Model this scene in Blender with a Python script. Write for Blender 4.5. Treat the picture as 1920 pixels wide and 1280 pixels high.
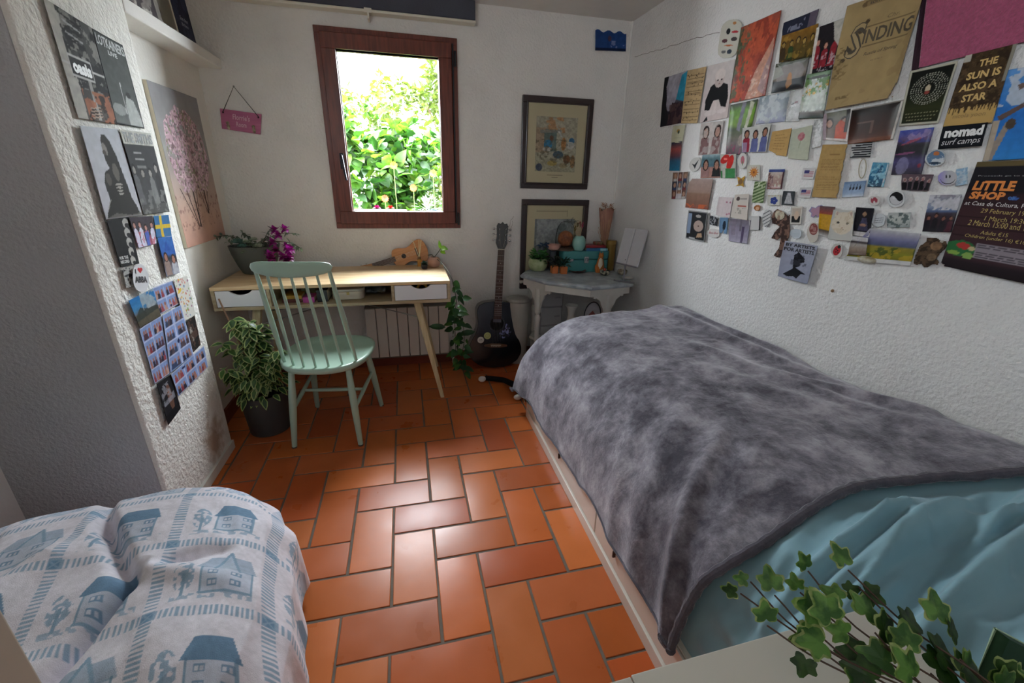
import bpy, bmesh, math, random
import numpy as np
from mathutils import Vector, Matrix
rnd = random.Random(7)
sc = bpy.context.scene
for o in list(bpy.data.objects): bpy.data.objects.remove(o)
PI = math.pi

# ------------------------------------------------------------------ camera
FPX, YAW, PITCH, ROLL, CAMH = 798.84, -.2420, -.3639, .0237, 1.32
def rot_cam(a, b, c):
    M = np.array([[1, 0, 0], [0, 0, -1], [0, 1, 0.]])
    ca, sa, cb, sb, cc, s_ = np.cos(a), np.sin(a), np.cos(b), np.sin(b), np.cos(c), np.sin(c)
    Rz = np.array([[ca, -sa, 0], [sa, ca, 0], [0, 0, 1]]); Rx = np.array([[1, 0, 0], [0, cb, -sb], [0, sb, cb]])
    return Rz @ Rx @ M @ np.array([[cc, -s_, 0], [s_, cc, 0], [0, 0, 1]])
RC = rot_cam(YAW, PITCH, ROLL)
def hit(px, py, axis, val):
    """point of a real plane (axis = val) that was measured in the photograph"""
    d = RC @ np.array([px - 960, -(py - 640), -FPX]); o = np.array([0, 0, CAMH])
    return o + d * (val - o[axis]) / d[axis]
cd = bpy.data.cameras.new('camera'); cam = bpy.data.objects.new('camera', cd); sc.collection.objects.link(cam)
cd.sensor_fit = 'HORIZONTAL'; cd.sensor_width = 36; cd.lens = FPX / 1920 * 36; cd.clip_start = .02
Mx = Matrix([list(RC[i]) + [0] for i in range(3)] + [[0, 0, 0, 1]]); Mx.translation = (0, 0, CAMH); cam.matrix_world = Mx
sc.camera = cam

# ------------------------------------------------------------------ light
w = bpy.data.worlds.new('sky'); sc.world = w; w.use_nodes = True
bg = w.node_tree.nodes['Background']; bg.inputs['Color'].default_value = (.86, .94, 1.0, 1); bg.inputs['Strength'].default_value = 12.0
def portal(name, loc, rot, sx, sy):
    l = bpy.data.lights.new(name, 'AREA'); l.shape = 'RECTANGLE'; l.size = sx; l.size_y = sy; l.cycles.is_portal = True
    o = bpy.data.objects.new(name, l); sc.collection.objects.link(o); o.location = loc; o.rotation_euler = rot
portal('window_portal', (-.04, 3.12, 1.545), (-PI/2, 0, 0), .66, .96)
portal('side_window_portal', (-1.42, -.8, 1.85), (0, -PI/2, 0), .6, .6)  # sky light through the added, unseen side window
sun = bpy.data.lights.new('sun', 'SUN'); sun.energy = .3; sun.angle = .2; sun.color = (1, .95, .85)
so = bpy.data.objects.new('sun', sun); sc.collection.objects.link(so); so.rotation_euler = (math.radians(35), math.radians(10), 0)
vs = sc.view_settings; vs.view_transform = 'Standard'; vs.look = 'None'; vs.gamma = 1; vs.use_curve_mapping = False; vs.exposure = 2.18
sc.cycles.use_denoising = True; sc.cycles.max_bounces = 12; sc.cycles.diffuse_bounces = 9; sc.cycles.transparent_max_bounces = 12
sc.cycles.sample_clamp_indirect = 8; sc.cycles.caustics_reflective = False; sc.cycles.caustics_refractive = False

# ------------------------------------------------------------------ colours and materials
def lin(c):
    if isinstance(c, str): c = [int(c[i:i+2], 16) / 255 for i in (0, 2, 4)]
    return [(x / 12.92 if x <= .04045 else ((x + .055) / 1.055) ** 2.4) for x in c[:3]]
MATS = {}
def mat(name, col='808080', rough=.6, metal=0, var=0, vscale=8, col2=None, bump=0, bscale=60, sheen=0, coat=0, trans=0, spec=.5, stretch=None, attr=False, detail=4, bdist=.01, contrast=0, back=None, sub=0):
    if name in MATS: return MATS[name]
    m = bpy.data.materials.new(name); m.use_nodes = True; nt = m.node_tree; b = nt.nodes['Principled BSDF']; N = nt.nodes.new; L = nt.links.new
    c = lin(col); b.inputs['Base Color'].default_value = (*c, 1); b.inputs['Roughness'].default_value = rough; b.inputs['Metallic'].default_value = metal
    b.inputs['Specular IOR Level'].default_value = spec
    if sheen: b.inputs['Sheen Weight'].default_value = sheen; b.inputs['Sheen Roughness'].default_value = .35
    if coat: b.inputs['Coat Weight'].default_value = coat; b.inputs['Coat Roughness'].default_value = .15
    if trans: b.inputs['Transmission Weight'].default_value = trans
    if sub: b.inputs['Subsurface Weight'].default_value = sub; b.inputs['Subsurface Radius'].default_value = (.01, .01, .005)
    tc = N('ShaderNodeTexCoord'); vec = tc.outputs['Object']
    if stretch:
        mp = N('ShaderNodeMapping'); mp.inputs['Scale'].default_value = stretch; L(vec, mp.inputs['Vector']); vec = mp.outputs['Vector']
    if attr:
        a = N('ShaderNodeAttribute'); a.attribute_name = 'Col'; L(a.outputs['Color'], b.inputs['Base Color'])
    elif col2 or var:
        n = N('ShaderNodeTexNoise'); n.inputs['Scale'].default_value = vscale; n.inputs['Detail'].default_value = detail; L(vec, n.inputs['Vector'])
        r = N('ShaderNodeValToRGB'); L(n.outputs['Fac'], r.inputs['Fac']); L(r.outputs['Color'], b.inputs['Base Color'])
        r.color_ramp.elements[0].position = .35 + contrast; r.color_ramp.elements[1].position = .65 - contrast
        c2 = lin(col2) if col2 else [x * (1 - var) for x in c]
        r.color_ramp.elements[0].color = (*c2, 1); r.color_ramp.elements[1].color = (*c, 1)
    if bump:
        n = N('ShaderNodeTexNoise'); n.inputs['Scale'].default_value = bscale; n.inputs['Detail'].default_value = 3; L(vec, n.inputs['Vector'])
        bp = N('ShaderNodeBump'); bp.inputs['Strength'].default_value = bump; bp.inputs['Distance'].default_value = bdist
        L(n.outputs['Fac'], bp.inputs['Height']); L(bp.outputs['Normal'], b.inputs['Normal'])
    MATS[name] = m; return m
def glass(name, col=(1, 1, 1), ior=1.12):
    if name in MATS: return MATS[name]
    m = bpy.data.materials.new(name); m.use_nodes = True; nt = m.node_tree; nt.nodes.clear()
    o = nt.nodes.new('ShaderNodeOutputMaterial'); t = nt.nodes.new('ShaderNodeBsdfTransparent'); t.inputs['Color'].default_value = (*col, 1)
    g = nt.nodes.new('ShaderNodeBsdfGlossy'); g.inputs['Roughness'].default_value = .03
    f = nt.nodes.new('ShaderNodeFresnel'); f.inputs['IOR'].default_value = ior; mx = nt.nodes.new('ShaderNodeMixShader')
    nt.links.new(f.outputs[0], mx.inputs[0]); nt.links.new(t.outputs[0], mx.inputs[1]); nt.links.new(g.outputs[0], mx.inputs[2]); nt.links.new(mx.outputs[0], o.inputs[0])
    MATS[name] = m; return m
def leafmat(name, col, col2, trans=.35, vscale=14):
    if name in MATS: return MATS[name]
    m = mat(name, col, .45, col2=col2, vscale=vscale, contrast=.08); nt = m.node_tree; b = nt.nodes['Principled BSDF']
    t = nt.nodes.new('ShaderNodeBsdfTranslucent'); mx = nt.nodes.new('ShaderNodeMixShader'); mx.inputs[0].default_value = trans
    src = [l for l in nt.links if l.to_socket == b.inputs['Base Color']][0].from_socket
    nt.links.new(src, t.inputs['Color']); out = nt.nodes['Material Output']
    nt.links.new(b.outputs[0], mx.inputs[1]); nt.links.new(t.outputs[0], mx.inputs[2]); nt.links.new(mx.outputs[0], out.inputs[0]); return m

# ------------------------------------------------------------------ objects and meshes
def props(o, label=None, cat=None, group=None, kind=None):
    if label: o['label'] = label
    if cat: o['category'] = cat
    if group: o['group'] = group
    if kind: o['kind'] = kind
    return o
def thing(name, label, cat, loc=(0, 0, 0), rz=0, group=None, rot=None):
    o = bpy.data.objects.new(name, None); sc.collection.objects.link(o); o.location = loc; o.rotation_euler = rot or (0, 0, rz)
    o.empty_display_size = .05
    return props(o, label, cat, group)
class MB:
    def __init__(s): s.v = []; s.f = []; s.c = None
    def add(s, v, f):
        n = len(s.v); s.v += [tuple(map(float, p)) for p in v]; s.f += [tuple(i + n for i in q) for q in f]; return s
    def box(s, x0, x1, y0, y1, z0, z1, R=None, T=(0, 0, 0)):
        v = [(x, y, z) for z in (z0, z1) for y in (y0, y1) for x in (x0, x1)]
        if R is not None: v = [R @ Vector(p) + Vector(T) for p in v]
        return s.add(v, [(0, 2, 3, 1), (4, 5, 7, 6), (0, 1, 5, 4), (2, 6, 7, 3), (0, 4, 6, 2), (1, 3, 7, 5)])
    def tube(s, pts, r, n=10, cap=True, flat=1):
        pts = [Vector(p) for p in pts]; k = len(pts); rr = [r] * k if isinstance(r, (int, float)) else list(r)
        v = []; f = []; prev = None
        for i, p in enumerate(pts):
            t = (pts[min(i + 1, k - 1)] - pts[max(i - 1, 0)]).normalized()
            a = Vector((0, 0, 1)) if abs(t.z) < .9 else Vector((1, 0, 0))
            if prev is not None: a = prev
            x = (a - t * a.dot(t)).normalized(); y = t.cross(x); prev = x
            for j in range(n):
                an = 2 * PI * j / n; v.append(p + x * math.cos(an) * rr[i] + y * math.sin(an) * rr[i] * flat)
        for i in range(k - 1):
            for j in range(n): f.append((i*n+j, i*n+(j+1) % n, (i+1)*n+(j+1) % n, (i+1)*n+j))
        if cap: f.append(tuple(reversed(range(n)))); f.append(tuple(range((k-1)*n, k*n)))
        return s.add(v, f)
    def lathe(s, prof, n=32, c=(0, 0, 0), sx=1, sy=1, cap=True):
        v = []; f = []; k = len(prof)
        for r, z in prof:
            for j in range(n):
                a = 2 * PI * j / n; v.append((c[0] + r * math.cos(a) * sx, c[1] + r * math.sin(a) * sy, c[2] + z))
        for i in range(k - 1):
            for j in range(n): f.append((i*n+j, i*n+(j+1) % n, (i+1)*n+(j+1) % n, (i+1)*n+j))
        if cap:
            if prof[0][0] > 1e-5: f.append(tuple(reversed(range(n))))
            if prof[-1][0] > 1e-5: f.append(tuple(range((k-1)*n, k*n)))
        return s.add(v, f)
    def prism(s, poly, d0, d1, axis=2):
        """poly in the two other axes, extruded along axis"""
        def P(a, b, d): return {2: (a, b, d), 1: (a, d, b), 0: (d, a, b)}[axis]
        n = len(poly); v = [P(a, b, d0) for a, b in poly] + [P(a, b, d1) for a, b in poly]
        f = [tuple(reversed(range(n))), tuple(range(n, 2*n))] + [(i, (i+1) % n, n+(i+1) % n, n+i) for i in range(n)]
        return s.add(v, f)
    def grid(s, fn, nu, nv):
        v = [fn(i / (nu-1), j / (nv-1)) for j in range(nv) for i in range(nu)]
        return s.add(v, [(j*nu+i, j*nu+i+1, (j+1)*nu+i+1, (j+1)*nu+i) for j in range(nv-1) for i in range(nu-1)])
    def leaf(s, p, d, L, W, up=(0, 0, 1), fold=.25, droop=.2, shape=None):
        p = Vector(p); d = Vector(d).normalized(); up = Vector(up); x = d.cross(up)
        if x.length < 1e-3: x = d.cross(Vector((1, 0, 0)))
        x.normalize(); nrm = x.cross(d)
        shape = shape or [(0, .02), (.2, .7), (.45, 1), (.75, .6), (1, 0.02)]
        v = []; f = []
        for t, wd in shape:
            c = p + d * (L * t) - nrm * (droop * L * t * t)
            v += [c + x * (W * wd / 2) + nrm * (fold * W * wd / 2), c, c - x * (W * wd / 2) + nrm * (fold * W * wd / 2)]
        for i in range(len(shape) - 1):
            a = 3 * i; f += [(a, a+1, a+4, a+3), (a+1, a+2, a+5, a+4)]
        return s.add(v, f)
    def ball(s, c, r, n=12, m=8, sx=1, sy=1, sz=1):
        prof = [(r * math.sin(PI * i / m) + (1e-4 if i in (0, m) else 0), -r * sz * math.cos(PI * i / m)) for i in range(m + 1)]
        return s.lathe(prof, n, c, sx, sy)
    def build(s, name, m, parent=None, smooth=True, world=False, bevel=0, solid=0, label=None, sub=0, fixn=True, colors=None, sharp=35):
        me = bpy.data.meshes.new(name); v = s.v
        if world and parent is not None:
            M = Matrix(); q = parent
            while q is not None: M = q.matrix_basis @ M; q = q.parent
            inv = M.inverted(); v = [tuple(inv @ Vector(p)) for p in v]
        me.from_pydata(v, [], s.f); me.update()
        if fixn:
            bm = bmesh.new(); bm.from_mesh(me); bmesh.ops.recalc_face_normals(bm, faces=bm.faces); bm.to_mesh(me); bm.free()
        for i, q in enumerate(m if isinstance(m, (list, tuple)) else [m]): me.materials.append(q)
        if smooth:
            me.polygons.foreach_set('use_smooth', [True] * len(me.polygons)); me.set_sharp_from_angle(angle=math.radians(sharp))
        if colors is not None:
            a = me.color_attributes.new('Col', 'FLOAT_COLOR', 'POINT'); a.data.foreach_set('color', np.asarray(colors, dtype=np.float32).ravel())
        o = bpy.data.objects.new(name, me); sc.collection.objects.link(o)
        if parent is not None: o.parent = parent
        if bevel:
            b = o.modifiers.new('bevel', 'BEVEL'); b.width = bevel; b.segments = 2; b.limit_method = 'ANGLE'; b.angle_limit = math.radians(40)
        if sub:
            b = o.modifiers.new('subd', 'SUBSURF'); b.levels = sub; b.render_levels = sub
        if solid:
            b = o.modifiers.new('solid', 'SOLIDIFY'); b.thickness = abs(solid); b.offset = -1 if solid > 0 else 1
        if label: o['label'] = label
        return o
def struct(mb, name, m, **k):
    parent = k.get('parent'); o = mb.build(name, m, smooth=k.pop('smooth', False), **k)
    if parent is None: o['kind'] = 'structure'
    return o
def bez(pts, n=8):
    """Catmull-Rom through pts"""
    P = [Vector(p) for p in pts]; P = [2*P[0]-P[1]] + P + [2*P[-1]-P[-2]]; out = []
    for i in range(1, len(P) - 2):
        for k in range(n):
            t = k / n; a, b, c, d = P[i-1], P[i], P[i+1], P[i+2]
            out.append(.5 * ((2*b) + (c-a)*t + (2*a-5*b+4*c-d)*t*t + (3*b-a-3*c+d)*t**3))
    out.append(P[-2]); return out
def Rx(a): return Matrix.Rotation(a, 3, 'X')
def Ry(a): return Matrix.Rotation(a, 3, 'Y')
def Rz(a): return Matrix.Rotation(a, 3, 'Z')

# ------------------------------------------------------------------ value noise and a small painter for printed surfaces
def vn(x, y, seed=0):
    x = np.asarray(x, float); y = np.asarray(y, float); xi = np.floor(x).astype(np.int64); yi = np.floor(y).astype(np.int64); fx = x - xi; fy = y - yi
    def h(a, b):
        n = (a * 374761393 + b * 668265263 + seed * 974711) & 0x7fffffff; n = ((n ^ (n >> 13)) * 1274126177) & 0x7fffffff
        return ((n ^ (n >> 16)) & 0xffff) / 65535.
    fx = fx*fx*(3-2*fx); fy = fy*fy*(3-2*fy)
    return (h(xi, yi)*(1-fx)+h(xi+1, yi)*fx)*(1-fy) + (h(xi, yi+1)*(1-fx)+h(xi+1, yi+1)*fx)*fy
def fbm(x, y, seed=0, o=4):
    s = 0; a = .5; t = 0
    for i in range(o): s = s + a * vn(x * 2**i, y * 2**i, seed + i); t += a; a /= 2
    return s / t
def rgb(c): return np.array([int(c[i:i+2], 16) / 255 for i in (0, 2, 4)]) if isinstance(c, str) else np.array(c, float)
class Cv:
    def __init__(s, w, h, c='ffffff'):
        s.w = w; s.h = h; s.a = np.zeros((h, w, 3)); s.a[:] = rgb(c); s.m = np.ones((h, w), bool)
        s.V, s.U = np.meshgrid(np.linspace(0, 1, h), np.linspace(0, 1, w), indexing='ij')
    def put(s, k, c, al=1.): s.a[k] = s.a[k] * (1 - al) + rgb(c) * al; return s
    def vgrad(s, stops, k=None, hor=False):
        t = s.U if hor else s.V; p = [q[0] for q in stops]; C = np.array([rgb(q[1]) for q in stops])
        g = np.stack([np.interp(t, p, C[:, i]) for i in range(3)], -1)
        if k is None: s.a = g
        else: s.a[k] = g[k]
        return s
    def E(s, cu, cv, ru, rv, rot=0):
        x = (s.U - cu); y = (s.V - cv); asp = s.h / s.w
        if rot: X = x * math.cos(rot) + y * asp * math.sin(rot); Y = (-x * math.sin(rot) + y * asp * math.cos(rot)) / asp; x, y = X, Y
        return (x / ru) ** 2 + (y / rv) ** 2 < 1
    def ell(s, cu, cv, ru, rv, c, rot=0, al=1.): return s.put(s.E(cu, cv, ru, rv, rot), c, al)
    def R(s, u0, v0, u1, v1): return (s.U >= u0) & (s.U <= u1) & (s.V >= v0) & (s.V <= v1)
    def rect(s, u0, v0, u1, v1, c, al=1.): return s.put(s.R(u0, v0, u1, v1), c, al)
    def P(s, pts):
        k = np.zeros(s.U.shape, bool); n = len(pts)
        for i in range(n):
            x0, y0 = pts[i]; x1, y1 = pts[(i+1) % n]
            if y0 == y1: continue
            k ^= ((s.V > min(y0, y1)) & (s.V <= max(y0, y1)) & (s.U < x0 + (s.V - y0) * (x1 - x0) / (y1 - y0)))
        return k
    def poly(s, pts, c, al=1.): return s.put(s.P(pts), c, al)
    def line(s, p, q, wd, c, al=1.):
        d = np.array(q, float) - np.array(p, float); L2 = (d**2).sum() + 1e-9; t = np.clip(((s.U-p[0])*d[0] + (s.V-p[1])*d[1]) / L2, 0, 1)
        return s.put(np.hypot(s.U - p[0] - t*d[0], (s.V - p[1] - t*d[1]) * s.h / s.w) < wd, c, al)
    def blotch(s, c, sc_=6, thr=.55, seed=0, k=None, al=1., asp=1):
        n = fbm(s.U * sc_, s.V * sc_ * s.h / s.w * asp, seed); kk = n > thr
        if k is not None: kk &= k
        return s.put(kk, c, al)
    def noise(s, amp=.1, sc_=12, seed=1):
        s.a = np.clip(s.a * (1 + amp * 2 * (fbm(s.U * sc_, s.V * sc_ * s.h / s.w, seed) - .5))[..., None], 0, 1); return s
    def border(s, b, c='e8e6e0', bb=None):
        k = (s.U < b) | (s.U > 1-b) | (s.V < (bb or b * s.w / s.h)) | (s.V > 1 - b * s.w / s.h); return s.put(k, c)
    def people(s, n, seed=0, v0=0, h=.6, cols=None, skin='b07c60', hair='2a1c18', wd=None):
        r = random.Random(seed); cols = cols or ['26242c', '7a2030', '3a4a78', 'd8d0c8', '4a3a34', '88406a']
        wd = wd or .9 / n
        for i in range(n):
            u = (i + .5) / n + r.uniform(-.1, .1) / n; hh = h * r.uniform(.85, 1.08); hr = wd * .28; a = s.w / s.h
            s.poly([(u-wd*.48, v0), (u-wd*.4, v0+hh*.62), (u-wd*.12, v0+hh*.74), (u+wd*.12, v0+hh*.74), (u+wd*.4, v0+hh*.62), (u+wd*.48, v0)], r.choice(cols))
            s.ell(u, v0+hh*.86, hr*1.2, hr*1.45*a, hair); s.ell(u, v0+hh*.83, hr*.8, hr*1.05*a, skin)
        return s
    def textlines(s, u0, v0, u1, v1, n, c, seed=0, thick=.5, al=.8):
        r = random.Random(seed)
        for i in range(n):
            v = v1 - (i + .5) * (v1 - v0) / n; t = (v1-v0) / n * thick / 2; u = u0
            end = u1 - r.uniform(0, .25) * (u1 - u0)
            while u < end:
                L = r.uniform(.03, .12); s.rect(u, v - t, min(u + L, end), v + t, c, al); u += L + .02
        return s
    def mask(s, k): s.m &= k; return s
def lin_arr(a): return np.where(a <= .04045, a / 12.92, ((np.clip(a, 0, 1) + .055) / 1.055) ** 2.4)
PRINT = mat('printed_paper', rough=.7, attr=True, spec=.15); GLOSSY = mat('glossy_print', rough=.3, attr=True, spec=.16)
def sheet_mesh(name, cv, fn, m=None, parent=None, solid=.0008, smooth=True):
    """grid mesh whose points carry the painted colours; fn(u, v) -> world point"""
    U, V = cv.U.ravel(), cv.V.ravel(); P = fn(U, V); w_, h_ = cv.w, cv.h
    idx = np.arange(w_ * h_).reshape(h_, w_)
    q = np.stack([idx[:-1, :-1], idx[:-1, 1:], idx[1:, 1:], idx[1:, :-1]], -1)
    keep = (cv.m[:-1, :-1].astype(int) + cv.m[:-1, 1:] + cv.m[1:, 1:] + cv.m[1:, :-1]) >= 3
    q = q[keep].reshape(-1, 4); used = np.unique(q); mp = -np.ones(w_*h_, int); mp[used] = np.arange(len(used))
    mb = MB(); mb.v = [tuple(p) for p in P[used].tolist()]; mb.f = [tuple(x) for x in mp[q].tolist()]
    C = np.ones((len(used), 4)); C[:, :3] = lin_arr(cv.a.reshape(-1, 3)[used])
    return mb.build(name, m or PRINT, parent, smooth=smooth, fixn=False, colors=C, solid=solid, sharp=180)
TEXTMAT = {}
def tmat(c):
    if c not in TEXTMAT: TEXTMAT[c] = mat('ink_' + c, c, .5)
    return TEXTMAT[c]
def text_shape(s, bold=0, shear=0, space=1):
    cu = bpy.data.curves.new('lettering', 'FONT'); cu.body = s; cu.resolution_u = 2; cu.offset = bold; cu.shear = shear; cu.space_character = space; cu.align_x = 'LEFT'
    o = bpy.data.objects.new('lettering', cu); sc.collection.objects.link(o); dg = bpy.context.evaluated_depsgraph_get()
    me = bpy.data.meshes.new_from_object(o.evaluated_get(dg)); v = np.array([p.co[:] for p in me.vertices]); f = [tuple(p.vertices) for p in me.polygons]
    bpy.data.objects.remove(o); bpy.data.curves.remove(cu); bpy.data.meshes.remove(me); return v, f
def text_on(fn, s, u0, v0, u1, v1, c, parent, bold=0, shear=0, space=1, off=.0008, rot=0):
    """fills the box u0..u1, v0..v1 of a sheet with lettering"""
    v, f = text_shape(s, bold, shear, space); a, b = v.min(0), v.max(0)
    U = u0 + (v[:, 0]-a[0]) / (b[0]-a[0]) * (u1-u0); V = v0 + (v[:, 1]-a[1]) / (b[1]-a[1]) * (v1-v0)
    if rot: uc, vc = (u0+u1)/2, (v0+v1)/2; dU, dV = U-uc, V-vc; U = uc + dU*math.cos(rot) - dV*math.sin(rot); V = vc + dU*math.sin(rot) + dV*math.cos(rot)
    P = fn(U, V, off); mb = MB(); mb.v = [tuple(p) for p in P.tolist()]; mb.f = f
    return mb.build('lettering', tmat(c), parent, smooth=False, fixn=False)
WALLS = {'R': (0, 1.51, (-1, 0, 0)), 'L': (0, -.94, (1, 0, 0)), 'B': (1, 3.05, (0, -1, 0)), 'C': (0, -1.06, (1, 0, 0))}
def quadfn(wall, quad, lift=.003, curl=0):
    ax, val, n = WALLS[wall]; TL, TR, BR, BL = [hit(x, y, ax, val) for x, y in quad]; n = np.array(n, float)
    def fn(U, V, off=0):
        U = np.asarray(U)[:, None]; V = np.asarray(V)[:, None]
        p = (TL*(1-U) + TR*U) * V + (BL*(1-U) + BR*U) * (1-V)
        e = np.maximum(np.abs(U-.5), np.abs(V-.5)) * 2
        return p + n * (lift + off + curl * np.clip(e - .6, 0, 1) ** 2 * 6 * (vn(U*2+3, V*2, 5)))
    W = (np.linalg.norm(TR-TL) + np.linalg.norm(BR-BL)) / 2; H = (np.linalg.norm(TR-BR) + np.linalg.norm(TL-BL)) / 2
    return fn, W, H
def make_cv(W, H, cell=.0025, c='ffffff'):
    return Cv(max(8, int(W / cell)), max(8, int(H / cell)), c)

# ================================================================== THE ROOM
XR, YB, ZC, XP, XREC, XN, YN, YP, YR = 1.51, 3.05, 2.29, -.94, -1.06, -1.38, 1.555, 2.16, -1.6
def stucco(name, col, strength=.8, dist=.006, scale=75, stain=False):
    m = mat(name, col, .85, spec=.2); nt = m.node_tree; N = nt.nodes.new; L = nt.links.new; b = nt.nodes['Principled BSDF']; tc = N('ShaderNodeTexCoord')
    n1 = N('ShaderNodeTexNoise'); n1.inputs['Scale'].default_value = scale; n1.inputs['Detail'].default_value = 4; n1.inputs['Distortion'].default_value = .1; L(tc.outputs['Object'], n1.inputs['Vector'])
    n2 = N('ShaderNodeTexNoise'); n2.inputs['Scale'].default_value = 5; n2.inputs['Detail'].default_value = 3; L(tc.outputs['Object'], n2.inputs['Vector'])
    ad = N('ShaderNodeMath'); ad.operation = 'MULTIPLY_ADD'; ad.inputs[1].default_value = .8; L(n2.outputs['Fac'], ad.inputs[0]); L(n1.outputs['Fac'], ad.inputs[2])
    bp = N('ShaderNodeBump'); bp.inputs['Strength'].default_value = strength; bp.inputs['Distance'].default_value = dist; L(ad.outputs[0], bp.inputs['Height']); L(bp.outputs['Normal'], b.inputs['Normal'])
    r = N('ShaderNodeValToRGB'); c = lin(col); r.color_ramp.elements[0].color = (*[x*.94 for x in c], 1); r.color_ramp.elements[1].color = (*c, 1); r.color_ramp.elements[0].position = .3; r.color_ramp.elements[1].position = .55
    L(n2.outputs['Fac'], r.inputs['Fac']); out = r.outputs['Color']
    if stain:
        vm = N('ShaderNodeVectorMath'); vm.operation = 'DISTANCE'; vm.inputs[1].default_value = (XP, 1.99, .13); mp = N('ShaderNodeVectorMath'); mp.operation = 'MULTIPLY'; mp.inputs[1].default_value = (0, 1.2, 1)
        vm.inputs[1].default_value = (0, 1.2*1.98, .15); L(tc.outputs['Object'], mp.inputs[0]); L(mp.outputs[0], vm.inputs[0])
        n3 = N('ShaderNodeTexNoise'); n3.inputs['Scale'].default_value = 18; n3.inputs['Detail'].default_value = 5; L(tc.outputs['Object'], n3.inputs['Vector'])
        a = N('ShaderNodeMath'); a.operation = 'MULTIPLY_ADD'; a.inputs[1].default_value = .22; L(n3.outputs['Fac'], a.inputs[0]); L(vm.outputs['Value'], a.inputs[2])
        rr = N('ShaderNodeValToRGB'); rr.color_ramp.elements[0].position = .16; rr.color_ramp.elements[0].color = (.75, .75, .75, 1); rr.color_ramp.elements[1].position = .24; rr.color_ramp.elements[1].color = (0, 0, 0, 1); L(a.outputs[0], rr.inputs['Fac'])
        mx = N('ShaderNodeMix'); mx.data_type = 'RGBA'; L(rr.outputs['Color'], mx.inputs['Factor']); L(out, mx.inputs['A']); mx.inputs['B'].default_value = (*lin('9a7a58'), 1); out = mx.outputs['Result']
    L(out, b.inputs['Base Color']); return m
WALLM = stucco('white_stucco', 'e0dedb'); PILM = stucco('rough_stucco', 'e4e2dc', .95, .011, 60, stain=True); SMOOTH = stucco('smooth_plaster', 'e0deda', .3, .003, 60)
T = .28
# back wall with the window opening
wx0, wx1, wz0, wz1 = -.42, .343, 1.015, 2.082
mb = MB(); mb.box(-1.7, wx0, YB, YB+T, 0, ZC+.2); mb.box(wx1, XR+.3, YB, YB+T, 0, ZC+.2); mb.box(wx0, wx1, YB, YB+T, 0, wz0); mb.box(wx0, wx1, YB, YB+T, wz1, ZC+.2)
struct(mb, 'wall_back', WALLM)
mb = MB(); mb.box(XR, XR+.3, YR-.3, YB, 0, ZC+.2); struct(mb, 'wall_right', stucco('right_stucco', 'dfdedd', 1.0, .0065, 85))
# left side: outer wall with an added fill window behind camera, the buttress, the recess
sy0, sy1, sz0, sz1 = -1.1, -.5, 1.55, 2.15
mb = MB(); mb.box(XN-.1, XN, YR-.3, sy0, 0, ZC+.2); mb.box(XN-.1, XN, sy1, YN, 0, ZC+.2); mb.box(XN-.1, XN, sy0, sy1, 0, sz0); mb.box(XN-.1, XN, sy0, sy1, sz1, ZC+.2)
struct(mb, 'wall_left', SMOOTH)
def rounded(x0, x1, y0, y1, rad, n=5):
    """footprint with its two right-hand corners rounded"""
    p = [(x0, y0), ]
    r1, r2 = rad
    for k in range(n+1): a = -PI/2 + PI/2*k/n; p.append((x1-r1+r1*math.cos(a), y0+r1+r1*math.sin(a)))
    for k in range(n+1): a = PI/2*k/n; p.append((x1-r2+r2*math.cos(a), y1-r2+r2*math.sin(a)))
    p.append((x0, y1)); return p
mb = MB(); mb.prism(rounded(-1.6, XP, YN, YP, (.012, .035)), 0, ZC+.2); pil = struct(mb, 'wall_buttress', PILM, smooth=True, sharp=30)
mb = MB(); mb.box(XN, XP-.012, YN-.004, YN+.01, 0, ZC); struct(mb, 'wall_niche', stucco('shade_toned_niche_plaster', 'b4b4b7', .9, .008, 80))  # wall greyed: its shade is put into the plaster colour
mb = MB(); mb.box(-1.6, XREC, YP, YB, 0, ZC+.2); struct(mb, 'wall_recess', stucco('recess_stucco', 'e4e2dc', .5, .005, 60))
mb = MB(); mb.box(-1.6, XR+.3, YR-.3, YR, 0, ZC+.2); struct(mb, 'wall_rear', SMOOTH)
mb = MB(); mb.box(-1.7, XR+.3, YR-.3, YB+T, ZC, ZC+.2); struct(mb, 'ceiling', stucco('ceiling_plaster', 'd6d4d1', .25, .004, 30))
mb = MB(); mb.prism([(-1.06, YP-.02), (XP, YP-.02), (XP, YB), (-1.06, YB)], 1.853, 1.905); struct(mb, 'trim_1', SMOOTH, bevel=.006)   # plastered shelf ledge over the recess
# skirtings
mb = MB(); mb.box(XP, XP+.012, YN+.02, YP-.03, 0, .045); struct(mb, 'baseboard_left', mat('skirting_white', 'cfccc2', .6, var=.1))
mb = MB(); mb.box(XREC, XR, YB-.014, YB, 0, .078); mb.box(XREC, XREC+.014, YP, YB-.014, 0, .078)
for x in np.arange(-.9, 1.5, .3): mb.box(x, x+.004, YB-.0155, YB-.012, 0, .0785)
struct(mb, 'baseboard_back', mat('skirting_terracotta', '7a3524', .35, var=.2, coat=.2))
mb = MB(); mb.box(XR-.014, XR, YR, YB-.014, 0, .078); struct(mb, 'baseboard_right', MATS['skirting_terracotta'])
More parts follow.
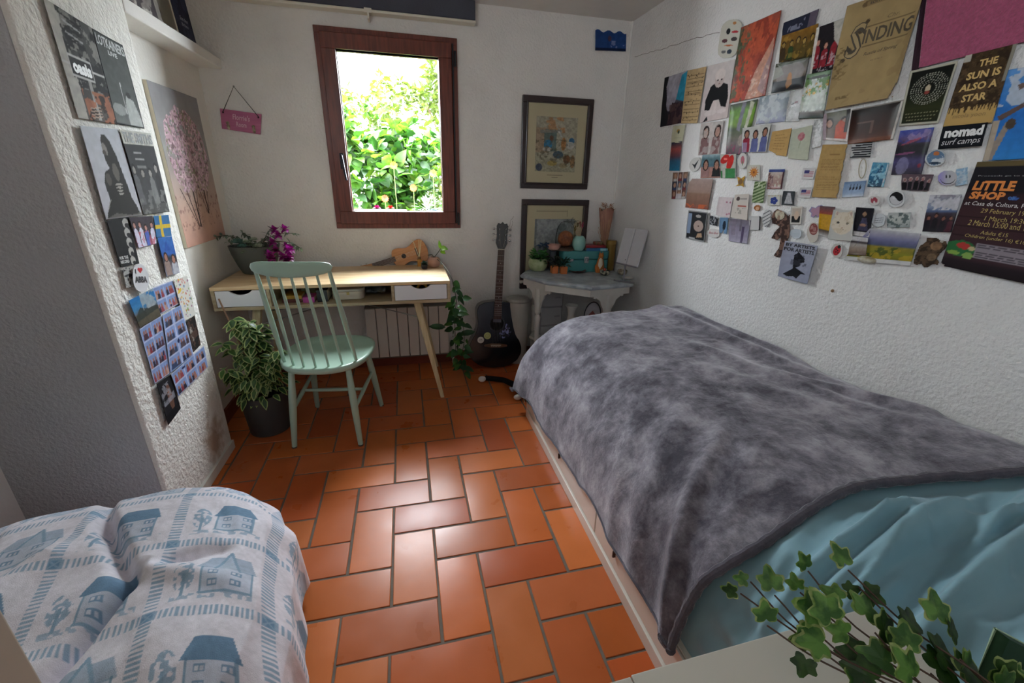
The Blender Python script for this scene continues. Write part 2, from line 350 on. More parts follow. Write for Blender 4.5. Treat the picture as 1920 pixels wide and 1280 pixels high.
# herringbone floor: every tile modelled, grout bed below
A = .15455; OX, OY = -.1263, 1.5212; GAP = .0042
m = mat('terracotta_tiles', 'b0582c', .33, spec=.28); nt = m.node_tree; b = nt.nodes['Principled BSDF']
at = nt.nodes.new('ShaderNodeAttribute'); at.attribute_name = 'Col'; tc = nt.nodes.new('ShaderNodeTexCoord')
n = nt.nodes.new('ShaderNodeTexNoise'); n.inputs['Scale'].default_value = 9; n.inputs['Detail'].default_value = 6; nt.links.new(tc.outputs['Object'], n.inputs['Vector'])
r = nt.nodes.new('ShaderNodeValToRGB'); r.color_ramp.elements[0].position = .3; r.color_ramp.elements[0].color = (.93, .915, .90, 1); r.color_ramp.elements[1].position = .7; r.color_ramp.elements[1].color = (1.04, 1.03, 1.03, 1)
mx = nt.nodes.new('ShaderNodeMix'); mx.data_type = 'RGBA'; mx.blend_type = 'MULTIPLY'; mx.inputs['Factor'].default_value = 1
nt.links.new(n.outputs['Fac'], r.inputs['Fac']); nt.links.new(at.outputs['Color'], mx.inputs['A']); nt.links.new(r.outputs['Color'], mx.inputs['B']); nt.links.new(mx.outputs['Result'], b.inputs['Base Color'])
rr = nt.nodes.new('ShaderNodeMapRange'); rr.inputs['To Min'].default_value = .2; rr.inputs['To Max'].default_value = .42; nt.links.new(n.outputs['Fac'], rr.inputs['Value']); nt.links.new(rr.outputs['Result'], b.inputs['Roughness'])
bp = nt.nodes.new('ShaderNodeBump'); bp.inputs['Strength'].default_value = .25; bp.inputs['Distance'].default_value = .004; nt.links.new(n.outputs['Fac'], bp.inputs['Height']); nt.links.new(bp.outputs['Normal'], b.inputs['Normal'])
mb = MB(); cols = []; base = ['b8602e', 'be6630', 'b05a2e', 'c26c38', 'b86236', 'ac5228']
rf = random.Random(11)
def tile(x0, x1, y0, y1):
    if x1 < -1.5 or x0 > 1.65 or y0 > YB+.1 or y1 < YR-.2: return
    g = GAP; j = [rf.uniform(-.0016, .0016) for _ in range(4)]
    x0 += g + j[0]; x1 -= g + j[1]; y0 += g + j[2]; y1 -= g + j[3]; cx, cy = (x0+x1)/2, (y0+y1)/2; an = rf.uniform(-.006, .006); h = rf.uniform(-.0006, 0)
    v = []
    for ins, z in ((0, -.005), (0, -.0022), (.0018, -.0006), (.007, h)):
        for sx, sy in ((x0+ins, y0+ins), (x1-ins, y0+ins), (x1-ins, y1-ins), (x0+ins, y1-ins)):
            dx, dy = sx-cx, sy-cy; v.append((cx+dx-dy*an, cy+dy+dx*an, z))
    f = [(12, 13, 14, 15)] + [(4*k+i, 4*k+(i+1) % 4, 4*k+4+(i+1) % 4, 4*k+4+i) for k in range(3) for i in range(4)]
    mb.add(v, f); c = lin(rf.choice(base)); q = rf.uniform(.85, 1.15); cols.extend([[c[0]*q, c[1]*q, c[2]*q, 1]] * 16)
for i in range(-16, 18):
    for jj in range(-24, 16):
        if (i + jj) % 4 == 0: tile(OX+i*A, OX+(i+2)*A, OY+(jj-1)*A, OY+jj*A)
        if (i + jj) % 4 == 3: tile(OX+i*A, OX+(i+1)*A, OY+(jj-2)*A, OY+jj*A)
fl = struct(mb, 'floor', m, smooth=True, sharp=25, colors=cols, fixn=False)
mb = MB(); mb.box(-1.6, XR+.1, YR-.2, YB+.1, -.12, -.0032); g = mb.build('grout', mat('grout', '6e6256', .9, var=.25, vscale=20), fl, smooth=False)

# ================================================================== WINDOW
WOOD = mat('mahogany_profile', '783a2c', .38, col2='5a2a20', vscale=5, stretch=(18, 18, 1.5), coat=.15)
x0, x1, z0, z1 = -.441, .364, .995, 2.102
def frame_mb(mb, x0, x1, z0, z1, wd, y0, y1):
    mb.box(x0, x1, y0, y1, z1-wd, z1); mb.box(x0, x1, y0, y1, z0, z0+wd); mb.box(x0, x0+wd, y0, y1, z0+wd, z1-wd); mb.box(x1-wd, x1, y0, y1, z0+wd, z1-wd); return mb
fr = struct(frame_mb(MB(), x0, x1, z0, z1, .036, YB-.016, YB+.06), 'window_1', WOOD, bevel=.003)
sash = frame_mb(MB(), x0+.03, x1-.037, z0+.03, z1-.03, .079, YB-.034, YB+.055)
frame_mb(sash, x0+.1, x1-.107, z0+.1, z1-.1, .009, YB-.027, YB+.03)
# mitre lines of the sash corners
o = sash.build('sash', WOOD, fr, smooth=False, bevel=.004)
mb = MB(); mb.box(x0+.1, x1-.1, YB+.012, YB+.018, z0+.1, z1-.1); mb.build('pane', glass('pane_glass'), fr, smooth=False)
mb = MB(); mb.box(-.372, -.348, YB-.046, YB-.034, 1.355, 1.445); mb.tube([(-.36, YB-.04, 1.43), (-.36, YB-.068, 1.43), (-.356, YB-.072, 1.40), (-.343, YB-.072, 1.29)], [.008, .008, .0085, .006], 10)
mb.build('handle', mat('dark_handle', '23252c', .3, .6), fr, bevel=.002)
mb = MB()
for z in (1.06, 1.99): mb.tube([(.348, YB-.04, z-.04), (.348, YB-.04, z+.04)], .007, 10)
mb.box(.3315, .3395, YB-.03, YB-.012, 1.03, 2.07); mb.build('hinge', mat('black_seal', '17151a', .5), fr)
mb = MB(); mb.prism([(-.42, YB+.05), (.343, YB+.05), (.343, YB+.33), (-.42, YB+.33)], 1.0, 1.014); struct(mb, 'trim_2', mat('outer_sill', '5c5046', .7))
# added unseen window behind the camera, lets in fill daylight on the right wall
f2 = struct(frame_mb(MB(), 0, .6, 1.55, 2.15, .06, 0, .05), 'added_fill_window', WOOD, bevel=.003); f2.matrix_world = Matrix.Translation((XN-.08, -.5, 0)) @ Matrix.Rotation(-PI/2, 4, 'Z')
# roller blind cassette over the window
BL = thing('roller_blind', 'slate grey rolled window blind across the top of the window wall', 'blind', (-.2, YB, 2.2))
mb = MB(); mb.box(-1.0, .470, YB-.062, YB-.002, 2.186, 2.286); mb.build('cassette', mat('slate_fabric', '4a4c58', .8, var=.15, vscale=6, bump=.2, bscale=200), BL, world=True, bevel=.006)
mb = MB(); mb.box(-1.0, .472, YB-.066, YB-.002, 2.172, 2.186); mb.build('bottom_rail', mat('rail_white', 'd8d4c6', .5), BL, world=True, bevel=.003)
mb = MB(); mb.box(-.155, -.115, YB-.072, YB-.066, 2.168, 2.19); mb.box(-.14, -.13, YB-.07, YB-.004, 2.14, 2.172); mb.build('bracket', MATS['rail_white'], BL, world=True)
# crack lines on the plaster of the right wall
mb = MB(); pr = bez([hit(x, y, 0, XR-.0005) for x, y in ((1190, 106), (1240, 92), (1290, 76), (1350, 60))], 10); pr = [p + Vector((0, rnd.uniform(-.004, .004), rnd.uniform(-.004, .004))) for p in pr]
mb.tube(pr, .0012, 5); struct(mb, 'trim_3', mat('crack_line', '6a645e', .9))
mb = MB(); mb.tube([(XR-.004, YB-.004, 1.2), (XR-.006, YB-.006, 1.75), (XR-.004, YB-.004, ZC)], .007, 8); struct(mb, 'trim_4', SMOOTH)

# ================================================================== OUTSIDE
def bush(name, label, cat, c, rad, n, L, Wd, mats, seed, trunk=True, group=None, shape=None):
    r = random.Random(seed); root = thing(name, label, cat, (c[0], c[1], 0), group=group); mbs = [MB() for _ in mats]
    for i in range(n):
        while True:
            d = Vector((r.gauss(0, 1), r.gauss(0, 1), r.gauss(0, 1))).normalized()
            if d.y < .5: break
        k = r.uniform(.55, 1) ** .5; lump = 1 + .22 * math.sin(5*d.x+seed) * math.cos(4*d.z+seed) + .12 * math.sin(11*d.x + 7*d.z)
        p = Vector((c[0]+d.x*rad[0]*k*lump, c[1]+d.y*rad[1]*k*lump, c[2]+d.z*rad[2]*k*lump))
        if p.z < .05: continue
        dd = (d + Vector((r.gauss(0, .8), r.gauss(0, .8), r.gauss(0, .8) - .3)))
        s = r.uniform(.6, 1.25); r.choice(mbs).leaf(p, dd, L*s, Wd*s, up=(r.gauss(0, .6), r.gauss(0, .6), 1), droop=.3, shape=shape)
    for q, mm in zip(mbs, mats): q.build('foliage', mm, root, world=True)
    if trunk:
        t = MB()
        for k in range(5):
            a = r.uniform(0, 6.28); t.tube(bez([(c[0], c[1], 0), (c[0]+.1*math.cos(a), c[1]+.1*math.sin(a), c[2]*.5), (c[0]+rad[0]*.7*math.cos(a), c[1]+rad[1]*.5*math.sin(a), c[2]+rad[2]*.5*r.random())], 5), [.03*(1-.055*i) for i in range(11)], 6)
        t.build('trunk', mat('bark', '6a5540', .9, var=.3), root, world=True)
    return root
LG = [leafmat('lime_leaf', '3c6418', '264a10', .5), leafmat('bright_leaf', '56741c', '365a12', .5), leafmat('deep_leaf', '234614', '16340e', .4)]
YG = [leafmat('olive_leaf', '48561a', '364612', .5), leafmat('gold_leaf', '525e20', '3e4e18', .5)]
heart = [(0, .05), (.1, .75), (.3, 1), (.6, .8), (.85, .35), (1, .02)]
bush('climbing_bush', 'lime green big-leaved bush filling the left of the window view', 'bush', (-.75, 5.0, 1.05), (1.15, .8, 1.02), 4200, .13, .10, LG, 3, shape=heart)
bush('climbing_bush', 'green leafy bush low in the right of the window view', 'bush', (.55, 4.7, .75), (.95, .7, .90), 3600, .11, .085, LG, 9, shape=heart)
bush('pale_tree', 'pale yellow-green feathery tree rising behind the bushes at the right of the window', 'tree', (1.15, 7.4, 1.45), (1.5, 1.0, 1.7), 11000, .12, .055, YG, 5)
bush('pale_tree', 'small yellow-green treetop peeking over the bushes in the middle of the window', 'tree', (-.3, 8.6, 1.2), (1.2, .8, 1.3), 5200, .13, .06, YG + LG[:1], 6)
gm = MB(); gm.box(-6, 8, YB+T+.01, 16, -.3, -.02); o = gm.build('ground', mat('garden_soil', '1c200c', .9, var=.4), smooth=False); o['kind'] = 'structure'
rr2 = random.Random(4)
for k, (px, py, col, nm) in enumerate([(722, 372, 'c8502a', 'orange flower standing among the leaves, left of the window view'), (775, 352, 'c86428', 'small orange flower lower right in the window view'), (738, 310, 'd8c020', 'yellow flower in the middle of the window view'), (812, 325, 'd8cc28', 'yellow flower at the right edge of the window view')]):
    p = hit(px, py, 1, 3.92); root = thing('garden_flower', nm, 'flower', tuple(p), group=None); mb = MB()
    for q in range(12):
        a = q / 12 * 2 * PI; mb.leaf(p, (math.cos(a), -.7, math.sin(a)), .035, .022, up=(0, -1, 0))
    mb.build('petals', mat('petal_%d' % k, col, .5), root, world=True); mb = MB(); mb.tube([p, p + np.array([.01, .02, -p[2]+.02])], .003, 6); mb.build('stem', mat('stem_green', '5a7a30', .6), root, world=True)
# window box on the outer sill
wb = thing('window_box', 'dark red planter rim along the outer window sill', 'planter', (-.15, 3.24, 1.014))
mb = MB(); mb.box(-.36, .0, 3.2, 3.3, 1.014, 1.09); mb.box(-.368, .008, 3.192, 3.308, 1.084, 1.098); mb.build('trough', mat('dark_red_plastic', '7a2232', .5), wb, world=True, bevel=.004)
mb = MB(); mb.box(-.352, -.008, 3.208, 3.292, 1.07, 1.1); mb.build('soil', mat('potting_soil', '2e241c', .95, var=.3), wb, world=True)
for k, (x, col, lb) in enumerate([(-.19, 'c02a86', 'magenta blossom on the planter outside the window'), (-.10, 'c03a30', 'red blossom on the planter outside the window')]):
    t = thing('blossom', lb, 'flower', (x, 3.22, 1.1)); mb = MB()
    for q in range(14):
        a = q / 14 * 2 * PI; mb.leaf((x, 3.2, 1.112), (math.cos(a), -.4, abs(math.sin(a))*.6+.1), .03, .022)
    mb.build('petals', mat('blossom_%d' % k, col, .5), t, world=True)
t = thing('flower_pot', 'blue-grey pot with silvery leaves outside the window at the right', 'pot', (.2, 3.25, 1.014)); mb = MB(); mb.lathe([(.035, 0), (.05, .08), (.053, .085), (.045, .085), (.04, .07)], 20, (.2, 3.25, 1.014)); mb.build('pot', mat('blue_grey_pot', '52648a', .5), t, world=True)
mb = MB()
for q in range(160):
    a = rr2.uniform(0, 6.28); e = rr2.uniform(0, 1.3); d = Vector((math.cos(a)*math.cos(e), math.sin(a)*math.cos(e)*.6, math.sin(e))); mb.leaf(Vector((.16, 3.25, 1.09)) + d*rr2.uniform(.02, .09)*Vector((1.4, 1, .6)).length*.6, d, .03, .014)
mb.build('leaves', leafmat('silver_leaf', 'a8b898', '88a078', .3), t, world=True)

# ================================================================== DESK
def on(px, py, z):
    p = hit(px, py, 2, z); return float(p[0]), float(p[1])
def wpx(n, x, y, z):
    c = RC.T @ np.array([x, y, z - CAMH]); return n * -c[2] / FPX
def pj(x, y, z):
    c = RC.T @ np.array([x, y, z - CAMH]); return 960 + FPX*c[0]/-c[2], 640 - FPX*c[1]/-c[2]
OAK = mat('pale_oak', 'dcc49c', .42, col2='c4a070', vscale=3.2, stretch=(1.2, 14, 14), coat=.15); OAKE = mat('oak_edge', 'b4a488', .5, col2='a08c6c', vscale=4, stretch=(2, 12, 12))
DWHITE = mat('drawer_white', 'dcdde2', .4); DARKIN = mat('drawer_inside_brown', '4a4238', .7)  # DARKIN: dark brown for the inside of the drawers
dx0, dx1, dy0, dy1, dz0, dz1 = -1.02, .228, 2.47, 2.985, .628, .757
DK = thing('desk', 'pale oak writing desk with two white drawers and splayed legs under the window', 'desk', (-.4, 2.72, 0))
mb = MB(); mb.box(dx0, dx1, dy0, dy1, dz1-.018, dz1); mb.build('desktop', OAK, DK, world=True, bevel=.002)
mb = MB(); mb.box(dx0, dx1, dy0+.002, dy1, dz0, dz0+.018); mb.box(dx0, dx0+.018, dy0+.002, dy1, dz0+.018, dz1-.018); mb.box(dx1-.018, dx1, dy0+.002, dy1, dz0+.018, dz1-.018)
mb.box(-.755, -.739, dy0+.002, dy1, dz0+.018, dz1-.018); mb.box(-.108, -.092, dy0+.002, dy1, dz0+.018, dz1-.018); mb.box(dx0+.018, dx1-.018, dy1-.01, dy1, dz0+.018, dz1-.018)
mb.build('carcass', OAKE, DK, world=True, bevel=.0015)
def drawer(x0, x1, inside=None):
    za, zb = dz0+.021, dz1-.021; n = 14; xc = (x0+x1)/2; hw = .055; top = [(x0, zb), (xc-hw-.02, zb)]
    for k in range(n+1):
        t = k/n; x = xc-hw+2*hw*t; top.append((x, zb - .024*math.sin(PI*t)**.7))
    top += [(xc+hw+.02, zb), (x1, zb)]
    mb = MB(); mb.prism([(x0, za), (x1, za)] + top[::-1], dy0+.003, dy0+.018, axis=1); d = mb.build('drawer', DWHITE, DK, world=True, smooth=False, bevel=.001)
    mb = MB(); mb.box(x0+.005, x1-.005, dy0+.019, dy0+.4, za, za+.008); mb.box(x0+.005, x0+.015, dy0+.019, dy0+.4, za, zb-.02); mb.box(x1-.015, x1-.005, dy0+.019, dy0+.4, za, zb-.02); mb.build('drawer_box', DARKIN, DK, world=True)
drawer(dx0+.0205, -.7575); drawer(-.0895, dx1-.0205)
LEGM = mat('pale_leg_wood', 'd0c09c', .5, col2='bca880', vscale=5, stretch=(14, 14, 1))
for (tx, ty, fx, fy) in ((.03, 2.55, .157, 2.468), (.03, 2.90, .157, 2.96), (-.835, 2.55, -.93, 2.468), (-.835, 2.90, -.93, 2.96)):
    mb = MB(); v = []
    for z, h, cx, cy in ((0, .012, fx, fy), (dz0, .021, tx, ty)): v += [(cx-h, cy-h, z), (cx+h, cy-h, z), (cx+h, cy+h, z), (cx-h, cy+h, z)]
    mb.add(v, [(3, 2, 1, 0), (4, 5, 6, 7), (0, 1, 5, 4), (1, 2, 6, 5), (2, 3, 7, 6), (3, 0, 4, 7)]); mb.build('leg', LEGM, DK, world=True, bevel=.003)
mb = MB(); cx, cy, cz = -.405, 2.74, .60
for sx in (-1, 1):
    for sy in (-1, 1): mb.tube([(cx, cy, cz), (cx + sx*.475, cy + sy*.16, .5)], .0035, 8)
mb.ball((cx, cy, cz), .013, sz=.5); mb.build('cross_brace', mat('brace_metal', '8e8c88', .35, .8), DK, world=True)
# things inside the desk's open compartment
SH = dz0 + .018
def simple(name, label, cat, loc, pname, mb, m, group=None, **k):
    t = thing(name, label, cat, loc, group=group); mb.build(pname, m, t, world=True, **k); return t
def rbox(cx, cy, z0, sx, sy, h, r, n=6, top=None):
    p = []
    for (ax, ay, a0) in ((1, 1, 0), (-1, 1, 90), (-1, -1, 180), (1, -1, 270)):
        for k in range(n+1):
            a = math.radians(a0 + 90*k/n); p.append((cx + ax*(sx/2-r) + r*math.cos(a), cy + ay*(sy/2-r) + r*math.sin(a)))
    return p
t = thing('storage_tin', 'cream rounded tin box in the open shelf of the desk', 'box', (-.355, 2.62, SH))
mb = MB(); mb.prism(rbox(-.355, 2.62, 0, .175, .15, 0, .04), SH, SH+.046); mb.build('body', mat('cream_tin', 'cfc4b4', .4), t, world=True, bevel=.004)
mb = MB(); mb.prism(rbox(-.355, 2.62, 0, .179, .154, 0, .042), SH+.0465, SH+.062); mb.build('lid', mat('cream_lid', 'c4bcb0', .4), t, world=True, bevel=.005)
mb = MB(); mb.box(-.36, -.345, 2.542, 2.546, SH+.03, SH+.045); mb.build('clasp', mat('brass', 'a08850', .3, .8), t, world=True)
def book(name, label, x0, x1, y0, y1, z, h, col, spine='-y', R=None):
    t = thing(name, label, 'book', ((x0+x1)/2, (y0+y1)/2, z)); mb = MB(); mb.box(x0, x1, y0, y1, z, z+.002); mb.box(x0, x1, y0, y1, z+h-.002, z+h); mb.box(x0, x1, y0, y0+.002, z+.002, z+h-.002)
    mb.build('cover', mat('cover_'+col, col, .45), t, world=True); mb = MB(); mb.box(x0+.003, x1-.003, y0+.002, y1-.003, z+.002, z+h-.002); mb.build('pages', mat('pages', 'd8d0bc', .9), t, world=True); return t
book('book', 'small dark red book lying at the bottom left of the desk shelf', -.70, -.60, 2.53, 2.66, SH, .018, '5a2420')
book('book', 'yellow-edged book lying on the dark red book in the desk shelf', -.695, -.60, 2.54, 2.67, SH+.018, .018, 'b89030')
book('book', 'olive green book lying behind in the desk shelf', -.62, -.54, 2.64, 2.76, SH, .07, '6a6c48')
book('book', 'magenta covered notebook lying in the desk shelf beside the yellow one', -.59, -.53, 2.515, 2.62, SH, .03, 'a8408c')
book('book', 'black notebook stack standing left of the cream tin', -.515, -.46, 2.52, 2.70, SH, .066, '1e1e24')
t = thing('paper_pile', 'crumpled pale papers and wrapping in the right of the desk shelf', 'paper', (-.2, 2.68, SH)); mb = MB(); r9 = random.Random(3)
for k in range(7):
    cx, cy = -.215 + r9.uniform(-.05, .05), 2.68 + r9.uniform(-.06, .08); s = r9.uniform(.04, .065); sd = r9.randint(0, 99); a0 = r9.uniform(-.7, .7)
    mb.grid(lambda u, v: (cx + (u-.5)*2*s*math.cos(a0) - (v-.5)*s*math.sin(a0), cy + (u-.5)*s*math.sin(a0) + (v-.5)*2*s*math.cos(a0), SH + .006 + .008*k*.8 + .022*float(vn(u*5+k, v*5, sd))), 9, 9)
mb.build('sheets', mat('wrapping_paper', '8c94a0', .6, col2='4a5260', vscale=14), t, world=True, solid=.0006, smooth=False)
t = thing('wrapped_sweets', 'yellow-green ring-shaped thing seen through the right drawer cut-out', 'trinket', (.065, 2.53, .65)); mb = MB()
mb.tube([(.068+.03*math.cos(a/8*PI), 2.525, .69+.042*math.sin(a/8*PI)) for a in range(17)], .008, 8); mb.build('ring', mat('lime_plastic', 'a0a828', .4, col2='c87830', vscale=20), t, world=True)

# ================================================================== RADIATOR
RD = thing('radiator', 'off-white ribbed panel radiator on the wall under the desk', 'radiator', (-.05, 3.0, .095))
RM = mat('radiator_enamel', 'cdc6bc', .4)
x = -.318; k = 0
while x < .24:
    mb = MB(); mb.box(x+.002, x+.069, 2.945, 2.962, .105, .468); mb.build('fin', RM, RD, world=True, bevel=.004); x += .0715; k += 1
mb = MB(); mb.box(-.312, x-.003, 2.963, 3.03, .12, .455); mb.box(-.318, x, 2.95, 3.035, .455, .474); mb.box(-.318, x, 2.95, 3.035, .095, .108)
mb.build('back_panel', mat('radiator_gap', '6e675e', .6), RD, world=True, bevel=.002)
mb = MB(); mb.tube([(x+.01, 3.0, .13), (x+.03, 3.0, .13), (x+.03, 3.0, 0.0)], .008, 8); mb.tube([(x+.03, 3.0, .12), (x+.03, 3.0, .17)], .016, 10); mb.build('valve', mat('valve_white', 'd0ccc2', .4), RD, world=True)

# ================================================================== CHAIR
MINT = mat('mint_paint', 'a4c0ae', .32, var=.06, vscale=10, coat=.25)
CH = thing('chair', 'mint green spindle-back wooden chair facing the desk', 'chair', (-.44, 2.25, 0), rz=-.13)
def seat_outline(s=1.0, n=64):
    p = []
    for k in range(n):
        a = 2*PI*k/n; c, q = math.cos(a), math.sin(a); e = 2/2.7
        x = .222*abs(c)**e*(1 if c >= 0 else -1); y = .245*abs(q)**e*(1 if q >= 0 else -1); x *= (1 + .06*q)
        if q < 0: x *= (1 - .05*abs(q)); 
        p.append((x*s, y*s))
    return p
mb = MB(); v = []; f = []; n = 64
rings = [(.90, .418), (.97, .423), (1.0, .434), (1.0, .446), (.985, .453), (.93, .454), (.8, .448), (.5, .442), (.2, .441), (.01, .441)]
for s, z in rings: v += [(x, y, z) for x, y in seat_outline(s)]
for i in range(len(rings)-1):
    for j in range(n): f.append((i*n+j, i*n+(j+1) % n, (i+1)*n+(j+1) % n, (i+1)*n+j))
f.append(tuple(reversed(range(n)))); f.append(tuple(range((len(rings)-1)*n, len(rings)*n))); mb.add(v, f); mb.build('seat', MINT, CH, sharp=60)
LT = {'bl': ((-.135, -.165, .425), (-.168, -.208, 0)), 'br': ((.135, -.165, .425), (.165, -.212, 0)), 'fl': ((-.150, .15, .425), (-.185, .215, 0)), 'fr': ((.150, .15, .425), (.198, .205, 0))}
def lerp(a, b, t): return tuple(a[i]+(b[i]-a[i])*t for i in range(3))
for k, (a, b) in LT.items():
    mb = MB(); ts = [0, .15, .35, .55, .8, 1]; mb.tube([lerp(a, b, t) for t in ts], [.014, .0155, .0185, .0175, .0145, .0125], 16); lg = mb.build('leg', MINT, CH)
    mb = MB(); mb.lathe([(.0128, 0), (.0132, .008)], 14, (b[0], b[1], 0)); mb.build('foot_pad', mat('brown_pad', '4a3a30', .7), lg)
for s in ('l', 'r'):
    a = lerp(*LT['b'+s], .52); b = lerp(*LT['f'+s], .42); mb = MB(); mb.tube([a, lerp(a, b, .25), lerp(a, b, .5), lerp(a, b, .75), b], [.0075, .0095, .011, .0095, .0075], 12); mb.build('stretcher', MINT, CH)
    if s == 'l': m1 = lerp(a, b, .5)
    else: m2 = lerp(a, b, .5)
mb = MB(); mb.tube([m1, lerp(m1, m2, .25), lerp(m1, m2, .5), lerp(m1, m2, .75), m2], [.0075, .0095, .0105, .0095, .0075], 12); mb.build('stretcher', MINT, CH)
for i in range(7):
    t = (i-3)/3; bx, by = .172*t, -.212 + .075*t*t; tx, ty = .148*t, -.335 + .03*t*t; out = abs(i-3) == 3
    rr = [.0075, .0105, .0125, .010, .008] if out else [.0055, .0065, .0078, .0065, .0055]
    P = [(bx, by, .447), lerp((bx, by, .447), (tx, ty, .945), .2), lerp((bx, by, .447), (tx, ty, .945), .45), lerp((bx, by, .447), (tx, ty, .945), .75), (tx, ty, .945)]
    mb = MB(); mb.tube(P, rr, 12); mb.build('spindle', MINT, CH)
# top rail: bowed board with rounded ends and a curved lower edge
def rail(u, v):
    t = 2*u-1; hw = .166; x = hw*t; e = (1-abs(t)**10); lo = .934 - .016*(1-t*t) + .006*abs(t)**6; hi = .983 - .004*t*t - .008*abs(t)**8
    y = -.342 + .034*t*t; th = .0105*(e**.5 if e > 0 else 0) + .0008; zc, zh = (lo+hi)/2, (hi-lo)/2*(e**.25 if e > 0 else 0) + .0005
    a = 2*PI*v; ca, sa = math.cos(a), math.sin(a)
    return (x, y + th*abs(ca)**.6*(1 if ca >= 0 else -1), zc + zh*abs(sa)**.6*(1 if sa >= 0 else -1))
mb = MB(); mb.grid(rail, 41, 33); mb.build('top_rail', MINT, CH, sharp=70)

# ================================================================== THINGS ON THE DESK
DZ = dz1
t = thing('planter', 'large dark grey oval planter of eucalyptus and magenta flowers on the desk', 'planter', (-.885, 2.84, DZ))
mb = MB(); mb.lathe([(.075, 0), (.085, .004), (.105, .05), (.125, .11), (.135, .158), (.136, .164), (.129, .164), (.12, .12)], 40, (-.885, 2.84, DZ), 1, .75); mb.build('pot', mat('anthracite_pot', '50534e', .6), t, world=True)
mb = MB(); mb.lathe([(.001, .135), (.124, .13)], 30, (-.885, 2.84, DZ), 1, .75, cap=False); mb.build('soil', MATS['potting_soil'], t, world=True)
r = random.Random(21); EU = leafmat('eucalyptus_leaf', '7d8f78', '5a6a5c', .2); EUP = leafmat('purple_grey_leaf', '5c5460', '485a4c', .2)
mb = MB(); st = MB()
sprays = [[(-.92, 2.83, .90), (-.96, 2.82, .96), (-1.0, 2.78, .985), (-1.035, 2.72, .985)], [(-.92, 2.83, .90), (-.95, 2.80, .95), (-.985, 2.76, .95)], [(-.90, 2.84, .9), (-.90, 2.82, .97), (-.92, 2.80, 1.0)], [(-.85, 2.83, .9), (-.80, 2.80, .98), (-.75, 2.78, 1.03)], [(-.85, 2.83, .9), (-.80, 2.78, .96), (-.70, 2.74, 1.0), (-.62, 2.72, 1.0)], [(-.84, 2.8, .9), (-.76, 2.75, .95), (-.66, 2.72, .95), (-.60, 2.70, .92)]]
for s in sprays:
    P = bez(s, 5); st.tube(P, .0018, 5)
    for q in P[2:]:
        for k in range(3): mb.leaf(q, (r.gauss(0, 1), r.gauss(0, 1), r.gauss(.2, .7)), r.uniform(.02, .034), r.uniform(.011, .018), droop=.3)
for k in range(110):
    a = r.uniform(0, 6.28); q = r.random()**.5*.1; mb.leaf((-.87+q*math.cos(a), 2.82+q*math.sin(a)*.8, .895+r.uniform(0, .05)), (math.cos(a), math.sin(a)-.3, r.uniform(0, 1)), r.uniform(.025, .04), .018)
mb.build('foliage', EU, t, world=True); st.build('stems', mat('twig', '4a4034', .8), t, world=True)
def rose(c, rad, n, seed, mname, mt, parent):
    rr_ = random.Random(seed); mb = MB()
    for k in range(n):
        f = k/n; a = k*2.4; e = 1.45 - 1.5*f; d = (math.cos(a)*math.cos(e), math.sin(a)*math.cos(e), math.sin(e)); mb.leaf(c, d, rad*(.45+.55*f), rad*.75, fold=-.3, droop=-.25, shape=[(0, .2), (.3, .8), (.7, 1), (.92, .6), (1, .05)])
    return mb.build(mname, mt, parent, world=True)
AQ = leafmat('sea_green_petal', '7fa89a', '5f8a7c', .2); PW = leafmat('pale_petal', 'b8c4b0', '8c9c84', .2)
for c, rad, mt in (((-.945, 2.77, .945), .04, AQ), ((-.92, 2.755, .925), .03, AQ), ((-.895, 2.77, .945), .03, PW), ((-.835, 2.745, .925), .032, PW), ((-.86, 2.77, .96), .026, PW)): rose(c, rad, 22, int(rad*1e4), 'succulent_rosette', mt, t)
MG = leafmat('magenta_petal', 'b0249a', '7c1460', .35)
mb = MB()
for k in range(15):
    u = r.uniform(0, 1); a = r.uniform(0, 6.28); c = (-.715 + .075*math.cos(a)*u**.5, 2.72 + .05*math.sin(a)*u**.5*1.2 - .02, .945 + .085*math.sin(a*1.7+k)); rr3 = random.Random(k)
    for q in range(11):
        aa = q*2.4; e = 1.3-1.3*q/11; d = Vector((math.cos(aa)*math.cos(e), math.sin(e)*-1, math.sin(aa)*math.cos(e))); mb.leaf(c, d, .034, .026, up=(0, 0, 1), droop=-.2)
mb.build('magenta_blossoms', MG, t, world=True)
# ukulele leaning on the wall
uc = hit(757, 480, 1, 2.99)
UK = thing('ukulele', 'small natural wood ukulele leaning on the wall at the back of the desk', 'ukulele', tuple(uc), rot=(-.16, -math.radians(17), 0))
def uke_half(t):  # t 0..1 along the body from neck end; half width
    pts = [(0, 0), (.015, .03), (.06, .056), (.14, .063), (.25, .061), (.36, .051), (.46, .047), (.56, .054), (.68, .071), (.8, .079), (.9, .073), (.97, .048), (1, 0)]
    return float(np.interp(t, [p[0] for p in pts], [p[1] for p in pts]))
def smooth_outline(half, n=60): 
    ts = [.5-.5*math.cos(PI*i/n) for i in range(n+1)]; hs = [half(t) for t in ts]; hs = [sum(hs[max(0, i-1):i+2])/len(hs[max(0, i-1):i+2]) if 0 < i < n else 0 for i in range(n+1)]
    return ts, hs
ts, hs = smooth_outline(uke_half); Lb = .245; xo = -.078
poly = [(xo+Lb*t, h) for t, h in zip(ts, hs)] + [(xo+Lb*t, -h) for t, h in list(zip(ts, hs))[-2:0:-1]]
mb = MB(); mb.prism(poly, 0, .05, axis=1); mb.build('body', mat('uke_wood', 'c68a52', .4, col2='b87840', vscale=4, stretch=(2, 10, 20), coat=.2), UK, bevel=.003, sharp=30)
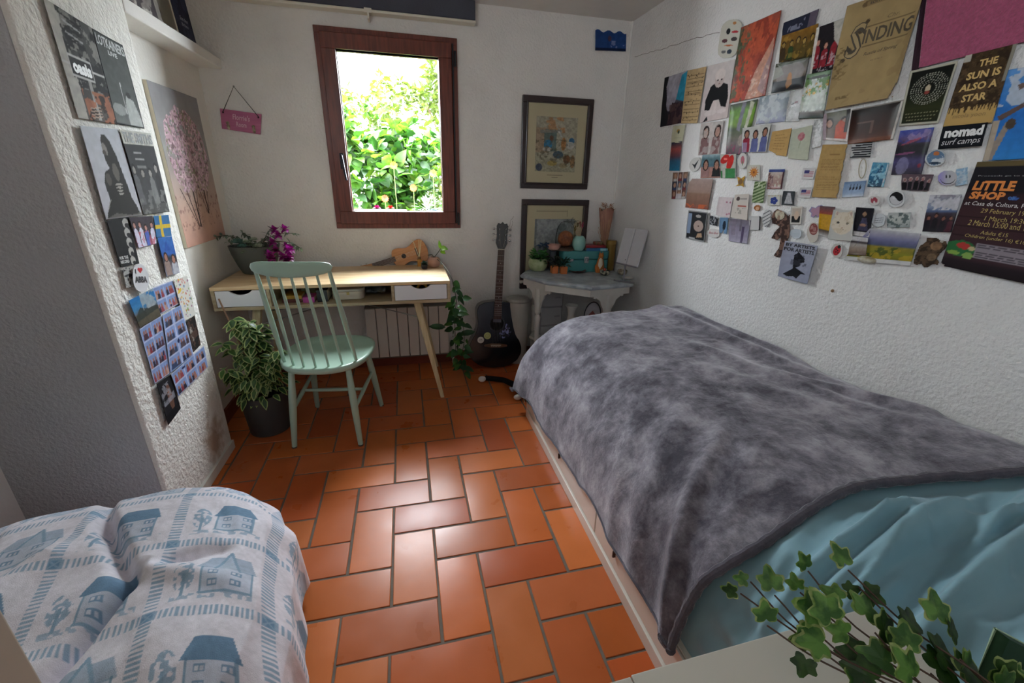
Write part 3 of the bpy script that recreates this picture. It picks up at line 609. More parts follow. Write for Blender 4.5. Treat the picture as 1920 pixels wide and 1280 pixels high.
mb = MB(); mb.prism([(.0155*math.cos(a*PI/12), .0155*math.sin(a*PI/12)) for a in range(24)], -.0012, .0, axis=1); mb.build('sound_hole', mat('hole_black', '201414', .8), UK)
RW = mat('rosewood', '4e3028', .45, col2='3a221c', vscale=8)
mb = MB(); mb.box(-.215, xo+.02, -.008, .0, -.017, .017); mb.build('fretboard', RW, UK, bevel=.001)
mb = MB(); mb.box(-.215, xo+.01, .0, .014, -.016, .016); mb.add([(-.215, -.004, -.018), (-.215, -.004, .018), (-.30, -.002, .026), (-.30, -.002, -.026), (-.215, .01, -.018), (-.215, .01, .018), (-.30, .012, .026), (-.30, .012, -.026)], [(0, 1, 2, 3), (7, 6, 5, 4), (0, 4, 5, 1), (1, 5, 6, 2), (2, 6, 7, 3), (3, 7, 4, 0)]); mb.build('neck', MATS['uke_wood'], UK)
mb = MB(); mb.box(.085, .1, -.006, 0, -.028, .028); mb.build('bridge', RW, UK)
mb = MB()
for z in (-.01, -.0035, .0035, .01): mb.tube([(-.215, -.0095, z), (.09, -.007, z*1.2)], .0004, 4)
mb.build('strings', mat('nylon', 'd0ccc0', .4), UK)
for z in (-.02, .02):
    for xx in (-.285, -.25):
        mb = MB(); mb.ball((xx, .004, z*1.35), .006); mb.build('tuning_peg', mat('peg', 'c8c4bc', .3, .5), UK)
# reed diffuser, black pot, pink vase with trailing plant
bx, by = on(787, 499, DZ)
t = thing('reed_diffuser', 'amber glass reed diffuser with three pale sticks on the desk', 'diffuser', (bx, by, DZ))
mb = MB(); mb.prism(rbox(bx, by, 0, .028, .028, 0, .004), DZ, DZ+.048); mb.build('bottle', mat('amber_glass', 'b07a28', .15, coat=.5), t, world=True, bevel=.002)
mb = MB(); mb.lathe([(.011, 0), (.011, .016), (.007, .018)], 16, (bx, by, DZ+.048)); mb.build('cap', mat('cap_brown', '7a5a34', .5), t, world=True)
for ex, ey in ((-.036, .01), (.004, .0), (.018, -.01)):
    mb = MB(); mb.tube([(bx, by, DZ+.055), (bx+ex, by+ey, DZ+.175)], .0021, 6); mb.build('reed', mat('reed', 'd8cfa8', .7), t, world=True)
bx, by = on(796, 504, DZ)
t = thing('potted_plant', 'tiny dark green plant in a small black pot in front of the diffuser', 'plant', (bx, by, DZ)); mb = MB(); mb.lathe([(.014, 0), (.019, .006), (.021, .028), (.018, .032), (.015, .03)], 24, (bx, by, DZ)); mb.build('pot', mat('black_glaze', '23232a', .3), t, world=True)
mb = MB(); r = random.Random(5)
for k in range(26): a = r.uniform(0, 6.28); mb.leaf((bx, by, DZ+.03), (math.cos(a), math.sin(a)-.3, r.uniform(.1, 1.4)), .03, .014)
mb.build('leaves', leafmat('dark_small_leaf', '3c6a4a', '28483a', .2), t, world=True)
bx, by = on(814, 500, DZ)
t = thing('vase', 'round blush pink vase at the back right corner of the desk', 'vase', (bx, by, DZ)); mb = MB(); mb.lathe([(.02, 0), (.034, .006), (.043, .03), (.042, .05), (.03, .064), (.018, .067), (.018, .063), (.028, .058), (.03, .03)], 32, (bx, by, DZ), cap=False); mb.build('body', mat('blush_ceramic', 'c69a88', .55), t, world=True)
vz = (bx, by, DZ+.06)
PO = [leafmat('pothos_dark', '2f5a2c', '1f4422', .25), leafmat('pothos_mid', '47782f', '2f5a28', .3)]; POB = leafmat('pothos_bright', '8cc030', '6aa028', .45)
t = thing('trailing_plant', 'trailing vine hanging from the pink vase down the right side of the desk', 'plant', vz)
main = [vz, (bx+.02, by-.03, DZ+.055), (.21, 2.75, DZ+.045), (.245, 2.62, DZ+.0), (.262, 2.58, .68), (.275, 2.60, .6), (.268, 2.64, .48), (.27, 2.68, .36), (.275, 2.70, .22), (.29, 2.72, .08)]
side = [(.27, 2.64, .5), (.315, 2.66, .44), (.33, 2.68, .30), (.31, 2.7, .15), (.34, 2.74, .03)]
up = [vz, (bx+.03, by-.02, DZ+.10), (bx+.045, by-.03, DZ+.125)]; tw = [vz, (bx-.01, by, DZ+.08), (bx-.04, by, DZ+.078)]
mb = MB()
for q in (main, side, up, tw): mb.tube(bez(q, 6), .0022, 6)
mb.build('stem', mat('vine_stem', '3c4428', .7), t, world=True)
r = random.Random(31); l1, l2, l3 = MB(), MB(), MB()
def blades(path, t0, t1, n, L, W):
    P = bez(path, 10)
    for k in range(n):
        q = P[min(len(P)-1, int((t0+(t1-t0)*k/n)*len(P)))]; a = r.uniform(0, 6.28); d = Vector((math.cos(a), math.sin(a)*.6-.3, r.uniform(-.7, .2))); s = r.uniform(.75, 1.15)
        p0 = q + d.normalized()*.012; (l1 if r.random() < .7 else l2).leaf(p0, d, L*s, W*s, up=(r.gauss(0, .3), -.6, .8), droop=.35, shape=heart)
blades(main, .46, 1, 30, .066, .044); blades(side, .1, 1, 18, .066, .044)
for px, py, s in ((800, 611, -1), (880, 612, 1)):
    p = hit(835 if s < 0 else 862, py + (2 if s < 0 else 14), 1, 2.68); l1.leaf(p, (s, 0, .12), .105, .042, up=(0, -.8, .5), droop=.1, shape=[(0, .1), (.2, .8), (.5, 1), (.8, .7), (1, .05)])
for px, py in ((850, 528), (848, 545), (868, 560), (862, 580), (845, 582)):
    p = hit(px, py, 1, 2.6); l2.leaf(p, (r.uniform(.2, 1), -.2, r.uniform(-.8, .3)), .055, .045, up=(0, -.7, .7), shape=heart)
p = Vector(up[-1]); l3.leaf(p, (.9, -.3, .05), .05, .05, up=(0, -.6, .8), shape=heart); l3.leaf(p, (-.15, 0, 1), .055, .022, up=(0, -1, 0), shape=heart); l3.leaf(p-Vector((0, 0, .01)), (.7, -.3, -.5), .04, .03, up=(0, -1, .2), shape=heart)
l1.build('dark_leaves', PO[0], t, world=True); l2.build('mid_leaves', PO[1], t, world=True); l3.build('bright_leaves', POB, t, world=True)

# ================================================================== FICUS IN THE CORNER
FC = thing('potted_ficus', 'variegated bushy plant in a round charcoal pot on the floor beside the buttress', 'plant', (-.80, 2.29, 0))
px_, py_ = -.80, 2.285
mb = MB(); mb.lathe([(.09, 0), (.098, .004), (.108, .12), (.114, .225), (.113, .232), (.106, .232), (.103, .2)], 48, (px_, py_, 0)); mb.build('pot', mat('charcoal_pot', '3b3c3b', .6), FC, world=True)
mb = MB(); mb.lathe([(.001, .205), (.105, .2)], 30, (px_, py_, 0), cap=False); mb.build('soil', MATS['potting_soil'], FC, world=True)
r = random.Random(8); st = MB(); ins, rim = MB(), MB()
def varleaf(p, d, L, W, up, a, b):
    """dark centre with a pale margin, two meshes"""
    p = Vector(p); dv = Vector(d).normalized()
    b.leaf(p, d, L, W, up=up, droop=.35, shape=[(0, .05), (.15, .6), (.4, 1), (.7, .75), (.9, .3), (1, .02)]); x = dv.cross(Vector(up)); nrm = x.cross(dv).normalized()
    if nrm.z < 0 and abs(nrm.z) > .2: nrm = nrm
    for s in (.0007, -.0007): a.leaf(p + dv*L*.04 + nrm*s, d, L*.86, W*.68, up=up, droop=.35, shape=[(0, .05), (.15, .55), (.4, 1), (.7, .7), (.9, .3), (1, .02)])
for b_ in range(15):
    a = b_*2.4 + r.uniform(-.3, .3); sp = r.uniform(.05, .17)*(1 if b_ > 3 else .4); hh = r.uniform(.18, .30) if b_ > 4 else r.uniform(.38, .47)
    tip = (px_+math.cos(a)*sp, py_+math.sin(a)*sp*.8-.02, .22+hh); P = bez([(px_+.02*math.cos(a), py_+.02*math.sin(a), .2), (px_+math.cos(a)*sp*.5, py_+math.sin(a)*sp*.5, .22+hh*.55), tip], 7)
    st.tube(P, [.004-.0002*i for i in range(len(P))], 6)
    for i, q in enumerate(P[3:]):
        for k in range(3):
            aa = r.uniform(0, 6.28); varleaf(q, (math.cos(aa), math.sin(aa), r.uniform(-.6, .2)), r.uniform(.048, .066), r.uniform(.032, .042), (0, -.25, 1), ins, rim)
for k in range(60):
    a = r.uniform(-3.0, .3); q = r.uniform(.03, .13); varleaf((px_+q*math.cos(a), py_+q*math.sin(a), r.uniform(.22, .36)), (math.cos(a), math.sin(a), r.uniform(-.9, .1)), .06, .03, (0, -.25, 1), ins, rim)
st.build('stems', mat('brown_stem', '5a4638', .8), FC, world=True); rim.build('leaf_margins', leafmat('cream_leaf', 'c0cc90', '9cb468', .3), FC, world=True); ins.build('leaf_centres', leafmat('ficus_green', '4a7438', '2c4c28', .25), FC, world=True)
mb = MB(); a = hit(410, 560, 1, 2.27); mb.tube([a, (px_, py_, .2)], .004, 8); mb.build('support_stick', mat('stick', '7a5c44', .8), FC, world=True)

# ================================================================== GUITAR
GT = thing('guitar', 'black acoustic guitar with two round stickers leaning against the back wall', 'guitar', (.57, 2.885, 0), rot=(-.115, .072, 0))
def gh(t):
    P = [(0, 0), (.012, .07), (.05, .125), (.12, .172), (.22, .198), (.32, .198), (.42, .178), (.5, .156), (.58, .142), (.66, .138), (.76, .146), (.86, .150), (.93, .136), (.975, .095), (1, 0)]
    return float(np.interp(t, [p[0] for p in P], [p[1] for p in P]))
ts, hs = smooth_outline(gh, 70); Lb = .50
poly = [(h, Lb*t) for t, h in zip(ts, hs)] + [(-h, Lb*t) for t, h in list(zip(ts, hs))[-2:0:-1]]
BK = mat('gloss_black', '11141a', .22, coat=.6)
mb = MB(); mb.prism(poly, -.045, .055, axis=1); mb.build('body', BK, GT, bevel=.003, sharp=30)
def disc(cx, cz, rr_, y, n=32, y2=None): return MB().prism([(cx+rr_*math.cos(2*PI*a/n), cz+rr_*math.sin(2*PI*a/n)) for a in range(n)], y, y2 if y2 is not None else y-.0008, axis=1)
mb = disc(0, .335, .060, -.0452); mb.build('rosette', mat('rosette', '3a3c46', .35, col2='202028', vscale=60), GT)
mb = disc(0, .335, .050, -.0462); mb.build('sound_hole', mat('sound_hole', '050506', .9), GT)
mb = MB(); mb.prism([(-.03, .345), (.032, .345), (.03, .372), (.015, .38), (-.015, .38), (-.029, .372)], -.0475, -.0471, axis=1); mb.build('label', mat('hole_label', '6a6e80', .5), GT)
mb = MB(); mb.prism([(.03, .285), (.06, .30), (.07, .34), (.085, .33), (.11, .28), (.10, .24), (.05, .225), (.02, .25)], -.0466, -.0460, axis=1); mb.build('pickguard', mat('pickguard', '22222c', .25, col2='8a90c0', vscale=34, contrast=.1, detail=2, coat=.5), GT)
mb = MB(); mb.prism([(-.085, .178), (-.03, .188), (.03, .188), (.085, .178), (.085, .165), (.03, .158), (-.03, .158), (-.085, .165)], -.054, -.0452, axis=1); mb.build('bridge', mat('bridge_wood', '5c3c28', .5), GT, bevel=.001)
mb = MB(); mb.box(-.038, .038, -.057, -.054, .174, .178)
for k in range(6): mb.ball((-.03+.012*k, -.056, .167), .003, 8, 6)
mb.build('saddle', mat('bone', 'd0c8b4', .4), GT)
mb = MB(); v = [(-.028, -.058, .37), (.028, -.058, .37), (.028, -.045, .37), (-.028, -.045, .37), (-.0225, -.052, .86), (.0225, -.052, .86), (.0225, -.044, .86), (-.0225, -.044, .86)]
mb.add(v, [(0, 1, 2, 3), (7, 6, 5, 4), (0, 4, 5, 1), (1, 5, 6, 2), (2, 6, 7, 3), (3, 7, 4, 0)]); fb = mb.build('fretboard', RW, GT)
for k in range(1, 20):
    z = .17 + (.86-.17)*2**(-k/12); w_ = .0225 + (.86-z)/.49*.0055
    if z > .375: y = -.052 - (.86-z)/.49*.006; MB().box(-w_, w_, y-.0012, y, z-.0009, z+.0009).build('fret', mat('fret_metal', 'b0aca4', .3, .9), fb)
for k in (3, 5, 7, 9, 12, 15):
    z = .17 + .69*(2**(-k/12)+2**(-(k-1)/12))/2; y = -.0521 - (.86-z)/.49*.006; disc_ = [(.0028*math.cos(a*PI/5), z+.0028*math.sin(a*PI/5)) for a in range(10)]; MB().prism(disc_, y-.0006, y, axis=1).build('dot', mat('pearl', 'c8c4bc', .3), fb)
mb = MB(); mb.box(-.0235, .0235, -.056, -.046, .86, .866); mb.build('nut', mat('bone', 'd0c8b4'), GT)
mb = MB(); mb.tube([(0, -.03, .50), (0, -.036, .86)], [.022, .018], 12, flat=.8); mb.build('neck', BK, GT)
mb = MB(); mb.prism([(-.023, .866), (.023, .866), (.041, .905), (.036, .95), (.040, 1.02), (.030, 1.04), (.014, 1.034), (0, 1.048), (-.014, 1.034), (-.030, 1.04), (-.040, 1.02), (-.036, .95), (-.041, .905)], -.05, -.034, axis=1); mb.build('headstock', BK, GT, bevel=.002)
for s in (-1, 1):
    for k in range(3):
        z = .925+.037*k; mb = MB(); mb.tube([(s*.038, -.042, z), (s*.054, -.042, z)], .002, 6); mb.ball((s*.058, -.042, z), .0085, 10, 6, sx=1, sy=.6); mb.tube([(s*.022, -.05, z), (s*.022, -.062, z)], .0035, 8); mb.build('tuning_peg', mat('chrome', 'b0b0b0', .25, .9), GT)
mb = MB()
for k in range(6): xx = -.0185+.0074*k; mb.tube([(xx*1.6, -.059, .174), (xx, -.0575, .863), (math.copysign(.022, xx), -.056, .93+.035*(k % 3))], .0005, 4)
mb.tube(bez([(.022, -.056, 1.0), (.045, -.07, 1.03), (.05, -.06, 1.06), (.062, -.07, 1.075), (.07, -.055, 1.09)], 4), .0012, 5); mb.tube(bez([(.022, -.056, .96), (.05, -.075, 1.0), (.066, -.06, 1.04), (.06, -.07, 1.06)], 4), .001, 5)
mb.build('strings', mat('string_steel', '908880', .3, .9), GT)
for (cx, cz, rr_, cl, nm, lb) in ((-.078, .212, .024, 'd8d4cc', 'sticker', 'white round sticker with black scribble'), (-.030, .244, .026, 'c8cc88', 'sticker', 'pale yellow round sticker')):
    mb = disc(cx-.035, cz, rr_, -.0455); o = mb.build('sticker', mat('sticker_'+cl, cl, .4), GT, label=lb)
    cxx = cx-.035
    if cl[0] == 'd': mb = MB(); mb.tube([(cxx-.011, -.0465, cz-.004), (cxx-.004, -.0465, cz+.006), (cxx, -.0465, cz-.004), (cxx+.006, -.0465, cz+.007), (cxx+.011, -.0465, cz-.002)], .0016, 5); mb.build('print', tmat('202020'), o)
    else: mb = MB(); mb.tube([(cxx+.014*math.cos(a*PI/8), -.0465, cz+.014*math.sin(a*PI/8)) for a in range(17)], .001, 5); mb.build('print', tmat('9a9c50'), o)

# ================================================================== BED
BD = thing('bed', 'white daybed with drawer base along the right wall', 'bed', (1.07, 1.2, 0))
def bx_(y): return .625
BW = mat('bed_lacquer', 'd6cfc4', .35, coat=.2)
def skew(mb, x0, x1, y0, y1, z0, z1):
    v = [(bx_(y) + (x if x < .3 else x), y, z) for z in (z0, z1) for y in (y0, y1) for x in (x0, x1)]
    return mb.add(v, [(0, 2, 3, 1), (4, 5, 7, 6), (0, 1, 5, 4), (2, 6, 7, 3), (0, 4, 6, 2), (1, 3, 7, 5)])
mb = MB(); skew(mb, .012, .80, .12, 2.13, .02, .165); mb.build('frame', BW, BD, world=True, bevel=.002)
mb = MB(); skew(mb, -.002, .012, .12, 2.14, 0, .05); mb.build('plinth_rail', BW, BD, world=True, bevel=.002)
mb = MB(); skew(mb, 0, .02, 2.105, 2.14, .05, .175); mb.build('corner_post', BW, BD, world=True, bevel=.002)
for y0, y1 in ((1.16, 2.098), (.2, 1.152)):
    mb = MB(); skew(mb, .004, .011, y0, y1, .058, .16); d = mb.build('drawer', BW, BD, world=True, bevel=.0015)
    mb = MB(); ym = y1 - .16 if y1 < 1.5 else y0+.4; mb.box(bx_(ym)-.006, bx_(ym)+.004, ym-.003, ym+.003, .11, .135); mb.build('drawer_stop', mat('dark_slot', '3a2a24', .6), d, world=True)
mb = MB(); mb.tube([(bx_(2.14)-.008+.0*math.cos(a/8*PI), 2.15+.022*math.sin(a/8*PI), .11+.026*math.cos(a/8*PI)) for a in range(9)], .0035, 6); mb.build('pull_loop', mat('rope', 'c8b890', .8), BD, world=True)
mb = MB(); mb.prism([(.80, .1), (1.49, .1), (1.49, 2.02), (.80, 2.02)], .166, .49); mb.build('mattress', mat('mattress_ticking', 'c8c6c0', .9), BD, world=True, bevel=.03)

PR = [(0, .600, .150), (.10, .608, .25), (.23, .640, .375), (.35, .700, .478), (.47, .785, .556), (.60, .90, .607), (.80, 1.10, .635), (1.20, 1.5, .655)]
def prof(s, below=0):
    x = float(np.interp(s, [p[0] for p in PR], [p[1] for p in PR])); z = float(np.interp(s, [p[0] for p in PR], [p[2] for p in PR])); return x, z
_s = np.linspace(0, 1.2, 61); _x = np.interp(_s, [p[0] for p in PR], [p[1] for p in PR]); _z = np.interp(_s, [p[0] for p in PR], [p[2] for p in PR])
for _ in range(4): _x[1:-1] = (_x[:-2]+_x[1:-1]*2+_x[2:])/4; _z[1:-1] = (_z[:-2]+_z[1:-1]*2+_z[2:])/4
def ridge(X, Y, a, b, wd, amp, asym=1.):
    a = np.array(a); b = np.array(b); d = b - a; L = np.hypot(*d); d = d / L; t = ((X-a[0])*d[0] + (Y-a[1])*d[1]) / L; q = (X-a[0])*(-d[1]) + (Y-a[1])*d[0]
    w_ = np.where(q > 0, wd*asym, wd); return amp * np.exp(-(q/w_)**2) * np.clip(np.minimum(t+.25, 1.25-t)*3, 0, 1)
def bed_surface(Sv, Yv, lift, kind):
    """Sv across (arc length from the hem), Yv along; returns points"""
    X = np.interp(Sv, _s, _x); Z = np.interp(Sv, _s, _z)
    X = X + np.interp(Yv, [.5, 1.2, 2.0, 2.3], [.036, .032, .004, -.03]) * np.clip(1.3 - Sv*1.6, 0, 1)
    side = np.clip(1 - (X - .6) / .2, 0, 1)
    dB = np.clip((Yv - 2.02) / .26, 0, 1.3); drop = .50 * (1 - np.sqrt(np.clip(1 - np.clip(dB, 0, 1)**2, 0, 1))) + np.clip(dB - 1, 0, 1)*.3
    Y = Yv - .10 * np.clip(dB, 0, 1.3)**2 * .6
    dA = .655 - Z; base = .655 - (np.abs(dA)**3 + drop**3) ** (1/3)
    Z = np.maximum(base, .12) + lift
    Z = Z + .055 * np.clip((.95 - Y) / .4, 0, 1) * np.clip((X - 1.15) / .3, 0, 1)
    X = X - (lift * 1.3) * side
    if kind == 'blanket':
        f = fbm(X*5 + 3, Y*4, 3, 3) - .5; Z = Z + .022 * f * (1 - side*.5); X = X - side * .030 * (fbm(Y*5, Z*3, 8, 3) - .5)
        Z = Z + .0035 * (fbm(X*28, Y*28, 12, 3) - .5) * 2
        for a, b, w_, am in (((1.35, 2.1), (1.45, .9), .035, .020), ((1.22, 1.5), (1.40, .8), .030, .014), ((1.34, 1.15), (1.5, .78), .020, .016), ((1.08, 1.35), (1.3, .9), .04, .010), ((1.43, 1.9), (1.5, 1.3), .022, .018)): Z = Z + ridge(X, Y, a, b, w_, am)
        # drape folds running to the hanging near corner
        for s0, am, wf in ((.62, .012, .05), (.75, .022, .035), (.93, .012, .055), (1.09, .006, .04)):
            k = np.exp(-((Y - s0 - .30*Sv - .25*Sv*Sv + .08) / wf)**2) * np.clip(1.2 - Sv*1.5, 0, 1); X = X - am * k * 1.3; Z = Z + am * k * 1.1
    else:
        near = np.clip((.625 - .12*np.clip((Sv-.55)/.55, 0, 1)**1.3 - Y) / .07, 0, 1)
        Z = Z + near * (.018 * (fbm(X*4, Y*7, 5, 3) - .5))
        for a, b, w_, am, asy in (((.66, .30), (1.45, .46), .026, .07, .5), ((.64, .44), (1.1, .50), .020, .045, .6), ((.70, .50), (1.4, .585), .016, .038, .6), ((.62, .37), (.9, .42), .016, .022, .7), ((.63, .57), (.95, .60), .016, .014, 1), ((1.0, .40), (1.5, .53), .02, .03, .5)): Z = Z + near * ridge(X, Y, a, b, w_, am, asy)
        ra = X*.97 + Y*.26; rb = -X*.26 + Y*.97; rn = 1 - np.abs(2*fbm(ra*2.2, rb*13, 61, 2) - 1); Z = Z + near * .045 * np.clip(rn, 0, 1)**4 * (1 - side*.5)
        rn2 = 1 - np.abs(2*fbm(ra*6, rb*16, 71, 2) - 1); Z = Z + near * .016 * rn2**4
        mound = 1 / (1 + np.exp(((Y - (.30 + .22*(X-.8))) / .012))) * np.clip((X - .72) / .06, 0, 1) * near; Z = Z + .05 * mound
        X = X - side * .025 * (fbm(Y*9, Z*4, 28, 3) - .5) - side * near * .012 * np.sin(Z*60)
        Z = Z + .0025 * (fbm(X*20, Y*20, 42, 3) - .5) * near
    return np.stack([X, Y, Z], -1)
def surf_mesh(name, kind, s0, s1, y0, y1, ns, ny, lift, m, parent, edge=None, solid=.008):
    S, Y = np.meshgrid(np.linspace(s0, s1, ns), np.linspace(y0, y1, ny))
    if edge is not None: S, Y = edge(S, Y)
    P = bed_surface(S, Y, lift, kind).reshape(-1, 3); mb = MB(); mb.v = [tuple(p) for p in P.tolist()]
    idx = np.arange(ns*ny).reshape(ny, ns); q = np.stack([idx[:-1, :-1], idx[:-1, 1:], idx[1:, 1:], idx[1:, :-1]], -1).reshape(-1, 4); mb.f = [tuple(x) for x in q.tolist()]
    return mb.build(name, m, parent, world=True, fixn=False, solid=solid, sharp=180), P.reshape(ny, ns, 3)
DV = thing('duvet', 'teal blue rumpled duvet covering the bed, bare at the near end', 'duvet', (1.07, .9, .6))
TEAL = mat('teal_cotton', '86adba', .75, var=.12, vscale=5, sheen=.25, bump=.15, bscale=400, bdist=.001)
surf_mesh('cover', 'duvet', .0, 1.19, -.15, 2.12, 150, 300, -.012, TEAL, DV, edge=lambda S, Y: (S + (-.035 + .02*np.sin(Y*9))*np.clip(1-S*5, 0, 1), Y))
BK_ = thing('blanket', 'grey velvety fleece blanket spread over the bed down to the floor side', 'blanket', (1.07, 1.4, .62))
m = mat('grey_fleece', '6e6a74', .85, sheen=.7); nt = m.node_tree; b = nt.nodes['Principled BSDF']; tc = nt.nodes.new('ShaderNodeTexCoord')
mp = nt.nodes.new('ShaderNodeMapping'); mp.inputs['Scale'].default_value = (1, .85, .7); nt.links.new(tc.outputs['Object'], mp.inputs['Vector'])
n1 = nt.nodes.new('ShaderNodeTexNoise'); n1.inputs['Scale'].default_value = 6.5; n1.inputs['Detail'].default_value = 12; n1.inputs['Roughness'].default_value = .72; n1.inputs['Distortion'].default_value = .15; nt.links.new(mp.outputs[0], n1.inputs['Vector'])
r_ = nt.nodes.new('ShaderNodeValToRGB'); e = r_.color_ramp.elements; e[0].position = .40; e[0].color = (*lin('46424d'), 1); e[1].position = .64; e[1].color = (*lin('a5a1aa'), 1); e2 = e.new(.5); e2.color = (*lin('716d77'), 1)
nt.links.new(n1.outputs['Fac'], r_.inputs['Fac']); nt.links.new(r_.outputs['Color'], b.inputs['Base Color'])
b.inputs['Sheen Tint'].default_value = (.9, .88, .95, 1)
n2 = nt.nodes.new('ShaderNodeTexNoise'); n2.inputs['Scale'].default_value = 120; n2.inputs['Detail'].default_value = 3; nt.links.new(tc.outputs['Object'], n2.inputs['Vector'])
bp = nt.nodes.new('ShaderNodeBump'); bp.inputs['Strength'].default_value = .35; bp.inputs['Distance'].default_value = .003; nt.links.new(n2.outputs['Fac'], bp.inputs['Height'])
bp2 = nt.nodes.new('ShaderNodeBump'); bp2.inputs['Strength'].default_value = .7; bp2.inputs['Distance'].default_value = .012; nt.links.new(n1.outputs['Fac'], bp2.inputs['Height']); nt.links.new(bp.outputs['Normal'], bp2.inputs['Normal']); nt.links.new(bp2.outputs['Normal'], b.inputs['Normal'])
def bedge(S, Y):
    k = np.clip((.9 - Y) / .3, 0, 1)          # near edge a little wavy
    Y = Y + k * (.025*np.sin(S*9 + .5) - .02*np.clip(1.2 - S, 0, 1) - .12*np.clip((S-.55)/.55, 0, 1)**1.3)
    S = S + np.clip(1 - S*6, 0, 1) * (.012*np.sin(Y*7) + .012*np.sin(Y*17))
    return S, Y
_, BP = surf_mesh('fleece', 'blanket', .0, 1.195, .64, 2.36, 170, 330, .012, m, BK_, edge=bedge)
hem = mat('fleece_hem', '54505a', .9, sheen=.5, var=.2, vscale=60, bump=.5, bscale=150, bdist=.004)
mb = MB(); row = [Vector(p) for p in BP[0, ::2]]; mb.tube(row, [.0125+.0016*math.sin(i*1.9) for i in range(len(row))], 10); mb.build('end_hem', hem, BK_, world=True)
mb = MB(); row = [Vector(p) for p in BP[:, 0][::3]]; mb.tube(row, .005, 8); mb.build('side_hem', hem, BK_, world=True)
# pillow and folder at the near end of the bed
t = thing('pillow', 'dark charcoal cushion at the near end of the bed, right edge of the photo', 'pillow', (1.16, -.02, .7)); mb = MB()
def pil(u, v):
    a = 2*PI*u; b_ = PI*(v-.5); ca, sa, cb, sb = math.cos(a), math.sin(a), math.cos(b_), math.sin(b_); e = .45
    g = lambda q, e: abs(q)**e*(1 if q >= 0 else -1)
    return (1.16+.27*g(ca, e)*abs(cb)**.5, .02+.19*g(sa, e)*abs(cb)**.5, .765+.075*g(sb, .9))
mb.grid(pil, 49, 25); mb.build('case', mat('charcoal_cotton', '3c4048', .85, sheen=.3, bump=.2, bscale=200), t, world=True)

# ================================================================== CAT under the bed end
CT = thing('cat', 'black cat half hidden at the bed end, white-tipped tail on the floor', 'cat', (.8, 2.42, 0))
def skin_chain(name, pts, edges, rads, m, parent, sub=2):
    me = bpy.data.meshes.new(name); inv = parent.matrix_basis.inverted(); me.from_pydata([tuple(inv @ Vector(p)) for p in pts], edges, []); o = bpy.data.objects.new(name, me); sc.collection.objects.link(o); o.parent = parent
    o.modifiers.new('skin', 'SKIN'); sd = o.modifiers.new('sub', 'SUBSURF'); sd.levels = sub; sd.render_levels = sub
    for i, v in enumerate(me.skin_vertices[0].data): v.radius = (rads[i], rads[i]) if isinstance(rads[i], (int, float)) else rads[i]; v.use_root = (i == 0)
    me.materials.append(m); return o
FUR = mat('cat_fur', '17161a', .8, spec=.15, bump=.4, bscale=300, bdist=.002)
mm = FUR; nt = mm.node_tree; b = nt.nodes['Principled BSDF']; tc = nt.nodes.new('ShaderNodeTexCoord')
def sphere_mask(c, rad):
    d = nt.nodes.new('ShaderNodeVectorMath'); d.operation = 'DISTANCE'; d.inputs[1].default_value = c; nt.links.new(tc.outputs['Object'], d.inputs[0])
    l = nt.nodes.new('ShaderNodeMath'); l.operation = 'LESS_THAN'; l.inputs[1].default_value = rad; nt.links.new(d.outputs['Value'], l.inputs[0]); return l.outputs[0]
tipw = on(906, 708, .03); pw_ = on(972, 741, .03)
cl_ = (.8, 2.42, 0)
acc = None
for c, rad in (((tipw[0]-cl_[0]-.012, tipw[1]-cl_[1], .02), .030), ((pw_[0]-cl_[0], pw_[1]-cl_[1]-.01, .015), .030), ((.27, -.04, .07), .05)):
    q = sphere_mask(c, rad)
    if acc is None: acc = q
    else:
        a = nt.nodes.new('ShaderNodeMath'); a.operation = 'MAXIMUM'; nt.links.new(acc, a.inputs[0]); nt.links.new(q, a.inputs[1]); acc = a.outputs[0]
mx = nt.nodes.new('ShaderNodeMix'); mx.data_type = 'RGBA'; nt.links.new(acc, mx.inputs['Factor']); mx.inputs['A'].default_value = (*lin('1a191c'), 1); mx.inputs['B'].default_value = (*lin('d8d2cc'), 1); nt.links.new(mx.outputs['Result'], b.inputs['Base Color'])
tp = [on(985, 736, .06), on(965, 722, .045), on(945, 712, .03), on(925, 709, .022), on(906, 708, .02)]
zz_ = [.06, .045, .03, .02, .019]
pts = [(.72, 2.36, .085), (.82, 2.39, .10), (.93, 2.43, .105), (1.03, 2.46, .11), (1.10, 2.47, .14), (1.16, 2.47, .15)]
rads = [.062, .082, .080, .070, .045, .045]; edges = [(i, i+1) for i in range(5)]
n0 = len(pts); prev = 0
for (x, y), z in zip(tp, zz_): pts.append((x, y, z)); rads.append(.023 if z > .03 else .0195); edges.append((prev, len(pts)-1)); prev = len(pts)-1
def limb(start, ch, rr_):
    prev = start
    for p, r0 in zip(ch, rr_): pts.append(p); rads.append(r0); edges.append((prev, len(pts)-1)); prev = len(pts)-1
limb(0, [(.70, 2.32, .05), (pw_[0]+.02, pw_[1]+.01, .022), (pw_[0]-.01, pw_[1]-.01, .017)], [.034, .018, .016]); limb(0, [(.74, 2.44, .05), (.70, 2.50, .02), (.66, 2.49, .016)], [.034, .018, .015])
limb(3, [(1.05, 2.40, .05), (1.13, 2.38, .018)], [.026, .016]); limb(3, [(1.05, 2.52, .05), (1.13, 2.53, .018)], [.026, .016])
skin_chain('body', pts, edges, rads, FUR, CT)
WF = mat('white_fur', 'dcd8d2', .8)
mb = MB(); mb.ball((tipw[0]-.008, tipw[1], .0215), .021, 14, 10, sx=1.25); mb.build('tail_tip', WF, CT, world=True, label='white tail tip')
mb = MB(); mb.ball((pw_[0]-.004, pw_[1]+.0, .018), .0205, 14, 10, sx=1.3, sz=.85); mb.build('paw', WF, CT, world=True, label='white paw')
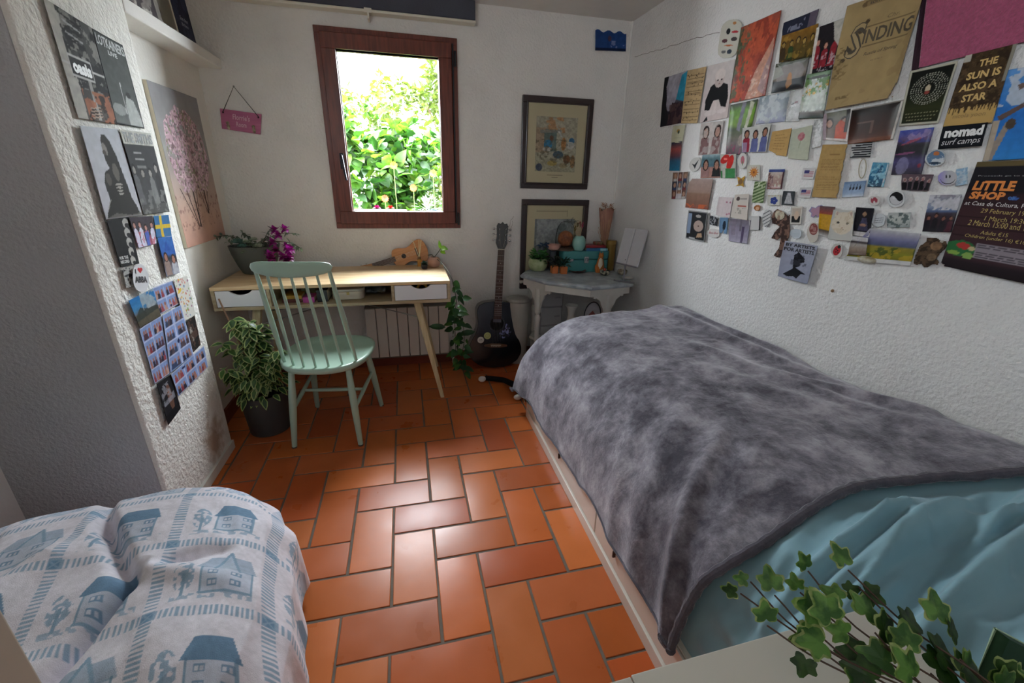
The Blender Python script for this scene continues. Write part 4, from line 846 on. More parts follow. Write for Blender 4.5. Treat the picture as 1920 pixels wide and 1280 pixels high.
for s in (-1, 1):
    mb = MB(); mb.lathe([(.016, 0), (.012, .012), (.001, .032)], 10, (1.15, 2.47+s*.026, .185), .6, 1); mb.build('ear', FUR, CT, world=True)
    mb = MB(); mb.ball((1.198, 2.47+s*.018, .16), .006); mb.build('eye', mat('cat_eye', 'a8a040', .2), CT, world=True)

# ================================================================== NEAR CABINETS
CAB = mat('lacquer_warm_white', 'bdb9ae', .38, coat=.15)
NC = thing('cabinet', 'white bedside cabinet with flat top in the near right foreground under the ivy', 'cabinet', (.41, .08, 0))
mb = MB(); mb.prism([(.236, -.35), (.6, -.35), (.632, .1), (.632, .235), (.622, .285), (.60, .307), (.236, .300)], .732, .75); mb.build('top', CAB, NC, world=True, bevel=.0015, smooth=False)
mb = MB(); mb.prism([(.190, -.35), (.2345, -.35), (.2345, .2985), (.190, .2975)], .732, .7498); mb.build('edge_strip', CAB, NC, world=True, bevel=.0015, smooth=False)
mb = MB(); mb.box(.2, .6, -.34, .285, .03, .731); mb.box(.21, .59, -.33, .27, 0, .03); mb.build('body', CAB, NC, world=True, bevel=.002)
mb = MB(); mb.box(.196, .2, -.33, .28, .4, .72); d = mb.build('door', CAB, NC, world=True, bevel=.001); mb = MB(); mb.ball((.19, .2, .6), .01); mb.build('knob', mat('knob_grey', '8a8880', .4), d, world=True)
ex = hit(40, 1205, 2, .86)
WD = thing('wardrobe', 'plain greige cabinet side at the left bottom corner of the photo', 'wardrobe', (-.9, -.05, 0))
mb = MB(); mb.box(XN+.004, float(ex[0]), -.6, float(ex[1]), 0.05, 1.5); mb.box(XN+.004, float(ex[0])-.03, -.57, float(ex[1])-.03, 0, .05); mb.build('body', mat('greige_lacquer', 'b8b0a2', .5), WD, world=True, bevel=.003)
mb = MB(); mb.box(XN+.004, float(ex[0])+.012, -.62, float(ex[1])+.012, 1.5, 1.53); mb.build('top', MATS['greige_lacquer'], WD, world=True, bevel=.003)
# folder
a, b_, c, d = [Vector(hit(x, y, 1, .19)) for x, y in ((1866, 1178), (2010, 1255), (1985, 1400), (1800, 1340))]
FD = thing('folder', 'dark green folder with a pale rim standing by the ivy at the right corner', 'folder', tuple(d)); mb = MB(); th = Vector((0, -.012, 0))
mb.add([a, b_, c, d, a+th, b_+th, c+th, d+th], [(0, 1, 2, 3), (7, 6, 5, 4), (0, 4, 5, 1), (1, 5, 6, 2), (2, 6, 7, 3), (3, 7, 4, 0)]); mb.build('cover', mat('bottle_green', '1f4028', .6, spec=.2), FD, world=True)
mb = MB(); mb.tube([d, a, b_], .0016, 6); mb.build('rim', mat('pale_rim', 'a8c0a0', .5), FD, world=True)
# ivy
IV = thing('potted_ivy', 'variegated ivy spreading over the near right cabinet top', 'plant', (.60, .0, .75))
mb = MB(); mb.lathe([(.045, 0), (.055, .01), (.068, .095), (.07, .105), (.062, .105), (.058, .09)], 32, (.545, .055, .75)); mb.build('pot', mat('white_pot', 'c8c4ba', .4), IV, world=True)
mb = MB(); mb.lathe([(.001, .095), (.06, .092)], 24, (.545, .055, .75), cap=False); mb.build('soil', MATS['potting_soil'], IV, world=True)
RT, UPV = Vector(RC[:, 0]), Vector(RC[:, 1]); BKV = Vector(RC[:, 2])
def ivy_r(th):
    g = lambda c, w: math.exp(-((abs(th) - c) / w)**2)
    return .30 + .36*g(0, .42) + .24*g(1.12, .36) + .14*g(2.1, .38) - .16*g(PI, .3)
def ivy_leaf(p, ang, s, tilt, mi, mr, seed):
    rr_ = random.Random(seed); n = (BKV + RT*tilt[0] + UPV*tilt[1]).normalized(); d = (RT*math.cos(ang) + UPV*math.sin(ang)); d = (d - n*d.dot(n)).normalized(); x = n.cross(d)
    p = Vector(p); N = 30; k3 = [rr_.uniform(.72, .99) for _ in range(N)]; k3 = [(k3[i]*2 + k3[i-1] + k3[(i+1) % N])/4 for i in range(N)]; asy = rr_.uniform(-.12, .12)
    for mbx, inner, off in ((mr, False, 0), (mi, True, .0006), (mi, True, -.0006)):
        c = p + d*s*.38; v = [c + n*off]
        for i in range(N):
            th = 2*PI*i/N - PI; r0 = ivy_r(th)*s*(1 + asy*math.sin(th))*(k3[i] if inner else 1); a_, b_ = math.sin(th)*r0, math.cos(th)*r0
            v.append(c + x*a_ + d*b_ + n*(-.30*abs(a_)*abs(a_)/s - .25*b_*b_/s + .10*abs(a_) + off))
        mbx.add(v, [(0, i, i % N + 1) for i in range(1, N+1)])
mi, mr, md = MB(), MB(), MB(); r = random.Random(12); stm = MB()
LV = [(1515, 1070, 34, 1.9, .86), (1590, 1068, 44, 1.7, .88), (1407, 1090, 26, 2.6, .84), (1388, 1112, 30, 3.0, .84), (1452, 1115, 44, 1.6, .85), (1500, 1110, 30, 1.9, .85), (1438, 1172, 44, 1.7, .84), (1610, 1100, 40, -.6, .87),
      (1545, 1150, 62, 2.8, .85), (1570, 1175, 62, 2.2, .86), (1530, 1185, 46, 3.6, .84), (1515, 1225, 40, 4.3, .82), (1560, 1205, 60, 3.2, .84), (1590, 1130, 40, 2.2, .86), (1620, 1165, 56, 1.0, .86), (1640, 1185, 60, .2, .86), (1665, 1215, 60, -.3, .86),
      (1700, 1185, 52, .8, .87), (1760, 1175, 56, 1.5, .89), (1745, 1215, 70, -.3, .87), (1800, 1235, 64, -.5, .87), (1850, 1245, 56, -.2, .87), (1690, 1250, 60, 2.6, .84), (1640, 1235, 56, 3.0, .83), (1620, 1262, 60, 3.6, .82), (1745, 1262, 60, .5, .85), (1880, 1262, 50, -.3, .86),
      (1800, 1272, 70, .2, .86), (1720, 1285, 70, 2.0, .85), (1660, 1285, 60, 2.6, .83), (1860, 1290, 60, .2, .87), (1580, 1110, 30, .3, .86), (1700, 1225, 50, 1.6, .86), (1785, 1205, 46, .6, .88), (1600, 1190, 44, 2.9, .85)]
root_ = Vector((.545, .055, .845))
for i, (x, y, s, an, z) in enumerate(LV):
    ax, ay = on(x, y, z); s_m = wpx(s*1.15, ax, ay, z); dd = r.uniform(-.5, .5); dark = (i % 4 == 3) or (x > 1620 and i % 2)  # dark: some leaves take the deep green material
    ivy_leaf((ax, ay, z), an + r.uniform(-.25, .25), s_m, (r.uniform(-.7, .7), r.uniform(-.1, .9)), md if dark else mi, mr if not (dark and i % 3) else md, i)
    if i < 9 or i % 5 == 0: stm.tube(bez([(ax, ay, z), (ax*.78+root_.x*.22+r.uniform(-.012, .012), ay*.75+root_.y*.25+r.uniform(-.012, .012), z-.015), (ax*.4+root_.x*.6+r.uniform(-.02, .02), ay*.4+root_.y*.6, z-.008), root_], 5), .0011, 5)
for k in range(40):
    a_ = r.uniform(0, 6.28); q = r.uniform(.02, .10); z = r.uniform(.83, .90); ivy_leaf((.545+q*math.cos(a_), .06+q*math.sin(a_), z), r.uniform(0, 6.28), r.uniform(.03, .045), (r.uniform(-1, 1), r.uniform(-.2, 1)), md if k % 2 else mi, mr if k % 2 == 0 else md, 100+k)
mr.build('leaf_margins', leafmat('ivy_cream', '9caa6c', '6c8c40', .3, 60), IV, world=True, smooth=False); mi.build('leaf_centres', leafmat('ivy_green', '6c9c48', '3f6c30', .35, 45), IV, world=True, smooth=False); md.build('deep_green_leaves', leafmat('ivy_deep', '3a5c26', '22401a', .3, 60), IV, world=True, smooth=False)
stm.build('stems', mat('ivy_stem', '4a3428', .7), IV, world=True)

# ================================================================== POUF UNDER A WOVEN THROW
TH = thing('covered_armchair', 'low armchair draped in a white and blue woven throw with little houses', 'armchair', (-.86, .95, 0))
def throw_cv():
    cv = Cv(520, 560, 'e6e2ea'); U, V = cv.U, cv.V; BL_ = '8ca8c0'
    X = U * 5.2 + .35; Y = V * 5.2 + .2
    cv.noise(.05, 40, 3)
    fx = np.abs((X % 1) - 0.0); fx = np.minimum(X % 1, 1 - X % 1); fy = np.minimum(Y % 1, 1 - Y % 1)
    ws = .055
    cv.put((fx < ws) & ((Y * 22) % 1 < .52), BL_, .85); cv.put((fy < ws) & ((X * 22) % 1 < .52), BL_, .85)
    cv.put((fx < ws) & (fy < ws), '93aec6'); k = (fx < ws*.8) & (fy < ws*.8) & (np.abs(fx-fy) > .012); cv.put(k, '6c92b4', .8)
    r_ = random.Random(2)
    for i in range(6):
        for j in range(6):
            u0, v0 = (i + .12 - .35)/5.2, (j + .12 - .2)/5.2; s = .76/5.2
            q = lambda a, b: (u0 + a*s, v0 + b*s)
            kind = (i*2 + j) % 3
            if i + j == 99: continue
            bw = .5 if kind != 1 else .62; hx = .34
            cv.poly([q(hx, .12), q(hx+bw, .12), q(hx+bw, .52), q(hx, .52)], '8aa6bf', .35)
            for a_ in (hx, hx+bw): cv.line(q(a_, .12), q(a_, .52), .002, BL_)
            cv.line(q(hx, .12), q(hx+bw, .12), .003, BL_)
            cv.poly([q(hx-.06, .5), q(hx+bw+.06, .5), q(hx+bw-.04, .78), q(hx+.06, .78)], '6489a8', .9 if kind != 1 else .45)
            if kind == 1: cv.poly([q(.5, .5), q(.8, .5), q(.65, .88)], 'b4c2d2'); cv.line(q(.5, .5), q(.65, .88), .003, BL_); cv.line(q(.8, .5), q(.65, .88), .003, BL_)
            for a_ in (.08, .36):
                for b_ in (.2, .37):
                    cv.rect(*q(hx+a_, b_), *q(hx+a_+.13, b_+.09), '7796b4', .9); cv.rect(*q(hx+a_+.02, b_+.02), *q(hx+a_+.055, b_+.07), 'd4d8e2'); cv.rect(*q(hx+a_+.075, b_+.02), *q(hx+a_+.11, b_+.07), 'c4cad6')
            tu, tv = q(.14, .40); kk = cv.E(tu, tv, .13*s, .24*s); cv.put(kk & (vn(U*160, V*160, i+j) > .42), BL_, .8); cv.line(q(.14, .1), q(.14, .4), .0025, BL_)
            cv.put(cv.R(*q(.02, .02), *q(.98, .11)) & (vn(U*130, V*130, 7) > .52), BL_, .65)
    cv.put((U < .012) & (V*90 % 1 < .5), '5c7c9c', .8)
    cv.noise(.06, 160, 9); return cv
tcv = throw_cv(); TCX, TCY, TA, TB_, TROT = -.82, .888, .472, .46, .2
def dome(U, V, lift=0):
    u = (U-.5)*2; v = (V-.5)*2; S = 1.16; p = 3.2
    rho = (np.abs(u)**p + np.abs(v)**p)**(1/p); rmx = np.maximum(rho, 1e-6)
    ss = rho * S
    R_ = np.interp(ss, [0, .55, .75, .88, .95, .985, 1.0, 1.16], [0, .55, .74, .86, .93, .97, .985, 1.0]); Zf = np.interp(ss, [0, .4, .6, .75, .88, .97, 1.05, 1.16, 1.3], [.47, .465, .45, .42, .37, .29, .20, .05, .004])
    x = u/rmx*R_*TA; y = v/rmx*R_*TB_
    n = fbm(u*1.6+4, v*1.6, 4, 3) - .5; edge = np.clip(ss - .7, 0, .5)
    Z = Zf + .09*n*np.clip(1.1-ss, 0, 1) + lift
    X = x*math.cos(TROT) - y*math.sin(TROT) + TCX; Y = x*math.sin(TROT) + y*math.cos(TROT) + TCY
    a = np.arctan2(v, u); fold = .012*np.sin(a*7 + 3*n*4) + .004*np.sin(a*19+1); X = X + fold*edge*2*u/rmx; Y = Y + fold*edge*2*v/rmx
    # tucked valleys and a raised fold
    for A_, B_, w_, am in (((-.90, 1.25), (-.80, 1.07), .016, -.06), ((-.80, 1.07), (-.66, .886), .018, -.05), ((-.70, .66), (-.65, .88), .016, -.07), ((-.64, .90), (-.43, .865), .028, .03), ((-.50, .97), (-.60, .92), .018, -.04), ((-.39, .80), (-.40, .60), .030, -.035), ((-.84, .98), (-.92, .80), .05, .025), ((-.56, .78), (-.50, .60), .04, .02), ((-1.06, 1.10), (-1.0, .9), .02, -.03), ((-.58, 1.12), (-.50, 1.02), .02, -.015)): Z = Z + ridge(X, Y, A_, B_, w_, am)*np.clip(1.15-ss, 0, 1)
    Z = np.maximum(Z + .006*(fbm(u*9, v*9, 14, 3)-.5), .004)
    return np.stack([X, Y, Z], -1)
th_m = mat('woven_throw', rough=.9, attr=True, bump=.5, bscale=500, bdist=.0015, sheen=.2)
inv = TH.matrix_basis.inverted()
def domefn(U, V): P = dome(U, V); return P - np.array(TH.location[:])
sheet_mesh('throw', tcv, domefn, th_m, TH, solid=.004)
mb = MB()
for z, k in ((.0, .84), (.06, .88), (.30, .84), (.37, .6)):
    for j in range(32):
        a = 2*PI*j/32; c, s = math.cos(a), math.sin(a); e = 2/3.2; x = TA*k*abs(c)**e*(1 if c >= 0 else -1); y = TB_*k*abs(s)**e*(1 if s >= 0 else -1)
        mb.v.append((x*math.cos(TROT)-y*math.sin(TROT)+TCX, x*math.sin(TROT)+y*math.cos(TROT)+TCY, z+.001))
for i in range(3):
    for j in range(32): mb.f.append((i*32+j, i*32+(j+1) % 32, (i+1)*32+(j+1) % 32, (i+1)*32+j))
mb.f += [tuple(reversed(range(32))), tuple(range(96, 128))]; mb.build('seat_body', mat('upholstery_grey', 'a8a29a', .9), TH, world=True)
mb = MB(); r = random.Random(3); P = dome(np.full(90, .004), np.linspace(.2, .98, 90))
for p in P: p = Vector(p); q = p + Vector((-.035+r.uniform(-.01, .01), r.uniform(-.01, .01), -.03+r.uniform(-.01, .01))); q.z = max(q.z, .003); mb.tube([p, (p+q)/2+Vector((0, 0, .006)), q], .0022, 5)
o = mb.build('fringe', mat('fringe_blue', '6a88a4', .9), TH, world=True); o['kind'] = 'stuff'

# ================================================================== OCTAGONAL SIDE TABLE
TZ = .70
ST = thing('side_table', 'white octagonal side table with grey worn top in the back right corner', 'table', (1.13, 2.72, 0))
OCT = [(.757, 2.872), (.858, 2.650), (1.112, 2.437), (1.435, 2.498), (1.492, 2.72), (1.492, 2.98), (1.2, 3.03), (.84, 3.02)]
cx_, cy_ = 1.14, 2.76
def off(poly, k): return [(cx_+(x-cx_)*k, cy_+(y-cy_)*k) for x, y in poly]
GT_ = mat('grey_worn_paint', '9aa2ac', .45, col2='b4bec2', vscale=16, contrast=.08, detail=7); WT = mat('white_worn_paint', 'cfcdc6', .5, var=.1, vscale=12)
mb = MB(); v = []; rings = [(.965, TZ-.030), (.99, TZ-.026), (1.0, TZ-.016), (.992, TZ-.008), (.955, TZ-.002), (.945, TZ)]
for k, z in rings: v += [(x, y, z) for x, y in off(OCT, k)]
f = [(i*8+j, i*8+(j+1) % 8, (i+1)*8+(j+1) % 8, (i+1)*8+j) for i in range(5) for j in range(8)] + [tuple(reversed(range(8))), tuple(range(40, 48))]
mb.add(v, f); mb.build('tabletop', GT_, ST, world=True, smooth=False)
mb = MB(); ap = off(OCT, .94)
for j in range(8):
    (xa, ya), (xb, yb) = ap[j], ap[(j+1) % 8]; d = Vector((xb-xa, yb-ya, 0)); n = Vector((d.y, -d.x, 0)).normalized()*-.014; 
    if (Vector(((xa+xb)/2-cx_, (ya+yb)/2-cy_, 0))).dot(n) > 0: n = -n
    mb.add([(xa, ya, TZ-.075), (xb, yb, TZ-.075), (xb, yb, TZ-.031), (xa, ya, TZ-.031), (xa+n.x, ya+n.y, TZ-.075), (xb+n.x, yb+n.y, TZ-.075), (xb+n.x, yb+n.y, TZ-.031), (xa+n.x, ya+n.y, TZ-.031)], [(0, 1, 2, 3), (7, 6, 5, 4), (0, 4, 5, 1), (3, 2, 6, 7), (0, 3, 7, 4), (1, 5, 6, 2)])
mb.build('apron', WT, ST, world=True, smooth=False)
def bracket_leg(x, y, dx, dy):
    """turned leg with a fretwork bracket running both ways along the apron"""
    prof = [(.012, 0), (.016, .01), (.013, .03), (.02, .05), (.013, .08), (.017, .12), (.0185, .17), (.014, .22), (.02, .24), (.016, .26), (.017, .33), (.019, .38), (.0215, .42), (.013, .44), (.021, .455), (.021, .625)]
    mb = MB(); mb.lathe(prof, 18, (x, y, 0)); lg = mb.build('leg', WT, ST, world=True)
    out = [(0, .627), (.12, .627), (.12, .612), (.108, .605), (.10, .612), (.09, .606), (.078, .598), (.062, .585), (.056, .565), (.045, .548), (.034, .53), (.028, .50), (.016, .47), (0, .46)]
    for s in (1, -1):
        for (ex, ey) in ((dx, dy),):
            mb = MB(); u = Vector((ex, ey, 0)).normalized()*s; nn = Vector((-u.y, u.x, 0))*.007; P1 = [Vector((x, y, z)) + u*a + nn for a, z in out]; P2 = [p - nn*2 for p in P1]; n = len(out)
            mb.add([tuple(p) for p in P1+P2], [tuple(range(n)), tuple(reversed(range(n, 2*n)))] + [(i, n+i, n+(i+1) % n, (i+1) % n) for i in range(n)]); mb.build('bracket', WT, lg, world=True, smooth=False)
for x, y, dx, dy in ((.855, 2.735, -.42, .9), (1.26, 2.50, .97, .2), (1.44, 2.92, 0, 1), (.90, 2.98, 1, 0)): bracket_leg(x, y, dx, dy)
mb = MB(); mb.prism(off(OCT, .8), .22, .238); mb.build('lower_shelf', WT, ST, world=True, bevel=.003)
# things under the table
def lathe_thing(name, label, cat, x, y, z, prof, m, pname='body', n=32, group=None, cap=True, **k):
    t = thing(name, label, cat, (x, y, z), group=group); mb = MB(); mb.lathe(prof, n, (x, y, z), cap=cap, **k); mb.build(pname, m, t, world=True); return t
lathe_thing('vase', 'small white flared vase on the lower shelf of the side table', 'vase', 1.10, 2.72, .238, [(.03, 0), (.045, .03), (.05, .08), (.03, .15), (.022, .19), (.03, .235), (.046, .262), (.042, .262), (.026, .236), (.018, .19)], mat('white_ceramic', 'cfcbc4', .35), cap=False)
t = thing('plate', 'white decorative round plate with dark rim standing under the side table', 'plate', (1.28, 2.66, .238)); mb = MB(); pc = Vector((1.235, 2.68, .48))
mb.prism([(pc.x+.062*math.cos(2*PI*a/40), .335+.1+.097*math.sin(2*PI*a/40)) for a in range(40)], 2.66, 2.668, axis=1); mb.build('dish', mat('plate_white', 'c4c0c4', .3), t, world=True)
mb = MB(); mb.tube([(pc.x+.062*math.cos(2*PI*a/40), 2.658, .435+.097*math.sin(2*PI*a/40)) for a in range(41)], .004, 6); mb.build('rim', mat('plate_rim', '2a2a30', .3), t, world=True)
mb = MB(); mb.prism([(pc.x-.02, .39), (pc.x+.02, .38), (pc.x+.03, .43), (pc.x+.0, .47), (pc.x-.03, .44)], 2.656, 2.66, axis=1); mb.build('painted_motif', mat('plate_motif', '8a4a44', .4), t, world=True)
mb = MB(); mb.box(pc.x-.03, pc.x+.03, 2.65, 2.69, .238, .345); mb.build('stand', RW, t, world=True)
t = thing('drawer_tower', 'grey plastic drawer tower standing behind the left leg of the side table', 'drawers', (1.0, 2.93, 0)); GP = mat('grey_plastic', '8e8e90', .5); mb = MB(); mb.box(.915, 1.085, 2.86, 3.03, .0, .60); mb.build('frame', GP, t, world=True, bevel=.006)
for k in range(4): mb = MB(); mb.box(.922, 1.078, 2.85, 2.86, .03+k*.143, .162+k*.143); d = mb.build('drawer', mat('grey_plastic_light', 'a2a2a4', .45), t, world=True, bevel=.003); mb = MB(); mb.box(1.02, 1.06, 2.844, 2.85, .09+k*.143, .098+k*.143); mb.build('handle', GP, d, world=True)
t = lathe_thing('bin', 'light grey rounded bin against the wall behind the guitar', 'bin', .765, 2.945, 0, [(.06, 0), (.07, .01), (.082, .25), (.088, .46), (.086, .485)], mat('bin_grey', 'b4b2aa', .6, var=.15, vscale=7))
mb = MB(); mb.lathe([(.089, .483), (.091, .492), (.08, .508), (.04, .517), (.001, .519)], 32, (.765, 2.945, 0)); mb.build('lid', mat('bin_lid', 'a8a69e', .5, var=.25, vscale=14), t, world=True)

# ------------------------------------------------ things on the side table
def leaves(t, nm, c, rad, n, L, W, m, seed, up=.9, zmin=0, **k):
    r = random.Random(seed); mb = MB()
    for i in range(n):
        a = r.uniform(0, 6.28); q = r.random()**.5; p = (c[0]+rad*q*math.cos(a), c[1]+rad*q*math.sin(a), c[2]+r.uniform(0, rad*up)); mb.leaf(p, (math.cos(a), math.sin(a), r.uniform(-.2, 1.1)), L*r.uniform(.7, 1.2), W*r.uniform(.7, 1.2), up=(0, -.4, 1), **k)
    return mb.build(nm, m, t, world=True)
x, y = on(1011, 509, TZ); y += .04
t = thing('potted_succulent', 'round pale green speckled pot of jade-leaved succulent, leftmost on the side table', 'plant', (x, y, TZ))
mb = MB(); mb.lathe([(.035, 0), (.052, .006), (.068, .035), (.07, .06), (.062, .086), (.057, .09), (.052, .084), (.05, .07)], 36, (x, y, TZ), cap=False); mb.build('pot', mat('speckled_green_glaze', 'b4be92', .3, col2='8a9a6c', vscale=26, coat=.4), t, world=True)
mb = MB(); mb.lathe([(.001, .076), (.052, .074)], 20, (x, y, TZ), cap=False); mb.build('soil', MATS['potting_soil'], t, world=True)
leaves(t, 'leaves', (x, y, TZ+.08), .05, 70, .032, .022, leafmat('jade_leaf', '5c9a54', '3a7438', .25), 4, 1.2, shape=heart)
leaves(t, 'dark_leaves', (x+.015, y-.02, TZ+.06), .045, 26, .034, .024, leafmat('jade_dark', '2c5a2c', '1c4020', .2), 6, .7, shape=heart)
for px, py, lb, sd in ((1041, 513, 'terracotta cube planter with blackish plant, the left of the pair', 1), (1058, 514, 'terracotta cube planter with dark green plant, the right of the pair', 2)):
    x, y = on(px, py, TZ); s = .0235; t = thing('cube_planter', lb, 'plant', (x, y, TZ), group='terracotta cube planters on the side table')
    mb = MB(); v = [(x-s*.94, y, TZ), (x+s*.94, y, TZ), (x+s*.94, y+2*s, TZ), (x-s*.94, y+2*s, TZ), (x-s, y-.001, TZ+.052), (x+s, y-.001, TZ+.052), (x+s, y+2*s, TZ+.052), (x-s, y+2*s, TZ+.052)]
    mb.add(v, [(3, 2, 1, 0), (4, 5, 6, 7), (0, 1, 5, 4), (1, 2, 6, 5), (2, 3, 7, 6), (3, 0, 4, 7)]); mb.build('pot', mat('terracotta_cube', 'c4703c', .6), t, world=True, bevel=.003)
    leaves(t, 'leaves', (x, y+s, TZ+.052), .026, 60, .032, .012, leafmat('dusk_leaf_%d' % sd, '3e4438' if sd == 1 else '2e5440', '23291f' if sd == 1 else '1e3a2a', .15), sd, 2.0)
x, y = on(1083, 501, TZ); t = thing('trinket_box', 'yellow patterned round box behind the cube planters', 'box', (x, y, TZ+.0)); mb = MB(); mb.lathe([(.028, 0), (.031, .004), (.031, .03)], 28, (x, y+.02, TZ)); mb.build('body', mat('yellow_pattern', 'c8a044', .5, col2='5a4a28', vscale=60, contrast=.1), t, world=True)
mb = MB(); mb.lathe([(.033, .03), (.033, .042), (.028, .046), (.001, .047)], 28, (x, y+.02, TZ)); mb.build('lid', MATS['yellow_pattern'], t, world=True)
x, y = on(1082, 513, TZ); t = thing('dish', 'dark reddish-brown shallow dish in front of the teal case', 'dish', (x+.02, y+.045, TZ)); mb = MB(); mb.lathe([(.03, 0), (.05, .006), (.062, .018), (.058, .018), (.045, .01), (.001, .006)], 32, (x+.02, y+.045, TZ), cap=False); mb.build('body', mat('brown_dish', '5c3026', .35, col2='3c2420', vscale=20), t, world=True, solid=.002)
# teal case
a0 = Vector(on(1062, 505, TZ) + (TZ,)); 
TC = thing('metal_case', 'teal metal suitcase-shaped box with a clasp on the side table', 'box', (1.25, 2.935, TZ), rz=-.06); TM = mat('teal_enamel', '3c8486', .35, coat=.3)
mb = MB(); mb.prism(rbox(0, .0, 0, .345, .13, 0, .025), .0, .088); mb.build('body', TM, TC, bevel=.004); mb = MB(); mb.prism(rbox(0, .0, 0, .347, .132, 0, .026), .090, .15); mb.build('lid', TM, TC, bevel=.008)
mb = MB(); mb.box(-.016, .016, -.071, -.066, .066, .112); mb.tube([(-.01, -.073, .078), (-.01, -.076, .10), (.01, -.076, .10), (.01, -.073, .078)], .0018, 6); mb.build('clasp', mat('chrome', 'b0b0b0'), TC)
for s in (-1, 1): mb = MB(); mb.box(s*.11-.012, s*.11+.012, -.069, -.066, .078, .096); mb.build('latch_plate', mat('chrome', 'b0b0b0'), TC)
CZ = TZ + .15
def book2(lb, x, y, z, sx, sy, h, col, rz):
    t = thing('book', lb, 'book', (x, y, z), rz=rz); mb = MB(); mb.box(-sx/2, sx/2, -sy/2, sy/2, 0, .002); mb.box(-sx/2, sx/2, -sy/2, sy/2, h-.002, h); mb.box(-sx/2, sx/2, -sy/2, -sy/2+.002, .002, h-.002); mb.build('cover', mat('cover_'+col, col, .4), t)
    mb = MB(); mb.box(-sx/2+.003, sx/2-.003, -sy/2+.002, sy/2-.003, .002, h-.002); mb.build('pages', MATS['pages'], t)
book2('blue book lying on the teal case', 1.325, 2.925, CZ, .15, .11, .020, '1f5e8c', -.12)
book2('red book lying on the blue book above the teal case', 1.32, 2.935, CZ+.0205, .15, .10, .016, '8c1f28', -.05)
t = thing('card_pack', 'pale turquoise card packet at the front edge of the blue book', 'packet', (1.37, 2.87, CZ)); mb = MB(); mb.box(1.345, 1.40, 2.862, 2.868, CZ+.002, CZ+.018); mb.build('sleeve', mat('turquoise_card', '8cc8cc', .4), t, world=True)
lathe_thing('gold_tin', 'brass-coloured round tin at the right end of the teal case', 'tin', 1.455, 2.925, TZ+.0, [(.034, 0), (.036, .004), (.036, .19), (.038, .192), (.038, .215), (.034, .218)], mat('gold_tin', '93763c', .35, .5))
t = lathe_thing('small_book_tin', 'flat green and red tin resting on the red book', 'tin', 1.36, 2.95, CZ+.037, [(.035, 0), (.036, .003), (.036, .016), (.034, .018)], mat('green_tin', '6c7a50', .4, col2='8c3a30', vscale=30))
# teal vase with dried flowers, standing on the case
vx, vy = 1.193, 2.905
t = thing('vase', 'pale teal egg-shaped vase with dried flowers on the teal case', 'vase', (vx, vy, CZ)); mb = MB(); mb.lathe([(.024, 0), (.034, .004), (.047, .034), (.049, .056), (.043, .084), (.032, .10), (.026, .103), (.024, .099), (.034, .08)], 36, (vx, vy, CZ), cap=False); mb.build('body', mat('teal_glaze', '88b8ae', .3, coat=.3), t, world=True)
for k, (ex, ey, h, cl) in enumerate(((-.018, .0, .085, '6c5a30'), (-.006, -.01, .09, '8a4440'), (.014, -.01, .088, '9c3450'), (.020, .01, .075, 'a04860'), (-.03, .01, .06, '7c6a2c'))):
    p0 = Vector((vx, vy, CZ+.07)); p1 = Vector((vx+ex, vy+ey, CZ+.09+h)); mb = MB(); mb.tube([p0, p0.lerp(p1, .5)+Vector((ex*.1, 0, 0)), p1], .0013, 5); s_ = mb.build('stem', mat('dry_stem', 'c89c80', .8), t, world=True)
    mb = MB(); r = random.Random(k)
    for q in range(12): a = r.uniform(0, 6.28); mb.leaf(p1 + Vector((0, 0, r.uniform(-.02, .01))), (math.cos(a)*.5, math.sin(a)*.5, 1), .02, .007)
    mb.build('flower_head', mat('dry_'+cl, cl, .8), s_, world=True)
# glass cloche with a copper ball, left of the vase
x, y = 1.108, 2.955
t = thing('glass_cloche', 'glass cloche with a coppery dried bloom at the left end of the teal case', 'cloche', (x, y, CZ)); mb = MB(); mb.lathe([(.070, 0), (.072, .09), (.062, .15), (.038, .19), (.001, .205)], 36, (x, y, CZ), cap=False); mb.build('dome', glass('cloche_glass', (.97, .98, .97), ior=1.06), t, world=True)
mb = MB(); mb.ball((x, y, CZ+.078), .056, 20, 14); mb.build('copper_bloom', mat('copper_bloom', 'a0603c', .6, col2='6a3c28', vscale=30, bump=.6, bscale=80), t, world=True)
mb = MB(); mb.lathe([(.074, 0), (.074, .008), (.066, .018), (.02, .02)], 30, (x, y, CZ)); mb.build('base', mat('cloche_base', '4a3a30', .5), t, world=True)
leaves(t, 'dried_sprig', (x+.03, y-.03, CZ+.18), .025, 30, .03, .01, mat('dry_grey', '6a7068', .8), 9, 1.5)
t = thing('bowl', 'small blush pink bowl on a dark stand behind the succulent', 'bowl', (1.02, 2.955, TZ)); mb = MB(); mb.lathe([(.02, 0), (.024, .14), (.03, .145)], 20, (1.02, 2.955, TZ)); mb.build('stand', mat('dark_stand', '3a4048', .6), t, world=True); mb = MB(); mb.lathe([(.022, .145), (.042, .158), (.05, .188), (.046, .188), (.038, .16), (.001, .152)], 30, (1.025, 2.955, TZ), cap=False); mb.build('bowl', mat('pink_bowl', 'c4988c', .5), t, world=True, solid=.002)
t = thing('blue_ornament', 'dark blue leafy ornament behind the pale green pot', 'ornament', (.955, 2.975, TZ)); mb = MB(); mb.tube([(.955, 2.975, TZ), (.955, 2.975, TZ+.17)], .008, 8); mb.build('stalk', mat('dark_stand', '3a4048'), t, world=True); leaves(t, 'petals', (.955, 2.975, TZ+.16), .032, 34, .03, .016, mat('deep_blue_petal', '22405e', .5), 13, .8)
